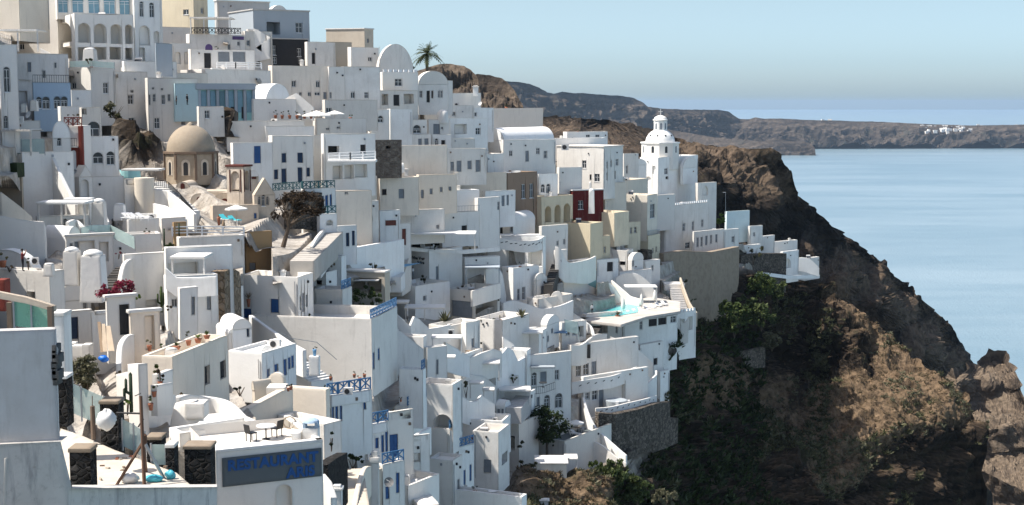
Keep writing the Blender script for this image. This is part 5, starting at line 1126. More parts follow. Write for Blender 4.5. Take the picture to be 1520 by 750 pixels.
# old domed church
d = 182.0; k = d / F; c0 = P(276, 264, d); c = V((c0.x, c0.y + 3.2, c0.z))
T = Thing('old_church', 'old stone church with a weathered brown dome', 'church', c)
R = 39 * k; zt = P(276, 229, d).z
q = MB(); octa(q, c, R, c.z - 1, zt); T.part('drum', q, 'domestone')
q = MB(); octa(q, c, R * 1.07, zt, zt + .28); T.part('cornice', q, 'oldwood')
q = MB(); hr = 36 * k; q.lathe(V((c.x, c.y, zt + .28)), [(hr * math.cos(a), hr * 1.10 * math.sin(a)) for a in [math.pi / 2 * i / 10 for i in range(10)]] + [(.5, hr * 1.10), (.16, hr * 1.2), (0, hr * 1.22)], 32); T.part('dome', q, 'domestone', smooth=True)
for i in range(8):
    a = 2 * math.pi * i / 8 - math.pi / 2 + math.pi / 4 * 0; n = V((math.cos(a), math.sin(a), 0)); u = V((-n.y, n.x, 0)); m_ = c + n * R * math.cos(math.pi / 8)
    if n.y > .4: continue
    f = MB(); archplate(f, m_ + Z * .25, u, 1.15, 2.1, n, .06); fo = T.part('window', f, 'chapelstone'); g = MB(); archplate(g, m_ + Z * .3 + n * .06, u, .6, 1.7, n, .01); T.part('pane', g, 'charcoal', parent=fo)
    p_ = MB(); a2 = a + math.pi / 8; e = c + V((math.cos(a2), math.sin(a2), 0)) * R * 1.0; p_.cbox(V((e.x, e.y, c.z - .3)), .3, .3, zt - c.z + .3, a2); T.part('pilaster', p_, 'oldwood')
q = MB(); a = P(262, 284, 178); b = P(336, 284, 178); q.box(V((a.x, 178, a.z - 6)), V((b.x - a.x, 0, 0)), V((0, 8.5, 0)), Z * 6); q.box(V((a.x - 1.2, 176.5, a.z - 8)), V((b.x - a.x + 5.0, 0, 0)), V((0, 8, 0)), Z * 6.1); T.part('wall', q, 'chapelstone')
for x0, x1, yt, dd in ((283, 310, 287, 175.4), (316, 352, 286, 175.0), (262, 282, 270, 177.4)):
    A = P(x0, 312, dd); B = P(x1, 312, dd); tz = P(x0, yt, dd).z; w_ = B.x - A.x; rr = w_ / 2; zs = tz - rr * .85; q = MB()
    ring = lambda y: [V((A.x + rr - rr * math.cos(math.pi * i / 14), y, zs + rr * .85 * math.sin(math.pi * i / 14))) for i in range(15)]
    q.grid([ring(dd), ring(dd + 7)]); f = ring(dd); q.face([V((A.x, dd, A.z - 3))] + f + [V((B.x, dd, A.z - 3))]); q.face([V((A.x, dd, A.z - 3)), V((A.x, dd + 7, A.z - 3)), V((A.x, dd + 7, zs)), V((A.x, dd, zs))]); q.face([V((B.x, dd, A.z - 3)), V((B.x, dd + 7, A.z - 3)), V((B.x, dd + 7, zs)), V((B.x, dd, zs))])
    v_ = T.part('vault', q, 'chapelstone'); g = MB(); archplate(g, V((A.x + rr, dd, zs - .55)), V((1, 0, 0)), rr * .62, 1.1, V((0, -1, 0)), .04); T.part('window', g, 'maroon', parent=v_)
H('stone bell tower with two arched openings beside the brown dome', 336, 361, 373, 247, 290, 24, 'chapelstone', 'f', 'L A 343 254 12 30;R A 363.5 254 6 28', d=172, name='bell_tower', cat='bell tower', rm='maroon')
TT = HOUSES['stone bell tower with two arched openings beside the brown dome']
q = MB(); cc = TT.C + TT.uL * TT.LL * .5 + TT.uR * .7; q.lathe(V((cc.x, cc.y, P(350, 272, 172).z)), [(.34, 0), (.28, .12), (.2, .5), (.08, .62), (0, .64)], 12); q.tube(V((cc.x, cc.y, P(350, 272, 172).z + .6)), V((cc.x, cc.y, P(350, 256, 172).z)), .03, .03, 5); TT.part('bell', q, 'rust')
for pts in (((341, 252), (341, 285)), ((357, 252), (357, 285)), ((362, 252), (362, 285)), ((371, 252), (371, 284))):
    q = MB(); r0 = ray(*pts[0]); fc = TT.faces['L' if pts[0][0] < 361 else 'R']; 
    hit = lambda x, y: CAM + ray(x, y) * ((fc[0] - CAM).dot(fc[2]) / ray(x, y).dot(fc[2]))
    a, b = hit(*pts[0]), hit(*pts[1]); q.box(V((a.x, a.y, b.z)) + fc[2] * .05 - fc[1] * .05, fc[1] * .12, fc[2] * -.1, Z * (a.z - b.z)); TT.part('trim', q, 'maroon')
H('stone gabled chapel front with dark red edging', 374, 377, 408, 265, 330, 64, 'chapelstone', 'gR', 'R a 383 292 4 12;R a 388.5 288 5 18;R a 395 292 4 12', d=170, dep=6, rise=2.0, name='chapel', cat='chapel', rm='chapelstone')
H('stone house wall below the bell tower', 312, 316, 384, 306, 340, 64, 'chapelstone', 'p', 'R b 377 317 4 8', d=167, dep=4, ph=.2)
H('low stone side house with a barrel end behind the belfry', 362, 366, 384, 252, 268, 60, 'chapelstone', 'vR', 'R r 372 256 9 10', d=182, rise=.9, dep=4)
# white church with the tall lantern
T = H('white church with a ribbed dome, lantern and cross on the ridge', 950, 977, 1036, 234, 312, 34, 'white', 'p', 'R w 986 250 5 9;L n 958 262 8 18;L n 968 246 5 12;R k 988 262 4 4', d=333, ph=.3, name='church', cat='church', key='church')
d = 338.0; k = d / F; b0 = P(982, 234, d); c = V((b0.x, b0.y + 3.5, b0.z)); zt = P(982, 213, d).z
q = MB(); octa(q, c, 28 * k, c.z - 3, zt, a0=math.pi / 8 + .25); q2 = MB(); octa(q2, c, 29.5 * k, zt - .1, zt + .25, a0=math.pi / 8 + .25); T.part('drum', q, 'white'); T.part('cornice', q2, 'white')
for i in range(8):
    a = math.pi / 4 * i + .25; n = V((math.cos(a), math.sin(a), 0)); u = V((-n.y, n.x, 0))
    if n.y > .3: continue
    g = MB(); archplate(g, c + n * 28 * k * math.cos(math.pi / 8) + Z * 1.1, u, .65, 1.6, n, .03); T.part('window', g, 'glassdark')
q = MB(); R = 22 * k; hz = P(982, 193, d).z - zt; q.lathe(V((c.x, c.y, zt + .2)), [(R * math.cos(a), hz * math.sin(a)) for a in [math.pi / 2 * i / 9 for i in range(9)]] + [(0, hz)], 32); T.part('dome', q, 'white', smooth=True)
for i in range(10):
    a = 2 * math.pi * i / 10; n = V((math.cos(a), math.sin(a), 0)); g = MB(); e = c + n * R * .86 + Z * (zt + .2 - c.z + hz * .5); g.tube(e - n * .1, e + n * .12, .22, .22, 8); T.part('dome_light', g, 'charcoal')
zl = P(982, 194, d).z; zl1 = P(982, 179, d).z; q = MB(); octa(q, V((c.x, c.y, 0)), 10.5 * k, zl - .8, zl1); L_ = T.part('lantern', q, 'white')
for i in range(8):
    a = math.pi / 4 * i; n = V((math.cos(a), math.sin(a), 0)); u = V((-n.y, n.x, 0)); g = MB(); archplate(g, V((c.x, c.y, zl + .25)) + n * 10.5 * k * math.cos(math.pi / 8), u, .55, 1.5, n, .03); T.part('pane', g, 'greydoor', parent=L_)
q = MB(); q.lathe(V((c.x, c.y, zl1)), [(11.5 * k, 0), (11.5 * k, .15)] + [(10 * k * math.cos(a), .15 + 6.5 * k * math.sin(a)) for a in [math.pi / 2 * i / 6 for i in range(6)]] + [(0, .15 + 6.5 * k)], 20); T.part('lantern_dome', q, 'white', smooth=True)
zc = zl1 + 6.5 * k; q = MB(); q.box(V((c.x - .07, c.y - .07, zc)), V((.14, 0, 0)), V((0, .14, 0)), Z * 1.7); q.box(V((c.x - .5, c.y - .06, zc + .95)), V((1.0, 0, 0)), V((0, .12, 0)), Z * .14); T.part('cross', q, 'white')
H('white vaulted church wing right of the drum', 1010, 1014, 1036, 234, 262, 40, 'white', 'vR', '', d=340, rise=2.6, dep=6)
H('white church forecourt house below the drum', 930, 934, 960, 236, 268, 44, 'white', 'vR', 'R n 938 246 8 14', d=327, rise=1.5, dep=5)
# red tower
d = 161.0; T = Thing('red_tower', 'narrow red and white tower house with a red lattice parapet', 'tower', at(108, 258, d))
a, b = P(95, 205, d), P(122, 205, d); zb = P(100, 262, d).z; zt = P(100, 187, d).z; w_ = b.x - a.x
q = MB(); q.box(V((a.x + .3, d + .35, zb - 2)), V((w_ - .6, 0, 0)), V((0, 4, 0)), Z * (zt - zb + 2)); T.part('wall', q, 'white')
for x in (a.x, b.x - .45): q = MB(); q.box(V((x, d, zb - 2)), V((.45, 0, 0)), V((0, .6, 0)), Z * (zt - zb + 2)); T.part('pier', q, 'brick')
z1 = P(100, 218, d).z; q = MB(); q.box(V((a.x + .45, d + .05, zb - 1)), V((w_ - .9, 0, 0)), V((0, .3, 0)), Z * (z1 - zb + 1)); T.part('lower_panel', q, 'brick')
q = MB(); archplate(q, V(((a.x + b.x) / 2, d + .05, P(100, 252, d).z)), V((1, 0, 0)), .5, 2.2, V((0, -1, 0)), .04); T.part('window', q, 'whitecloth')
q = MB(); balustrade(q, V((a.x, d + .1, zt)), V((b.x, d + .1, zt)), P(100, 174, d).z - zt, 'lattice'); T.part('parapet_lattice', q, 'brick')
q = MB(); q.box(V((a.x + .5, d - .5, P(100, 219, d).z)), V((w_ - 1.0, 0, 0)), V((0, .9, 0)), Z * .14); T.part('balcony', q, 'white'); q = MB(); balustrade(q, V((a.x + .5, d - .45, P(100, 218, d).z)), V((b.x - .5, d - .45, P(100, 218, d).z)), 1.0, 'bars'); T.part('balcony_rail', q, 'blackmetal')
for i, x in enumerate((102, 109, 116)): POT('small white pot %s on the red lattice parapet' % ('nearest the pale house', 'in the middle', 'nearest the arched house')[i], x, 174.5, 4, 5, 'leafolive', 'whitecloth', d=161.4, name='flower_pot')
# blue glass building columns
T = HOUSES['blueglass']; O, u, n, L = T.faces['R']
for i in range(7):
    q = MB(); s = L * (i + .1) / 6.3; q.box(O + u * s + n * .02 - Z * (O.z - T.zb), u * .45, n * .3, Z * (O.z - T.zb - .3)); T.part('column', q, 'bluegrey' if i % 2 else 'bluegrey')
q = MB(); q.box(O - u * .2 + n * .02 - Z * .9, u * (L + .4), n * .5, Z * .9); T.part('fascia', q, 'bluegrey')
for i in range(6):
    q = MB(); s = L * (i + .1) / 6.3 + .55; q.box(O + u * s + n * .02 - Z * 4.2, u * (L / 6.3 - .65), n * .06, Z * 3.1); T.part('glass_panel', q, 'skyglass' if i != 2 else 'glasspane2')
for x in (346, 362): 
    q = MB(); hitp = CAM + ray(x, 176) * ((O - CAM).dot(n) / ray(x, 176).dot(n)); q.box(hitp - u * .35 + n * .03, u * .7, n * .06, Z * 1.7); T.part('door', q, 'charcoal')
# signs
def text_part(T, txt, O, u, n, size, m, depth=.04, parent=None, name='lettering', shear=0, sx=1.0, bold=.012):
    cu = bpy.data.curves.new('t', 'FONT'); cu.body = txt; cu.size = size; cu.extrude = depth / 2; cu.offset = bold; cu.align_x = 'LEFT'; cu.space_character = 1.05; cu.shear = shear
    o = bpy.data.objects.new('t', cu); COL.objects.link(o); bpy.context.view_layer.update()
    me = bpy.data.meshes.new_from_object(o.evaluated_get(bpy.context.evaluated_depsgraph_get())); bpy.data.objects.remove(o)
    v = Z.copy(); mb = MB(); mb.v = [tuple(O + u * p.co.x * sx + v * p.co.y + n * (p.co.z + depth / 2)) for p in me.vertices]
    mb.f = [tuple(p.vertices) for p in me.polygons]; mb.m = [0] * len(mb.f); wd = max([p.co.x for p in me.vertices] or [0])
    return T.part(name, mb, m, parent=parent), wd
# restaurant with the painted sign
d0 = 66.0; a = P(320, 672, d0); dd = 68.2; b = P(479, 656, dd); b.z = a.z; u = V((b.x - a.x, b.y - a.y, 0)); L = u.length; u.normalize(); n = V((u.y, -u.x, 0))
T = Thing('restaurant', 'white restaurant building with a slate panel lettered in blue', 'restaurant', V((a.x, a.y, a.z - 6)))
q = MB(); wall_face(q, a, u, n, L, a.z - 7, a.z, [(L * .55, L * .70, a.z - 5.6, a.z - 1.95, 'n')], 0, 0); back = -n * 6
E, G = a + back, b + back; z_ = lambda p, z: V((p.x, p.y, z))
q.face([z_(a, a.z - 7), z_(E, a.z - 7), z_(E, a.z), z_(a, a.z)]); q.face([z_(E, a.z - 7), z_(G, a.z - 7), z_(G, a.z), z_(E, a.z)]); q.face([z_(b, a.z - 7), z_(G, a.z - 7), z_(G, a.z), z_(b, a.z)]); T.part('wall', q, 'white')
q = MB(); q.box(a - n * .35 - Z * .02, u * L, n * .38, Z * .14); q.box(b - u * .3 + back * .0 - Z * .02, u * .3, back, Z * .14); T.part('coping', q, 'white')
q = MB(); q.face([z_(p, a.z - .55) for p in (a, b, G, E)]); T.part('roof', q, 'oldwhite')
S0 = a + u * L * .055; pw = L * .93; q = MB(); q.box(z_(S0, a.z - 1.72) + n * .01, u * pw, n * .05, Z * 1.42); S = T.part('sign_panel', q, 'slate')
_, wd = text_part(T, 'RESTAURANT', z_(S0 + u * pw * .05, a.z - .93) + n * .062, u, n, .70, 'signblue', parent=S, bold=.03, sx=1.0)
text_part(T, 'ARIS', z_(S0 + u * pw * .64, a.z - 1.60) + n * .062, u, n, .68, 'signblue', parent=S, bold=.03, sx=1.0)
RA, Ru, Rn, RL = a, u, n, L
def onroof(x, y, z): r = ray(x, y); return CAM + r * ((z - CAMZ) / r.z)
zR = a.z - .55
def rd(x, y): return onroof(x, y, zR).y
CHIM('blue and white arched chimney on the lettered restaurant', 462, 657, 24, 38, 'arch', d=69.3, capm='blue')
BOXT('roof_block', 'white roof block beside the blue chimney', 'block', 441, 656, 13, 16, .8, 'white', d=69.0)
TABLE('round white table on the restaurant roof', 395, 652, .5, d=rd(395, 652), m='framewhite')
CHAIR('dark folding chair leaning by the roof table', 373, 655, 2.4, 'blackmetal', d=rd(373, 655)); CHAIR('grey chair tucked at the roof table of the restaurant', 411, 648, -2.2, 'blackmetal', d=rd(411, 648))
q = MB(); w0 = onroof(430, 645, zR) + Z * .25
for i in range(60): rg = random.Random(i); aa = rg.uniform(0, 6.28); q.tube(w0 + V((math.cos(aa) * .32, rg.uniform(-.1, .1), .38 + math.sin(aa) * .3)), w0 + V((math.cos(aa + .9) * .36, rg.uniform(-.12, .12), .38 + math.sin(aa + .9) * .34)), .02, .015, 4)
single('dried_wreath', 'wreath of dried twigs on the restaurant roof', 'wreath', q, 'paleplank', w0)
T = HOUSES['suites']
O, u, n, L = T.faces['L']
hit = lambda x, y: CAM + ray(x, y) * ((O - CAM).dot(n) / ray(x, y).dot(n))
text_part(T, 'Vina Vea', hit(612.5, 384.5) + n * .05, -u, n, .66, 'charcoal', bold=.02); text_part(T, 'Suites', hit(620, 391) + n * .05, -u, n, .6, 'charcoal', bold=.02)
# purple shop boards
T = HOUSES['white shop house with two broad grey windows']; O, u, n, L = T.faces['R']; hit = lambda x, y: CAM + ray(x, y) * ((O - CAM).dot(n) / ray(x, y).dot(n))
p_ = hit(310, 74); q = MB(); archplate(q, p_ - Z * .05, u, 1.15, .95, n, .08); T.part('sign_board', q, 'purple')
T = HOUSES['white restaurant house under a slatted dining terrace']; O, u, n, L = T.faces['R']; p_ = hit2 = CAM + ray(345, 59) * ((O - CAM).dot(n) / ray(345, 59).dot(n)); q = MB(); q.box(p_ + n * .02, u * 1.9, n * .08, Z * .55); T.part('sign_board', q, 'purple')
# ================================================================ close buildings at the frame's edge
d = 41.0; a = P(-40, 489, 40.5); b = P(82, 489, d); a.z = b.z; aY = 40.5; T = Thing('grey_wall_house', 'close grey shaded house wall with a broken edge and peeling foot', 'house', V((b.x, b.y, b.z - 5)))
rg = random.Random(4); prof = [(82, 489), (83, 512), (86, 520), (85, 540), (83.5, 560), (85, 575), (86, 600), (86.5, 632), (88, 655)]
q = MB(); ff = [P(x, y, d) for x, y in prof]; lft = V((-1, .03, 0)); q.face([V((a.x, aY, a.z)), *[V((p.x, aY + (41.0 - aY) * (p.x - a.x) / (b.x - a.x), p.z)) for p in ff], V((a.x, aY, ff[-1].z))][::-1]); back = V((-.12, .45, 0))
ff = [V((p.x, aY + (41.0 - aY) * (p.x - a.x) / (b.x - a.x), p.z)) for p in ff]; q.face([V((a.x, aY, a.z)), ff[0], ff[0] + back, V((a.x, aY, a.z)) + back])
for p, r in zip(ff, ff[1:]): q.face([p, r, r + back, p + back])
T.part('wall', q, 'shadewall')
q = MB(); z1 = P(80, 653, d).z; zl = P(80, 790, d).z; c_ = P(318, 723, 49); e0 = V((P(90, 655, d - .2).x, d - .2, z1)); q.face([V((a.x, aY - .2, z1)), e0, P(107, 725, d + .3), P(107, 800, d + .3), V((a.x, aY - .2, zl))]); q.face([P(107, 725, d + .3), P(322, 723, 47.5), P(322, 800, 47.5), P(107, 800, d + .3)]); q.face([V((a.x, aY - .2, z1)), e0, e0 + V((0, 1.2, 0)), V((a.x, aY + 1.0, z1))])
q.face([P(107, 725, d - .25), P(322, 723, 47.5), P(322, 719, 49.5), P(107, 720, d + 2)]); T.part('lower_wall', q, 'peelwall')
q = MB(); q.tube(P(9, 680, 40.5), P(7, 760, 40.5), .06, .06, 8); T.part('drain_pipe', q, 'oldwhite')
q = MB()
for i in range(7): y = 500 + i * 8; q.cbox(P(84 + rg.uniform(-.5, 2.5), y + 22, d + .2), rg.uniform(.1, .22), .5, rg.uniform(.18, .3))
T.part('exposed_stone', q, 'darkgrey')
BOXT('stone_pillar', 'stubby black lava pillar with pale mortar beside the sandy roof', 'pillar', 125, 727, 31, 62, .7, 'lava', d=44.5, cap='concrete')
BOXT('stone_pillar', 'tall black lava pillar with a grey cap by the restaurant sign', 'pillar', 298, 722, 39, 62, .95, 'lava', d=56, cap='concrete')
BOXT('stone_pillar', 'black lava pillar under the white pier at the glass balustrade', 'pillar', 97, 612, 16, 54, .8, 'lava', d=55, cap='white')
BOXT('stone_pillar', 'black lava pillar behind the wrapped bag', 'pillar', 168, 664, 27, 70, .9, 'lava', d=57.8, cap='concrete')
BOXT('stone_pillar', 'small black lava pillar holding the glass box', 'pillar', 233, 690, 22, 42, .8, 'lava', d=55.4, cap='concrete')
BOXT('stone_pillar', 'thin black lava pillar left of the restaurant wall', 'pillar', 256, 702, 13, 42, .7, 'lava', d=54.4, cap='white')
# sandy roof
zr = P(215, 722, 51).z
def onz_(x, y): r = ray(x, y); return CAM + r * ((zr - CAMZ) / r.z)
q = MB(); A = [onz_(x, y) for x, y in ((84, 662), (90, 636), (120, 646), (170, 668), (262, 702), (285, 722), (318, 724), (230, 742), (140, 744), (100, 720))]; top = A; q.face(top); q.hexa([V((p.x, p.y, zr - 4)) for p in A], [V((p.x, p.y, zr - .02)) for p in A]); single('sandy_roof', 'sand coloured flat roof under the rusty tripod', 'roof', q, 'sandroof', (top[0].x, top[0].y, zr - 4), None).__setitem__('kind', 'thing')
# rusty tripod hoist
d = 51.5; T = Thing('tripod_hoist', 'rusty tripod hoist with a steel arm on the sandy roof', 'hoist', P(214, 726, d))
ap = P(213, 655, d); q = MB(); q.tube(P(215, 738, d - .6), P(209, 588, d), .075, .06, 8); T.part('mast', q, 'rust')
q = MB(); q.tube(ap, P(172, 722, d - .3), .065, .06, 6); T.part('leg', q, 'rust'); q = MB(); q.tube(ap, P(248, 718, d + .8), .07, .065, 6); T.part('leg', q, 'steel'); q = MB(); q.tube(ap, P(219, 712, d + 2), .045, .04, 6); T.part('leg', q, 'rust')
q = MB(); q.tube(P(172, 721, d - .3), P(248, 717, d + .8), .04, .04, 6); q.tube(P(215, 736, d - .6), P(248, 717, d + .8), .04, .04, 6); T.part('base_frame', q, 'rust')
q = MB(); q.tube(P(173, 613, d), P(212, 614, d), .04, .04, 6); q.tube(P(205, 634, d), P(213, 622, d), .03, .03, 6); q.tube(P(200, 588, d), P(209, 584, d), .02, .02, 6); T.part('arm', q, 'blackmetal')
q = MB(); q.lathe(P(214, 652, d) - Z * .2, [(.05, 0), (.11, .05), (.11, .35), (.05, .4)], 8); q.lathe(P(217, 744, d - .7), [(.1, 0), (.16, .1), (.13, .35), (.05, .45)], 8); T.part('clamp', q, 'rust')
d = 53.0; q = MB(); cc = P(158, 622, d); rg = random.Random(2)
rows = []
for j in range(11):
    t = math.pi * j / 10; rows.append([cc + V((math.cos(a) * math.sin(t) * .36 * (1 + .16 * math.sin(5 * a + j * 1.7)), math.sin(a) * math.sin(t) * .36, math.cos(t) * (.44 if t > 1.5 else .36) + .05 * math.sin(3 * a + j))) for a in [2 * math.pi * i / 22 for i in range(23)]])
q.grid(rows); single('wrapped_bag', 'crumpled clear plastic wrapped bundle hanging from the hoist arm', 'bundle', q, 'plastic', cc, smooth=True)
def SACK(label, x, y, wpx, hpx, m, d, s=1):
    k = d / F; c = P(x, y, d); rows = []; rg = random.Random(s); ph = [rg.uniform(0, 6) for _ in range(4)]
    for j in range(9):
        t = math.pi * j / 8; rows.append([c + Z * hpx * k * .45 + V((math.cos(a) * math.sin(t) * wpx * k / 2 * (1 + .2 * math.sin(3 * a + ph[0] + j)), math.sin(a) * math.sin(t) * wpx * k / 3, math.cos(t) * hpx * k / 2 * (1 + .15 * math.sin(4 * a + ph[1])))) for a in [2 * math.pi * i / 20 for i in range(21)]])
    q = MB(); q.grid(rows); return single('sack', label, 'sack', q, m, c, smooth=True)
def onp(x, y, z): r = ray(x, y); return (CAM + r * ((z - CAMZ) / r.z)).y
SACK('white plastic sack at the tripod foot', 192, 717, 30, 17, 'plastic', onp(192, 717, zr), 3); SACK('cyan plastic sack behind the hoist mast', 228, 715, 26, 11, 'cyanplastic', onp(228, 715, zr), 5); SACK('round cyan plastic sack beside the tripod leg', 253, 711, 16, 14, 'cyanplastic', onp(253, 711, zr), 8)
for i in range(16):
    rg = random.Random(i + 50); x, y = rg.uniform(120, 250), rg.uniform(668, 716); c0 = P(x, y, onp(x, y, zr)); q = MB(); q.cbox(c0, rg.uniform(.05, .25), rg.uniform(.05, .2), rg.uniform(.03, .1), rg.uniform(0, 3)); single('rubble_chip', 'small chip of rubble on the sandy roof', 'rubble', q, rg.choice(['sand', 'concrete', 'terracotta', 'oldwood']), c0, 'rubble chips on the sandy roof')
SACK('bright blue bag lying beside the olive bush', 154, 537, 15, 10, 'bluebag', 91, 4)
q = MB(); q.tube(P(139, 652, 57.4), P(137, 603, 57.4), .11, .1, 8); q.tube(P(137, 603, 57.4), P(137, 588, 57.4), .02, .02, 5); single('wooden_post', 'weathered wooden post with an iron rod at the roof edge', 'post', q, 'oldwood', P(139, 650, 58))
GLASS('pale glass balustrade on the bend beside the lava pillars', [(106, 569), (120, 575), (155, 590), (178, 594)], 44, d=59.5)
GLASS('small glass box between two lava pillars', [(224, 660), (246, 660)], 30, d=54.6)
GLASS('slanting glass balustrade behind the tripod', [(181, 622), (198, 630), (215, 642)], 40, d=57.5)
T = GLASS('green glass balcony screen in a timber frame', [(20, 446), (46, 449), (72, 455)], 38, d=50, m='green_glass', name='glass_screen')
W('beige balcony rail slanting over the green glass', [(-10, 431), (40, 441), (82, 454)], [10, 9, 8], d=49.6, t=.25, m='beige', name='balcony_rail', sink=0)
BOXT('timber_post', 'dark timber post at the green glass screen', 'post', 76, 488, 7, 34, .25, 'oldwood', d=49.4); BOXT('timber_post', 'grey timber post left of the green glass', 'post', 16, 488, 7, 40, .25, 'oldwood', d=50.5)
BOXT('white_pier', 'tall white pier beside the broken wall edge', 'pier', 92, 556, 22, 92, 1.0, 'white', d=58, cap='white')
BOXT('brick_stub', 'reddish plaster stub behind the balcony rail', 'block', 4, 446, 16, 32, .8, 'brick', d=70)
# ================================================================ walls, stairs, canopies, small things
# --- left slope
W('white gable wall slanting down from the tower to the canopy house', [(78, 232), (92, 262), (106, 290), (114, 304)], [70, 44, 24, 8], d=[152, 150, 148, 146], name='buttress_wall')
W('long beige topped stair parapet at the frame edge', [(-10, 280), (0, 285), (22, 303), (44, 321)], [18, 18, 16, 14], d=[128, 128, 129, 130], t=1.0, m='cream')
W('white wall under the stair parapet', [(-10, 318), (30, 326), (64, 330), (66, 340)], [80, 70, 64, 60], d=[124, 125, 126, 126.5])
BOXT('clipped_hedge', 'dark clipped hedge in the beige terrace bed', 'hedge', 14, 256, 34, 14, 2.2, 'leafdark', d=146)
BUSH('fluffy top of the clipped terrace hedge', 14, 257, 38, 17, 'leafdark', 500, .22, d=145.5, base=False, name='hedge', cat='hedge')
CAN('white pergola roof with thin posts on the buttress house', -4, 195, 46, 193, 4.0, 33, d=150, posts=3, slats=True, name='pergola')
GLASS('grey glass windbreak under the white pergola', [(0, 206), (20, 206), (32, 207), (66, 206)], 22, d=151)
CAN('flat white canopy over the arched cave doors', 53, 305, 126, 302, 3.2, 30, d=139, posts=3)
CAN('small white roof ledge beside the tall gable tower', 94, 300, 132, 297, 2.0, 18, d=143, posts=2)
for a in ((138, 158, 300, 340, 'white tapered wall fin beside the canopy house'), (170, 186, 304, 322, 'short white tapered fin by the cylinder wall')):
    CHIM(a[4], (a[0] + a[1]) / 2, a[3], (a[1] - a[0]), a[3] - a[2], 'taper')
W('curved white terrace wall below the two fins', [(118, 300), (128, 303), (142, 300), (152, 312), (160, 330)], [28, 30, 26, 18, 10], smooth=True)
W('low white curving wall by the turquoise glass', [(100, 330), (112, 326), (124, 336), (138, 344), (160, 346)], [16, 18, 14, 10, 8], smooth=True)
GLASS('turquoise tinted glass rail around the lower pool terrace', [(120, 338), (136, 334), (164, 334), (200, 352)], 18, m='rail_glass')
q = MB(); q.lathe(at(215, 304), [(1.15, -1), (1.15, P(215, 264, D(215, 304)).z - at(215, 304).z)], 20, sq=.9); q.lathe(at(215, 304) + Z * (P(215, 264, D(215, 304)).z - at(215, 304).z), [(1.15, 0), (0, .02)], 20, sq=.9); single('round_wall', 'cream rounded stair tower below the hot tub', 'tower', q, 'cream', at(215, 304), smooth=True)
W('white curved shell parapet beside the hot tub', [(152, 248), (158, 244), (168, 245), (176, 252), (180, 258)], [10, 14, 14, 10, 6], smooth=True); W('second curved shell parapet under the parasol', [(146, 250), (150, 247), (158, 252), (162, 260)], [10, 12, 10, 6], smooth=True)
q = MB(); q.lathe(at(192, 264), [(0, .95), (1.25, .95), (1.35, 1.0), (1.4, 0), (0, 0)], 18); single('hot_tub', 'turquoise hot tub on the blue shaded terrace', 'hot tub', q, 'turq', at(192, 264), smooth=False)
PARA('cream parasol in front of the dark arches', 150, 235, 250, 22)
PARA('white parasol beside the stone chapel wall', 351, 304, 330, 34)
CAN('pale roof plate over the arched cave suite', 180, 252, 236, 256, 3, 6, posts=0, d=168)
W('white terrace edge wall along the loungers', [(190, 326), (230, 324), (262, 326)], 12)
for i, x in enumerate((203, 208, 213, 224)): LOUNGE('%s white lounger on the wide roof below the dome' % ('first', 'second', 'third', 'fourth')[i], x, 328, 1.2, 'whitecloth', d=150)
ST('blue shaded stair with a railing beside the domed church', 284, 316, 232, 270, 2.0, 14, 'white')
RAIL('thin dark railing down the church stair', [(230, 268), (250, 272), (268, 290), (286, 312)], 10)
W('white stair wall under the church railing', [(228, 280), (250, 284), (270, 300), (290, 318)], [26, 26, 18, 10])
W('white terrace wall below the church stair', [(228, 302), (246, 306), (276, 326)], [18, 18, 10])
RAIL('white plank fence on the flat house roof', [(256, 343), (300, 342), (362, 343)], 8, 'rails', 'framewhite')
CACT('dark green columnar cactus beside the ochre block', 244, 364, 24, 0); CACT('shorter columnar cactus on the plank fence roof', 266, 352, 20, 0)
BUSH('round bright clipped bush on the lower roof terrace', 252, 376, 30, 18, 'leaf', 500, .2)
BUSH('dry tuft of grass on the lounger roof edge', 216, 386, 18, 8, 'leafdry', 120, .14); BUSH('reddish low plants on the roof edge', 176, 380, 14, 7, 'bougain', 120, .14); BUSH('pale dry tuft beside the reddish plants', 186, 380, 12, 6, 'leafdry', 90, .12)
LOUNGE('turquoise sun lounger under the chapel parasol', 343, 330, .9, 'turqcloth', d=160); LOUNGE('second turquoise lounger near the chapel wall', 356, 332, .9, 'turqcloth', d=160)
POT('tall terracotta urn on the chapel terrace', 325, 334, 8, 14, 'leafdry', d=158, hp=.9); FOLD('folded brown parasol on the chapel terrace', 332, 326, 344, 6, 'wood', d=156)
TREE('dead looking brown tree beside the ochre house', 420, 362, 92, 84, 58, 'leafbrown', 2000, .32, d=158, lean=18, tr=.28, seed=5)
# stepped street
ST('wide beige stepped lane climbing past the brown tree', 448, 388, 494, 344, 2.6, 18, 'paving', d0=150, d1=178)
W('white parapet along the stepped lane', [(462, 366), (470, 352), (480, 340), (487, 338)], [10, 10, 10, 8]); W('white lower parapet of the stepped lane', [(474, 384), (486, 368), (500, 352), (506, 344)], [14, 14, 14, 12])
W('dark stone wall under the green railing terrace', [(424, 286), (450, 284), (476, 286)], [40, 42, 44], d=[172, 176, 180], m='drystone', t=.6)
RAIL('dark green lattice railing on the shutter house terrace', [(404, 275), (424, 273), (446, 272)], 9, 'lattice', 'greenlat', d=183)
BUSH('dark bush at the parapet above the slab hut', 480, 392, 12, 18, 'leafdark', 160, .2)
POT('dark pot with a thin yucca on the ledge of the cobalt shutter house', 369, 455, 9, 24, 'leafdry', 'terracotta', d=147, style='spike', hp=.5)
W('white tall pillar wall left of the cobalt shutter house', [(344, 424), (356, 424)], [48, 46], d=[138, 139.5], t=.8); W('long diagonal stair wall under the cobalt shutter house', [(372, 468), (400, 488), (430, 508), (452, 520)], [26, 26, 24, 20], d=[132, 128, 124, 121])
q = MB()
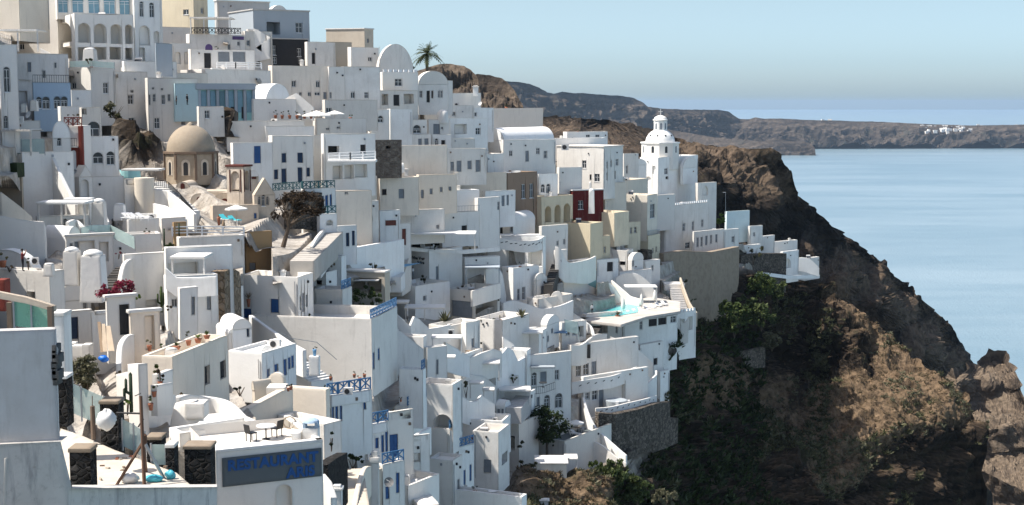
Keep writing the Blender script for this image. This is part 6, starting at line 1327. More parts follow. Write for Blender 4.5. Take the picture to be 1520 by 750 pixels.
for a_, b_ in zip([(376, 468), (405, 490), (432, 502), (470, 508)], [(405, 490), (432, 502), (470, 508), (500, 534)]): q.tube(P(*a_, 136), P(*b_, 136), .035, .035, 5)
single('handrail', 'thin grey handrail running down the big plain wall', 'handrail', q, 'greydoor', P(376, 468, 136))
W('rough brown ruin wall between two white houses', [(323, 404), (330, 400), (338, 399), (346, 404), (348, 418)], [66, 66, 64, 58, 44], d=[124, 126, 128, 130, 131], m='ruin', t=1.2, name='ruin_wall')
BUSH('dry shrub on top of the ruin wall', 336, 404, 22, 10, 'leafdry', 160, .2, d=129)
CAN('white pergola slab over the recessed corner terrace', 252, 386, 304, 384, 3.4, 24, d=121, posts=2, slats=False)
W('white parapet of the pergola terrace', [(246, 398), (262, 412), (294, 412), (322, 410)], [10, 8, 8, 8], d=119)
H('white portal block with two slim doors beside the planter', 263, 266, 293, 428, 470, 62, 'white', 'p', 'R g 279 442 3 26;R g 284 441 5 26', d=115, dep=3, ph=.2)
for a in ((338, 352, 488, 532, 'small white domed box with a dark opening on the cottage roof'), (344, 374, 474, 516, 'white vaulted roof box with a square door')):
    H(a[4], a[0], a[0] + 1, a[1], a[2], a[2] + 30, 60, 'snow', 'vR', 'R d %g %g 4 12' % (a[1] - 7, a[2] + 14), d=116, dep=3.2, sink=2, name='roof_vault', cat='vault')
H('small white arched skylight at the cottage roof edge', 386, 388, 404, 513, 536, 50, 'snow', 'vR', 'R a 395 518 5 14', d=110, dep=3, sink=2, name='roof_vault', cat='vault'); H('second white arched skylight behind the first', 400, 403, 419, 504, 526, 50, 'snow', 'vR', 'R a 411 509 5 13', d=113, dep=3, sink=2, name='roof_vault', cat='vault')
ST('pale blue shaded steps beside the domed cottage', 478, 566, 440, 540, 2.6, 8, 'white'); BOXT('white_pier', 'white pier carrying the blue urn', 'pier', 467, 548, 15, 20, .9, 'white', d=119)
POT('blue urn with a small plant on the stair cheek', 467, 530, 9, 18, 'leafolive', 'bluecanvas', d=119, hp=.7)
W('slanting beige stair wall above the white roof terrace', [(356, 612), (384, 596), (414, 580), (430, 574)], [30, 34, 30, 26], m='warmcream', t=.6, d=[98, 100, 102, 103])
H('small vaulted beige niche at the head of the slanting wall', 374, 378, 404, 566, 600, 45, 'cream', 'vL', '', d=104, dep=3, rise=.7)
q = MB(); cc = P(410, 566, 105); q.tube(cc, cc + V((.1, .35, 0)), .66, .66, 24); single('round_disc', 'white round millstone disc set on the beige stair house', 'disc', q, 'cream', cc - Z * .66)
BOXT('stepped_block', 'white stepped block under the round disc', 'block', 412, 590, 28, 18, 1.6, 'white', d=103)
for i, (x, y) in enumerate(((428, 576), (432, 574), (482, 576), (491, 560), (526, 556), (534, 561), (541, 556))): POT('red clay flower pot %s' % ('on the disc house parapet', 'next to another clay pot on the disc house parapet', 'at the corner of the beige stair house', 'on the first pier of the blue balcony', 'on the middle pier of the blue balcony', 'beside the middle pier of the blue balcony', 'on the last pier of the blue balcony')[i], x, y + 4, 8, 9, 'leafolive', 'terracotta', d=D(x, y + 40), name='flower_pot', hp=.6)
BUSH('dark shrubs in the sunken planter by the slanting wall', 356, 582, 36, 12, 'leafdark', 260, .16, d=100)
ACU('white air conditioner on the blue balcony house', 517, 586, 14, 11, d=111)
# planter house top
for i, (x, y, w_, h_, m_, st) in enumerate(((222, 520, 12, 22, 'leafolive', 'leaf'), (236, 524, 16, 14, 'leaf', 'leaf'), (262, 518, 20, 12, 'leaf', 'spike'), (280, 512, 13, 20, 'leafolive', 'leaf'), (294, 508, 17, 16, 'leafbright', 'spike'), (307, 502, 16, 13, 'leaf', 'spike'), (250, 526, 12, 10, 'leafdry', 'leaf'))):
    POT(('tall pot with an olive shrub at the rear corner of the planter house', 'low pot of dark leaves on the planter house', 'broad spiky plant in the middle of the planter house', 'brown jar with small leaves on the planter house', 'bright spiky aloe on the planter house', 'aloe nearest the lit corner of the planter house', 'dry herb pot at the front edge of the planter house')[i], x, y, w_, h_, m_, 'terracotta', d=93 + i * .6, style=st, hp=.4)
# lane with gateways
W('curved white lane wall beside the portal house', [(176, 540), (178, 514), (186, 500), (196, 496)], [40, 52, 44, 30], d=[90, 92, 94, 95], smooth=True); W('low white lane wall running to the cactus', [(176, 555), (190, 552), (206, 556), (208, 580)], [30, 34, 40, 40], d=[84, 83, 80, 76])
W('white pier wall with a beige side by the cactus', [(196, 540), (212, 540)], [72, 74], d=[76, 74], t=.5); W('white low wall in front of the planter house', [(206, 588), (236, 586), (258, 586)], [20, 22, 22], d=[80, 82, 83])
BUSH('rounded olive bush beside the lane', 128, 582, 56, 62, 'leafgrey', 3200, .15, d=80, seed=9)
BUSH('crimson bougainvillea spilling over the lane wall', 172, 452, 66, 46, 'bougain', 1700, .2, d=109, seed=3)
for i, (x0, x1, m_) in enumerate(((146, 138.5, 'wood'), (150, 143, 'paleplank'), (158, 149, 'paleplank'))):
    q = MB(); a = P(x0 + 3, 523 - i, 97.5); b = P(x1 + 6, 478 + i * 3, 98.8); q.box(a, V((.22 + .1 * i, .02, 0)), V((0, .05, 0)), b - a); single('leaning_plank', ('thin brown plank leaning on the lane wall', 'narrow pale plank leaning beside the brown one', 'broad pale plank leaning on the lane wall')[i], 'plank', q, m_, a)
for i, (x, y, w_, h_) in enumerate(((108, 526, 12, 18), (120, 520, 22, 8), (131, 532, 12, 22))): BOXT('white_bench', ('small white block by the blue door', 'low white masonry bench by the blue door', 'white pier at the end of the masonry bench')[i], 'bench', x, y, w_, h_, .9, 'white', d=100 - i)
ST('dark steps rising behind the bougainvillea', 160, 428, 186, 396, 1.6, 9, 'darkstair', d0=118, d1=128); W('white curved stair cheek above the bougainvillea', [(176, 424), (182, 396), (190, 386), (200, 383)], [20, 40, 44, 40], d=[117, 120, 123, 126], smooth=True)
CACT('green branching cactus beside the white house front', 240, 460, 34, 3, d=112, m='leaf'); CACT('tall dark cactus in a black pot by the pier', 195, 606, 52, 2, d=72); BUSH('spiky green pot plant by the tall cactus', 189, 608, 14, 20, 'leafbright', 160, .12, d=71.5)
CHIM('tall tapered white buttress with a round cap', 108, 416, 24, 44, 'taper', d=112); CHIM('second tapered white buttress nearer the dark steps', 140, 440, 34, 62, 'taper', d=112)
PERSON('person in a red shirt and black trousers photographing from the white roof', 34, 403, 34, 'redcloth', 'blackcloth', d=100.5, yaw=2.0, pose='camera')
PERSON('person in dark clothes leaning on the pale wall', 278, 156, 12, 'blackcloth', 'blackcloth', d=200, yaw=1.2); PERSON('person in black sitting low beside the pale wall edge', 262, 156, 10, 'blackcloth', 'blackcloth', d=200, yaw=-1.0, h=1.3)
PERSON('person in a white shirt and black trousers at the turquoise pool', 879, 466, 15, 'whitecloth', 'blackcloth', d=246, yaw=.4); PERSON('person in dark red standing at the top of the dark steps', 831, 397, 15, 'redcloth', 'blackcloth', d=246, yaw=2.6)
PERSON('person in white under the blue awning', 613, 411, 14, 'whitecloth', 'greydoor', d=219, yaw=.9)
BUSH('potted green shrub beside the standing person', 42, 395, 9, 14, 'leaf', 120, .14, d=104); POT('small pale tree in the roof bed', 4, 396, 18, 22, 'leafolive', d=104); BUSH('low brown herbs along the roof bed', 14, 398, 26, 6, 'leafdry', 160, .12, d=104)
ACU('white framed box unit behind the standing person', 53, 393, 9, 11, d=105); CHIM('low white rounded pouf on the roof edge', 73, 402, 14, 10, 'taper', d=101)
# white roof terrace in the foreground
W('curved white parapet around the sculpted roof terrace', [(262, 590), (276, 586), (300, 588), (330, 594), (346, 604), (362, 620), (381, 632)], [22, 20, 18, 16, 16, 16, 10], d=[84, 86, 88, 88, 86, 82, 76], smooth=True, t=.5)
H('white sculpted roof terrace block above the restaurant', 250, 266, 384, 642, 700, 56, 'white', 'p', '', d=71, dep=9, ph=.5)
q = MB(); cc = P(278, 640, 76); rows = []
for j in range(10):
    t = j / 9; rr = 1.0 - .35 * t ** 2; rows.append([cc + V((math.cos(a) * rr * .95, math.sin(a) * rr * .75, 1.65 * t + (.1 * math.cos(a)))) for a in [2 * math.pi * i / 20 for i in range(21)]])
q.grid(rows); q.face(rows[-1][:-1]); q.box(cc + V((.1, -.75, .85)), V((1.0, 0, 0)), V((0, 1.3, 0)), Z * .82); single('white_pouf', 'rounded white plaster seat swelling from the roof terrace', 'seat', q, 'white', cc, smooth=False)
ST('three white steps on the sculpted roof terrace', 334, 632, 318, 614, 2.2, 3, 'white', d0=76, d1=80); BOXT('white_box_seat', 'low white box seat beside the plaster pouf', 'block', 308, 640, 30, 12, 1.0, 'white', d=74.5)
BUSH('dry bush behind the sculpted terrace parapet', 268, 596, 18, 14, 'leafdry', 240, .13, d=86); BUSH('small bush on the planter house foot', 232, 560, 18, 20, 'leaf', 220, .14, d=80); BUSH('brown leaved pot bush below the planter house', 238, 562, 16, 18, 'leafbrown', 160, .14, d=78)
for i, (x, y) in enumerate(((224, 608), (229, 588), (238, 572))): POT(('dark round pot at the white pier foot', 'pot with a leafy plant on the stepped wall', 'terracotta pot on the stepped wall top')[i], x, y, 12, 22 - i * 4, 'leaf', 'terracotta', d=74 + i * 2, hp=.5)
W('white stepped planter wall under the planter house', [(230, 556), (252, 548)], [16, 20], d=[78, 81]); W('lower white stepped planter wall', [(228, 572), (252, 568)], [14, 16], d=[76, 79])
# lower stairs, middle bottom
ST('worn beige stairs between the black stone wall and the curved cheek', 524, 752, 518, 696, 2.2, 14, 'sand', d0=92, d1=106); W('curved white stair cheek at the frame foot', [(526, 752), (532, 720), (540, 696), (548, 692)], [10, 30, 30, 20], d=[92, 98, 104, 106], smooth=True, m='cream')
W('black lava stone wall beside the worn stairs', [(478, 690), (492, 680), (508, 672)], [70, 60, 48], d=[80, 86, 92], m='lava', t=.7); W('white slanting wall at the bottom of the worn stairs', [(478, 704), (488, 716), (496, 740)], [40, 30, 20], d=[76, 75, 74]); CHIM('white capped chimney block by the worn stairs', 501, 752, 14, 34, 'cap', d=80)
CHIM('tall pale chimney pillar with a white cap', 557, 748, 12, 82, 'cap', d=113, m='oldwhite')
DISH('dark mesh satellite dish on the small blue balcony house', 577, 716, 7.5, d=119, m='darkdish', az=.3)
BUSH('green climbing shrub on the worn stair wall', 524, 692, 36, 22, 'leafdark', 360, .2, d=108); BUSH('creeper on the small end house wall', 492, 664, 12, 26, 'leafdark', 180, .18, d=97)
ST('white stairs behind the curved roof parapet', 636, 748, 622, 732, 2.0, 6, 'white', d0=128, d1=134); W('white sloping parapet over the cobalt door', [(577, 610), (594, 628), (612, 642)], [24, 22, 16], d=[134, 137, 140]); W('white sloping parapet over the black square window', [(590, 662), (606, 652), (626, 640), (638, 634)], [30, 28, 26, 24], d=[137, 140, 145, 148])
CHAIR('white plastic chair on the arch roof terrace', 668, 584, .6, 'plastic', d=162); LH = HOUSES['lowest white house with a paved roof terrace']; pr_ = lambda a, b: V((LH.C.x, LH.C.y, LH.zi)) + LH.uL * LH.LL * a + LH.uR * LH.LR * b
for l_, a_, b_ in (('white round tub table on the lowest paved roof', .38, .6),):
    p_ = pr_(a_, b_); x_, y_ = proj(p_); TABLE(l_, x_, y_, .5, d=p_.y)
p_ = pr_(.72, .75); x_, y_ = proj(p_); CHAIR('pale chair on the lowest paved roof', x_, y_, -.5, 'plastic', d=p_.y)
BUSH('clipped green hedge strip on the wide low cube', 708, 624, 46, 15, 'leaf', 420, .24, d=186, name='hedge', cat='hedge')
for i, (x, y) in enumerate(((595, 596), (641, 600), (676, 630), (701, 652))): POT('small terracotta pot %s' % ('on the corner of the beige fronted cube', 'beside the round arch roof', 'on the lattice corner under the arch cube', 'on the hedge terrace parapet corner')[i], x, y, 5, 8, 'leafdry', d=D(x, y + 30), name='flower_pot')
# --- central terraces
CAN('white slab canopy sloping over the small stair', 577, 453, 606, 449, 2.6, 16, posts=2, d=196); CAN('large white slab canopy above the agave terrace', 600, 463, 660, 455, 3.6, 14, posts=3, d=200)
W('grey shaded stair wall with a white slanting edge', [(584, 484), (604, 500), (628, 518)], [58, 44, 26], d=[172, 173, 174], m='oldwhite'); W('white stair wall zigzagging under the slab canopies', [(584, 462), (600, 476), (608, 484), (614, 470), (622, 474), (636, 488), (650, 486), (668, 482)], [20, 20, 20, 30, 30, 20, 14, 12], d=[186, 186, 186, 188, 189, 190, 191, 192])
ACU('beige air conditioner on the agave terrace wall', 670, 498, 9, 9, d=189); AGAVE('large spiky agave on the white terrace', 661, 478, 20, 16, d=197); BUSH('low plants in the rounded planter', 655, 486, 24, 6, 'leafolive', 160, .16, d=194)
CAN('crumbling white canopy beside the slim cube', 640, 507, 686, 500, 2.4, 20, posts=2, d=182); CAN('tiny white canopy on one post over the stair yard', 655, 534, 676, 531, 1.8, 16, posts=1, d=180); CAN('white slab porch over two small doors', 694, 545, 742, 538, 3.2, 22, posts=2, d=192)
W('white diagonal parapet dropping to the stair yard', [(660, 508), (678, 518), (696, 530)], [30, 26, 18], d=[184, 186, 188]); W('white diagonal parapet rising past the slab porch', [(696, 532), (714, 524), (732, 518), (744, 522)], [28, 30, 30, 26], d=[190, 192, 195, 196])
W('tall white stepped gable wall beside the dark planter', [(740, 530), (752, 516), (760, 520), (768, 536), (786, 526)], [50, 60, 60, 50, 50], d=[198, 200, 202, 203, 205]); W('swooping white wall under the long slab canopy', [(746, 500), (760, 510), (770, 522), (776, 526), (788, 526)], [40, 40, 36, 36, 36], d=[206, 207, 208, 209, 209], smooth=True)
W('short white wall beneath the slab porch', [(684, 564), (700, 556), (720, 560), (736, 574)], [24, 26, 24, 16], d=[188, 190, 192, 193]); CAN('small white slab over the lower stair yard', 696, 574, 718, 568, 2.0, 18, posts=1, d=186); CAN('white ledge canopy beside the lower slab', 716, 582, 734, 580, 1.8, 14, posts=2, d=187)
W('white curving garden wall with a diagonal top', [(684, 588), (696, 596), (706, 596), (714, 586), (734, 600)], [26, 22, 20, 26, 18], d=[180, 181, 182, 183, 184], smooth=False); BUSH('grey olive shrub in the lower stair yard', 692, 588, 22, 26, 'leafolive', 300, .2, d=184)
CAN('white slab canopy over the dark stairs', 740, 584, 788, 579, 3.0, 18, posts=2, d=196); BUSH('green planter plants on the white cube', 762, 566, 22, 12, 'leaf', 220, .2, d=201)
ST('grey stairs descending under the white slab', 762, 606, 778, 586, 2.2, 8, 'slat', d0=192, d1=199)
CAN('long white slab canopy with a diagonal brace', 730, 500, 806, 492, 3.6, 26, posts=2, d=212); CAN('long thin white awning above the restaurant recess', 740, 352, 802, 350, 2.6, 6, posts=0, d=246)
RAIL('black iron balcony rail in front of the arched doors', [(790, 574), (808, 572), (824, 566)], 12, 'bars', d=201, h=1.1); TABLE('dark table on the iron railed balcony', 806, 575, .6, d=203, m='charcoal'); CAN('thin grey awning above the arched doors', 788, 548, 824, 546, 1.4, 4, posts=0, d=204, m='bluegrey')
W('blue shaded wavy parapet dropping to the lowest suite', [(847, 512), (862, 512), (876, 502), (886, 496), (900, 496)], [20, 20, 24, 24, 20], d=[222, 224, 228, 232, 236], smooth=True)
W('white winding stair parapet crossing the hotel front', [(906, 500), (922, 506), (938, 518), (948, 520), (960, 530), (970, 540)], [10, 12, 14, 16, 16, 16], d=[238, 238, 238, 239, 240, 240], smooth=True)
W('broad white curved balcony band with cut marks on the lower hotel', [(856, 566), (880, 562), (910, 556), (934, 548), (948, 544), (960, 556)], [16, 16, 15, 14, 14, 12], d=[219, 220, 223, 227, 230, 230], smooth=True, key=None) if False else None
def BAND(label, pts, hpx, d, marks):
    """curved parapet with a row of small dark cut-outs, its own pattern"""
    o = W(label, pts, hpx, d=d, smooth=True, t=.3, sink=.2)
    q = catmull([tuple(P(x, y + hpx * .45, e)) for (x, y), e in zip(pts, d)], 6); mk = MB(); n = len(q)
    for i in range(marks):
        t = (i + .5) / marks * (n - 1) * .86 + (n - 1) * .07; j = int(t); a = V(q[j]).lerp(V(q[min(n - 1, j + 1)]), t - j); v = (V(q[min(n - 1, j + 1)]) - V(q[j])).normalized(); s = V((v.y, -v.x, 0)).normalized()
        if s.y > 0: s = -s
        c = a + s * .16; w_ = .42; zz = .16 if i % 2 else -.02
        mk.hexa([c - v * w_ / 2 + Z * (zz - .05), c + v * w_ / 2 + Z * (zz + .10), c + v * w_ / 2 + Z * (zz + .10) + s * .02, c - v * w_ / 2 + Z * (zz - .05) + s * .02], [c - v * w_ / 2 + Z * (zz + .10), c + v * w_ / 2 + Z * (zz + .22), c + v * w_ / 2 + Z * (zz + .22) + s * .02, c - v * w_ / 2 + Z * (zz + .10) + s * .02])
    m_ = link('cut_out', mk, 'charcoal', o.location); m_.parent = o; m_.location = (0, 0, 0); return o
BAND('broad white curved balcony band with dark cut marks on the lower hotel', [(848, 568), (876, 563), (908, 558), (934, 549), (948, 545), (962, 556)], 16, [218.5, 219.5, 222, 226, 229, 229], 12)
BAND('lowest white parapet with dark cut marks above the stone wall', [(884, 606), (906, 604), (932, 598), (958, 592), (974, 587)], 12, [213, 214, 218, 224, 229], 11)
BAND('curved white restaurant band lettered with dark marks', [(722, 354), (748, 354), (776, 358), (798, 356), (807, 350)], 15, [238, 238, 238, 239, 241], 14)
W('white outer stair wall right of the lowest suite', [(938, 592), (950, 578), (964, 566), (974, 556), (974, 550)], [12, 26, 36, 40, 40], d=[226, 229, 232, 235, 237]); W('white stair fin beside the lowest suite', [(930, 588), (944, 572), (958, 556)], [10, 14, 14], d=[225, 228, 231])
q = MB(); q.lathe(at(915, 604, 220), [(0, 0), (1.6, 0), (1.75, 1.1), (1.6, 1.15), (0, 1.0)], 18); single('plunge_tub', 'grey round plunge tub in the lowest suite patio', 'tub', q, 'bluegrey', at(915, 604, 220))
for i, x in enumerate((914, 931)): BOXT('side_stool', ('white cube stool before the plunge tub', 'white cube stool nearer the stair fin')[i], 'stool', x + 2, 601 - i * 2, 4, 5, .5, 'framewhite', d=217 + i * 3)
W('high dry stone retaining wall under the lowest suite', [(886, 612), (910, 614), (940, 608), (972, 598), (990, 596)], [34, 42, 44, 40, 34], d=[211, 212, 217, 226, 232], m='drystone', t=1.2, name='retaining_wall', sink=2); W('dry stone bastion at the end of the hotel', [(962, 628), (980, 622), (1000, 620)], [26, 26, 20], d=[226, 230, 236], m='drystone', t=1.6, name='retaining_wall', sink=2)
W('rough white topped stone path edge on the dark slope', [(930, 672), (946, 664), (966, 660), (984, 656)], [6, 5, 5, 5], d=[212, 218, 226, 233], t=.5, m='drystone', sink=.6); W('white curving wall around the dark tree patio', [(846, 652), (866, 650), (884, 656), (898, 664), (912, 676), (930, 688)], [36, 30, 26, 22, 20, 16], d=[206, 207, 207, 206, 205, 204], smooth=True)
W('white s shaped wall dropping from the hotel to the patio', [(866, 590), (872, 610), (884, 634), (900, 650), (918, 666), (930, 676)], [40, 40, 30, 24, 20, 16], d=[214, 212, 210, 208, 206, 205], smooth=True)
PARA('white parasol beside the big dark tree', 855, 623, 646, 25, d=207); LOUNGE('dark lounger under the white patio parasol', 862, 648, .9, 'whitecloth', d=206)
TREE('big dense dark tree below the arched doors', 812, 674, 72, 70, 62, 'leafdark', 2600, .42, d=199, seed=11, shell=.1)
BOXT('concrete_box', 'open concrete basin on the dry hillside', 'basin', 818, 702, 46, 20, 4.0, 'cream', d=190, cap='oldwhite'); CAN('white slab roof of the small hillside shed', 838, 682, 858, 684, 2.6, 22, posts=2, d=192); CAN('lower white slab roof beside the hillside shed', 856, 708, 876, 712, 2.0, 12, posts=2, d=190)
CHIM('white block chimney beside the hillside steps', 808, 750, 12, 10, 'cap', d=176)
# pool terrace
d = 255.0; q = MB(); pts = [(866, 449), (880, 452), (908, 454), (930, 452), (952, 446), (946, 464), (922, 468), (896, 470), (868, 470)]; zp = P(900, 464, 250).z
def onz(x, y, z): r = ray(x, y); return CAM + r * ((z - CAMZ) / r.z)
q.face([onz(x, y, zp) for x, y in pts]); single('swimming_pool', 'turquoise swimming pool with a curved rim', 'pool', q, 'pool', onz(900, 462, zp), None)
q = MB(); pts2 = [(856, 446), (900, 446), (960, 440), (1010, 448), (1010, 462), (960, 470), (922, 482), (870, 476)]; dk = [onz(x, y, zp - .06) for x, y in pts2]; q.hexa([p - Z * .45 for p in dk], dk); single('pool_deck', 'grey sun deck around the turquoise pool', 'deck', q, 'paving', dk[0] - Z * 1.2)
BOXT('turquoise_fin', 'pale turquoise wall fin rising from the pool', 'wall', 874, 452, 22, 36, .6, 'turq', d=262); W('long white diagonal wall descending to the pool', [(814, 430), (820, 410), (830, 396), (850, 410), (874, 424), (894, 432), (896, 452)], [20, 40, 50, 36, 30, 30, 8], d=[240, 246, 250, 254, 258, 262, 262])
W('white arched shell wall behind the pool', [(884, 434), (892, 424), (902, 420), (912, 426), (920, 438), (924, 446)], [20, 28, 30, 26, 14, 4], d=262, smooth=True); W('second white shell wall around the pool suite', [(914, 412), (928, 406), (944, 406), (960, 416), (970, 428), (972, 440)], [30, 36, 36, 28, 16, 6], d=270, smooth=True)
W('white stair wall beside the pool steps', [(908, 416), (922, 428), (936, 440), (950, 444)], [20, 20, 14, 8], d=[264, 262, 260, 258]); CAN('white sail canopy over the pool seating', 928, 428, 976, 426, 3.6, 24, posts=2, d=262, th=.1)
for i, (x, yt) in enumerate(((925, 441), (952, 436), (972, 430))): FOLD(('folded cream parasol nearest the pool swimmer', 'folded cream parasol in the middle of the deck', 'folded cream parasol at the far deck end')[i], x, yt, yt + 26 - i * 2, 7, d=252 + i * 3)
for i in range(9): LOUNGE(('first', 'second', 'third', 'fourth', 'fifth', 'sixth', 'seventh', 'eighth', 'ninth')[i] + ' white sun lounger in the deck row counted from the agave pot', 922 + i * 8.5, 474 - i * 2.4, .5, 'whitecloth', d=247.5 + i * 1.35, group='loungers on the pool deck')
POT('bushy agave pot at the corner of the pool deck', 917, 474, 12, 14, 'leafolive', d=246, style='spike'); ST('dark stairs running down beside the black doorway', 868, 512, 886, 484, 1.8, 10, 'darkstair', d0=226, d1=242); W('white curved stair cheek beside the dark stairs', [(846, 462), (856, 468), (868, 476), (878, 486), (882, 500)], [24, 26, 30, 26, 16], d=[236, 236, 236, 235, 232], smooth=True)
GLASS('grey glass windscreen around the cave patio', [(838, 474), (858, 478), (860, 494)], 18, d=226); CAN('dark sail shade over the cave patio', 820, 496, 842, 494, 2.4, 8, posts=1, d=224, m='navycanvas', th=.08)
ST('dark stairs left of the diagonal white wall', 814, 424, 826, 392, 1.6, 12, 'darkstair', d0=236, d1=250); W('curved white wing wall below the tall white house', [(824, 366), (832, 370), (838, 384), (846, 390), (870, 386), (884, 380)], [30, 34, 26, 20, 26, 26], d=[246, 246, 247, 249, 256, 258], smooth=True)
W('white rounded patio wall beside the two blue windows', [(784, 452), (794, 440), (806, 440), (814, 448), (820, 454)], [14, 22, 22, 14, 8], d=231, smooth=True); W('second white rounded patio wall next to the first', [(814, 446), (822, 434), (832, 434), (836, 448)], [14, 24, 24, 10], d=234, smooth=True)
W('long white parapet with a curved rim under the patios', [(746, 450), (762, 446), (784, 452), (806, 458), (830, 454), (850, 446)], [28, 30, 30, 28, 26, 26], d=[226, 228, 229, 230, 232, 235], smooth=True)
W('tall white rounded buttress wall by the columned recess', [(720, 400), (732, 398), (742, 402), (746, 414), (750, 440)], [70, 70, 66, 56, 30], d=[228, 229, 230, 231, 232], smooth=True); W('long white terrace band below the rounded buttress', [(700, 432), (720, 426), (742, 420)], [12, 12, 12], d=[214, 218, 222])
BUSH('dark potted plants in the curved planter strip', 728, 480, 40, 12, 'leafdark', 260, .22, d=209); AGAVE('spiky plant on the curved terrace edge', 774, 472, 14, 14, d=212); BUSH('flower strip on the grey shuttered balcony', 684, 431, 34, 9, 'leafdry', 260, .2, d=222)
CAN('grey pergola roof on the hotel corner terrace', 690, 400, 742, 396, 3.4, 26, posts=2, d=224, m='bluegrey', th=.12); CAN('long white slab over the dark shaded lounge', 606, 349, 706, 349, 5.0, 22, posts=2, d=218); W('white parapet under the long lounge slab', [(604, 366), (638, 370), (690, 371), (742, 366)], [5, 4, 5, 6], d=[221, 222.5, 226, 229], sink=.1)
q = MB(); a, b, c_, e = P(548, 374, 196), P(590, 393, 204), P(626, 390, 212), P(598, 397, 206); q.face([a, e, b]); q.face([b, e, c_]); q.face([p - Z * .02 for p in (b, c_, e)]); single('awning', 'blue triangular sail awning beside the lettered hotel', 'awning', q, 'bluecanvas', e - Z * 2)
ST('steep white stair climbing to the red brown door', 588, 418, 602, 372, 1.8, 20, 'oldwhite', d0=206, d1=213); W('long blue shaded retaining wall below the street', [(484, 372), (510, 370), (556, 362), (597, 355)], [36, 38, 44, 46], d=[178, 184, 196, 206], t=.6, sink=3)
ST('stub of white steps in the lane yard', 588, 412, 594, 404, 1.4, 5, 'white'); BUSH('palm like yucca by the blue shaded wall', 554, 404, 12, 26, 'leafolive', 160, .24, d=190); BUSH('leafy shrubs under the lettered wall', 630, 418, 20, 14, 'leafolive', 220, .22, d=218)
for i, (x, y, w_, h_) in enumerate(((530, 466, 40, 42), (558, 464, 34, 40), (578, 516, 14, 56), (546, 438, 22, 18))): BUSH(('dense green pine bush beside the slab hut', 'second pine bush close to the stair wall', 'narrow green bush behind the plain house', 'top of a green bush peeping over the hut')[i], x, y, w_, h_, 'leaf', (900, 800, 600, 260)[i], .26, d=(168, 171, 166, 173)[i])
CAN('thin white beam rack under the slab hut roof', 518, 418, 562, 417, 1.0, 8, posts=0, d=179, th=.12)
# --- upper slope
PARA('cream parasol on the roof terrace with plants', 470, 164, 176, 44, d=208); PARA('second cream parasol above the white terrace house', 497, 164, 175, 30, d=210)
for i, x in enumerate((409, 419, 430, 441, 452, 462)): POT(('potted shrub at the start of the terrace plant row', 'second potted shrub of the terrace plant row', 'third potted shrub of the terrace plant row', 'fourth potted shrub of the terrace plant row', 'fifth potted shrub of the terrace plant row', 'last potted shrub of the terrace plant row')[i], x, 176, 8, 12, 'leafdark', d=209, group='potted plants along the roof terrace')
RAIL('white rail on the balcony hotel edge', [(488, 240), (520, 239), (557, 237)], 0, 'rails', 'framewhite', d=199, h=1.2); CAN('white balcony slab of the rail hotel', 486, 242, 558, 240, 2.0, 4, posts=0, d=198, th=.3)
CAN('slatted white dining roof above the restaurant house', 281, 27, 342, 26, 4.0, 22, posts=4, slats=True, d=231, name='pergola'); RAIL('dark lattice railing of the dining terrace', [(284, 42), (310, 42), (358, 43)], 8, 'lattice', 'charcoal', d=230); RAIL('white rail in front of the shop house', [(322, 96), (350, 96), (388, 97)], 6, 'rails', 'framewhite', d=222)
ST('white flight of stairs on the stair house roof', 392, 64, 374, 44, 2.0, 9, 'oldwhite', d0=236, d1=240); W('white diagonal stair parapet below the skyline block', [(376, 42), (388, 48), (402, 56), (376, 74)], [16, 18, 20, 8], d=235); W('white zigzag stair parapet beside the vault', [(424, 146), (440, 138), (452, 148), (466, 160)], [14, 16, 14, 8], d=212)
q = MB(); a = at(634, 112, 262); T = Thing('palm_tree', 'tall date palm on the skyline behind the vaulted house', 'palm tree', a); h = P(634, 80, 262).z - a.z; q.tube(a - Z * 2, a + Z * h, .32, .26, 10); T.part('trunk', q, 'bark'); f = MB(); rg = random.Random(6); top = a + Z * h
for i in range(46):
    az = i * 2.399; el = rg.uniform(-.35, 1.35); L = rg.uniform(2.6, 3.6); dr = V((math.cos(az) * math.cos(el), math.sin(az) * math.cos(el), math.sin(el))); pr = top; 
    for j in range(9):
        t = (j + 1) / 9; p = top + dr * L * t - Z * (.75 * L * t * t * (.35 + .3 * math.cos(el))); v = (p - pr).normalized(); s = v.cross(Z); s = s.normalized() if s.length > .01 else V((1, 0, 0)); ll = .62 * math.sin(math.pi * min(1, t * .9 + .1)) + .08
        for sg in (-1, 1): f.face([pr, p, p + s * sg * ll + v * .25 - Z * .16, pr + s * sg * ll * .9 + v * .22 - Z * .16][:3] + [pr + s * sg * ll * .4 + v * .3])
        pr = p
T.part('crown', f, 'palmleaf')
BUSH('dark bush behind the vaulted palm house', 616, 112, 12, 14, 'leafdark', 160, .3, d=262); BUSH('green shrub on the skyline terrace', 272, 22, 10, 8, 'leaf', 120, .3, d=252)
q = MB(); cc = at(657, 180, 250); q.lathe(cc, [(1.02, -.3), (1.02, 1.0), (.9, 1.6), (.55, 1.95), (0, 2.05)], 18); single('water_tank', 'round domed white water tank among the roofs', 'tank', q, 'snow', cc, smooth=True)
CHIM('stepped white chimney on the long house below the bluff', 706, 140, 8, 13, 'cap', d=271); CHIM('white chimney on the ridge of the hip roofed house', 676, 290, 9, 12, 'cap', d=236); CHIM('big white stack in front of the dark red house', 878, 314, 9, 30, 'taper', d=273); CHIM('white finial chimney on the red house roof', 876, 286, 4, 14, 'taper', d=274); CHIM('white capped block left of the small courtyard house', 922, 282, 10, 20, 'cap', d=296)
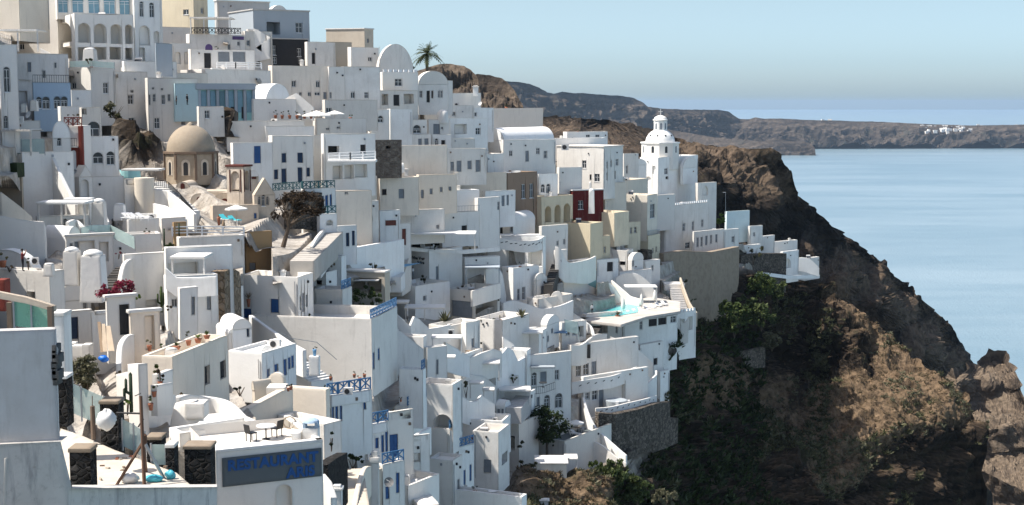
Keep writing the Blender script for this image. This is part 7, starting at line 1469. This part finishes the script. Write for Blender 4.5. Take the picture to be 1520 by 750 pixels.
for i, (x, y) in enumerate(((566, 262), (581, 260), (597, 262), (603, 257), (677, 262), (690, 262))): CHIM(('small stepped white chimney on the beige vault', 'second white chimney on the beige vault', 'low white vent beside the cream retaining house', 'tiny white vent near the cream retaining house', 'white pillar in front of the grey doors', 'second white pillar in front of the grey doors')[i], x, y + 2, 6, 12 - (i > 1) * 3, 'cap', d=D(x, y + 14) - 3)
ACU('boxy air conditioner on the pale corner house roof', 839, 223, 11, 9, d=283.5); DISH('white dish on the long house below the bluff', 713, 154, 3.2, d=266); DISH('grey dish among the tanks below the pale blue house', 43, 171, 5.5, d=157); ACU('air conditioner stack on the tank house', 20, 168, 8, 9, d=156); ACU('second air conditioner under the dish', 29, 182, 12, 9, d=155); CHIM('white domed vent between dish and pale blue house', 51, 160, 10, 10, 'taper', d=160); CHIM('small white vent on the tank house', 36, 162, 8, 7, 'taper', d=160)
GLASS('green tinted glass rail on the corner house roof', [(103, 91), (136, 90), (170, 93)], 9, d=199, m='rail_glass'); BUSH('dark plants around the little white cupola', 132, 92, 26, 8, 'leafdark', 200, .26, d=198); CHIM('little white cupola behind the green glass', 134, 92, 18, 18, 'taper', d=200)
CAN('slatted terrace roof at the top left corner', -6, 44, 56, 46, 4.0, 28, posts=3, slats=True, d=190, name='pergola'); W('white slanting ramp wall beside the slatted terrace', [(60, 72), (76, 80), (98, 92)], [14, 12, 8], d=196)
TREE('small olive tree on the brown rock above the cave', 172, 186, 44, 38, 36, 'leafolive', 520, .36, d=193, tr=.14, seed=14, shell=.2); BUSH('dark creeper hanging over the cave rock', 180, 190, 36, 10, 'leafdark', 260, .3, d=191, base=False)
LAMP('tall street lamp beside the white buttress house', 1077, 286, 316, d=344); BUSH('green fig bush behind the turquoise wall', 1068, 336, 32, 30, 'leafbright', 700, .4, d=346); BUSH('straggly shrub on the concrete wall end', 1118, 392, 34, 44, 'leafolive', 420, .4, d=345, depk=.6)
W('tall stained concrete retaining wall under the guest house', [(981, 376), (1010, 372), (1052, 374), (1093, 366)], [66, 64, 64, 70], d=[300, 306, 314, 330], m='concrete', t=1.5, name='retaining_wall', sink=6); W('dark dry stone wall below the arch fronted house', [(1096, 378), (1130, 376), (1164, 376)], [28, 30, 30], d=[346, 356, 363], m='drystone', t=1.5, name='retaining_wall', sink=5)
W('low grey wall on the brushy slope', [(1072, 526), (1100, 522), (1134, 514)], [14, 18, 24], d=[316, 323, 332], m='drystone', t=.8); W('white path edge above the big bushes', [(1108, 405), (1140, 405), (1170, 409), (1216, 408)], [3, 3, 3, 3], d=[346, 354, 362, 376], sink=.4)
W('white curved roof edge of the last house', [(1178, 386), (1190, 382), (1204, 386), (1216, 398)], [10, 14, 14, 6], d=373, smooth=True)
ST('grey outer stair climbing beside the cliff hotel', 1016, 470, 1002, 428, 2.2, 16, 'slat', d0=268, d1=282); W('beige curved stair wall at the cliff edge', [(1010, 412), (1016, 430), (1024, 450), (1034, 464)], [24, 28, 22, 12], d=[284, 278, 272, 268], m='sand', smooth=True); W('white rounded balcony horn on the cliff hotel', [(1010, 472), (1014, 480), (1020, 474), (1022, 470)], [30, 24, 26, 30], d=262, smooth=True)
BOXT('rail_terrace', 'white railed terrace slab above the outer stair', 'terrace', 1000, 426, 30, 6, 4, 'oldwhite', d=284)
LOUN = [('white table set on the church side terrace', 1046, 346), ('white table on the guest house roof', 1060, 342)]
for l_, x, y in LOUN: TABLE(l_, x, y + 2, .5, d=330)
for i, (x, y, w_, h_, n_) in enumerate(((1128, 446, 56, 44, 1500), (1154, 448, 38, 34, 900), (1090, 500, 56, 58, 1500), (1130, 490, 50, 44, 1200), (1108, 470, 40, 34, 800), (1076, 470, 30, 30, 500), (1146, 520, 40, 30, 600))): BUSH(('broad dark green bush under the concrete wall end', 'rounded green bush beside the rock crest', 'tall leafy bush below the concrete wall', 'spreading green bush above the low grey wall', 'small leafy bush between two larger ones', 'dark bush at the foot of the concrete wall', 'olive bush near the low grey wall end')[i], x, y, w_, h_, ('leaf', 'leafgreen', 'leaf', 'leafgreen', 'leafgreen', 'leaf', 'leafgrey')[i], n_ * 2, .5, d=(334, 344, 309, 319, 321, 301, 330)[i], depk=.8)
for i, (x, y, w_, h_, n_) in enumerate(((908, 730, 54, 54, 900), (946, 748, 60, 44, 900), (986, 752, 50, 30, 600), (884, 712, 36, 30, 500))): BUSH(('tall green cane clump at the foot of the slope', 'pale tipped cane clump beside the tall one', 'low cane clump near the dark gully', 'leafy cane clump beside the hillside shed')[i], x, y, w_, h_, ('leafgreen', 'leafgreen', 'leafgrey', 'leaf')[i], n_ * 3, .42, d=(192, 200, 210, 194)[i], depk=.7, name='cane_clump', cat='reeds', up=1.6)

for x, y, w_, h_, m_, n_, l_ in ((712, 519, 12, 14, 'leafdark', 160, 'dark round shrub behind the slim white cube'), (826, 534, 12, 16, 'leafdry', 160, 'dry potted shrub on the curved terrace edge by the slab canopy'), (912, 552, 18, 12, 'leafdark', 200, 'dark bougainvillea mass on the lower hotel ledge'), (738, 448, 22, 8, 'leafdark', 160, 'dark hanging plants on the hotel corner terrace'), (700, 372, 26, 8, 'leafolive', 160, 'grey green planter strip before the dark lounge'), (640, 371, 30, 7, 'leafdark', 160, 'dark planter strip under the long lounge slab'),
    (590, 302, 22, 12, 'leafbright', 260, 'bright green shrub peeping above the beige wall'), (560, 200, 14, 12, 'leaf', 120, 'green shrub beside the dark arched window house'), (545, 206, 16, 22, 'leafdark', 160, 'dark creeper above the brown stone wall'), (830, 262, 8, 14, 'leaf', 100, 'small palm like plant by the pierced wall'), (760, 246, 16, 10, 'leafdark', 120, 'dark plants under the long thin awning'), (1062, 372, 18, 22, 'leafolive', 200, 'sparse shrub at the guest house corner'),
    (940, 392, 14, 10, 'leafdry', 120, 'dry plants on the triangular terrace'), (784, 700, 40, 22, 'leafolive', 420, 'grey green shrubs below the dark tree'), (770, 668, 20, 18, 'leafolive', 240, 'weedy shrub by the black doorway'), (800, 646, 18, 14, 'leafdark', 200, 'dark shrub under the big tree'), (690, 640, 12, 8, 'leafdark', 90, 'small dark plant on the wide low cube'), (534, 690, 16, 14, 'leafdark', 180, 'dark leafy plant under the arched doorway'),
    (330, 470, 16, 12, 'leafolive', 140, 'dry plants at the ruin wall foot'), (205, 448, 14, 18, 'leafbright', 160, 'green climbing plant beside the gateway'), (250, 462, 20, 10, 'leafdry', 140, 'dry herbs before the white house front'), (176, 560, 10, 10, 'leafdry', 90, 'dry weeds at the lane edge'), (460, 470, 12, 8, 'leafdark', 90, 'dark plant on the cobalt shutter terrace'), (495, 398, 14, 8, 'leafdry', 100, 'dry plants on the stepped roof house')):
    BUSH(l_, x, y, w_, h_, m_, n_, None, base=False)
# ================================================================ clutter on the flat roofs, scrub on the rock
rg = random.Random(21)
def roof_spot(T, a, b): return V((T.C.x, T.C.y, T.zi)) + T.uL * T.LL * a + T.uR * T.LR * b
n_ = 0
for key in list(HOUSES):
    T = HOUSES[key]
    if not isinstance(T, Thing) or T.zt - T.zi < .05 or T.LL * T.LR < 14 or T.d < 84: continue
    lab = T.label
    if len(lab.split()) > 12: continue
    n_ += 1; k = n_ % 5
    p = roof_spot(T, rg.uniform(.2, .8), rg.uniform(.25, .75)); py = proj(p); px, dd = py[0], p.y
    if k == 0: CHIM('roof vent on the ' + lab, px, py[1], .55 * F / dd, rg.uniform(.9, 1.4) * F / dd, 'cap', d=dd)
    elif k == 1:
        T2 = Thing('water_heater', 'water heater on the ' + lab, 'water heater', p); q = MB(); q.tube(p + V((-.5, .2, .85)), p + V((.5, .2, .85)), .24, .24, 12); T2.part('tank', q, 'plastic', smooth=False)
        q = MB(); q.box(p + V((-.5, -.7, .2)), V((1.0, 0, 0)), V((0, .85, .6)), V((0, -.03, .05))); T2.part('collector', q, 'glassdark'); q = MB()
        for sx in (-.5, .45):
            q.box(p + V((sx, .15, 0)), V((.05, 0, 0)), V((0, .05, 0)), Z * .65); q.box(p + V((sx, -.68, 0)), V((.05, 0, 0)), V((0, .05, 0)), Z * .22)
        T2.part('stand', q, 'steel')
    elif k == 2: ACU('roof cooler on the ' + lab, px, py[1], .9 * F / dd, .7 * F / dd, d=dd, rz=rg.uniform(-.4, .8))
    elif k == 3: POT('pot plant on the ' + lab, px, py[1], .8 * F / dd, 1.1 * F / dd, rg.choice(['leaf', 'leafolive', 'leafdark']), d=dd)
    else: CHIM('round topped vent on the ' + lab, px, py[1], .8 * F / dd, .9 * F / dd, 'taper', d=dd)
for key in list(HOUSES):
    T = HOUSES[key]
    if not isinstance(T, Thing) or T.zt - T.zi < .05 or T.LL * T.LR < 34 or T.d < 100 or len(T.label.split()) > 11: continue
    n_ += 1; k = n_ % 4; lab = T.label; p = roof_spot(T, rg.uniform(.15, .85), rg.uniform(.2, .8)); x_, y_ = proj(p)
    if k == 0:
        q = MB(); h = rg.uniform(1.8, 3.0); q.tube(p, p + Z * h, .03, .025, 5)
        for i in range(5): q.tube(p + V((-.4 + .04 * i, .12 * i - .2, h - .1)), p + V((.4 - .04 * i, .12 * i - .2, h - .1)), .012, .012, 4)
        q.tube(p + V((0, -.3, h - .1)), p + V((0, .35, h - .1)), .015, .015, 4); single('aerial', 'thin television aerial on the ' + lab, 'aerial', q, 'steel', p)
    elif k == 1: TABLE('small terrace table on the ' + lab, x_, y_, .45, d=p.y, m=rg.choice(['wood', 'framewhite'])); CHAIR('terrace chair on the ' + lab, x_ + .8 * F / p.y, y_, rg.uniform(0, 6), 'plastic', d=p.y)
    elif k == 2: BOXT('masonry_bench', 'built in bench on the ' + lab, 'bench', x_, y_, 1.7 * F / p.y, .45 * F / p.y, .6, 'white', rz=rg.uniform(-.3, .9), d=p.y)
    else: POT('second pot plant on the ' + lab, x_, y_, .9 * F / p.y, 1.3 * F / p.y, rg.choice(['leaf', 'leafolive', 'leafdry']), d=p.y, style=rg.choice(['leaf', 'spike']))
# scrub and boulders on the spur: uncountable ground cover
def cover(name, label, mats, n, size, test, seed, kind='leaf'):
    o, B, N, PX, PY, nb = NEAR; rg = random.Random(seed); H_, W_ = PX.shape; mb = MB(); c = 0; tries = 0
    while c < n and tries < n * 40:
        tries += 1; i = rg.randrange(1, H_ - 1); j = rg.randrange(1, W_ - 1); x, y = PX[i, j], PY[i, j]
        if not test(x, y, N[nb + i, j], rg): continue
        p = V(B[nb + i, j]); nv = V(N[nb + i, j]); c += 1; s = size * rg.uniform(.5, 1.6)
        if kind == 'leaf':
            for _ in range(11):
                d_ = V((rg.gauss(0, .8), rg.gauss(0, .8), rg.uniform(.25, 1.2))).normalized(); q0 = p + V((rg.uniform(-1, 1), rg.uniform(-1, 1), 0)) * s * .5; sd_ = d_.cross(V((rg.gauss(0, 1), rg.gauss(0, 1), .1))).normalized() * s * .16
                mb.face([q0 - sd_, q0 + sd_, q0 + d_ * s * .75 + sd_ * .6, q0 + d_ * s, q0 + d_ * s * .7 - sd_ * .8], 0)
        else:
            r = [s * rg.uniform(.7, 1.3) for _ in range(6)]; e = V((1, 0, 0)); g = V((0, 1, 0)); t = [p + e * r[0], p + g * r[1], p - e * r[2], p - g * r[3]]; a = p + Z * r[4] * .8 + e * rg.uniform(-.3, .3) * s; b = p - Z * r[5] * .5
            for q in range(4): mb.face([t[q], t[(q + 1) % 4], a]); mb.face([t[(q + 1) % 4], t[q], b])
    tag(link(name, mb, mats), label, 'ground cover', kind='stuff')
_gx, _gy = np.meshgrid(np.arange(700, 1470, 4.0), np.arange(400, 845, 4.0)); _sg = SUNLIT_SOIL_NEAR(_gx, _gy); _rg = rockm(_gx, _gy)
def _lk(g, x, y): return float(g[int(min(g.shape[0] - 1, max(0, (y - 400) / 4))), int(min(g.shape[1] - 1, max(0, (x - 700) / 4)))]) if x > 700 and y > 396 else 0.0
soil1 = lambda x, y: _lk(_sg, x, y)
rk = lambda x, y: _lk(_rg, x, y) > .6
cover('dry_grass', 'tan dry grass tufts over the sunny rock slope', 'leafdry', 2300, .36, lambda x, y, n, r: rk(x, y) and soil1(x, y) > .4 and mnoise.noise(V((x * .03, y * .03, 3))) > -.2, 5)
cover('low_scrub', 'grey green low scrub dotted over the sunny rock slope', 'leafgrey', 800, .6, lambda x, y, n, r: rk(x, y) and soil1(x, y) > .25 and mnoise.noise(V((x * .025, y * .025, 17))) > .08, 25)
cover('scrub', 'dark green scrub clinging to the shaded gully', 'leafolive', 2300, .95, lambda x, y, n, r: rk(x, y) and mnoise.noise(V((x * .016, y * .016, 9))) > .12 and (x < 1230 or r.random() < .2), 6)
cover('undergrowth', 'dark undergrowth below the white hotel', 'leafdark', 2600, 1.1, lambda x, y, n, r: rk(x, y) and 880 < x < 1130 and y > 470, 7)

rg = random.Random(77)
fx = [1200, 1206, 1213, 1221, 1232] + [rg.uniform(1362, 1442) for _ in range(44)] + [1452, 1458, 1492, 1500, 1508, 1514]
for x in fx:
    y = 186 + (rg.uniform(0, 9) if 1372 < x < 1442 else rg.uniform(-2, 1)); y = y - (7 if x < 1300 else 0); Y = 6900 + (x - 1200) * .3 - (y - 180) * 8; p = P(x, y + 2, Y); q = MB(); w_ = rg.uniform(9, 20); q.cbox(p - Z * 8, w_, rg.uniform(8, 12), 8 + rg.uniform(4, 9), rg.uniform(-.4, .4))
    single('white_house', 'tiny white house of the far clifftop village across the bay', 'house', q, 'white', p, 'white houses of the far clifftop village')

cover('dry_weeds', 'dry weeds on the earth bank by the lowest house', 'leafdry', 900, .32, lambda x, y, n, r: 764 < x < 884 and y > 692, 15)
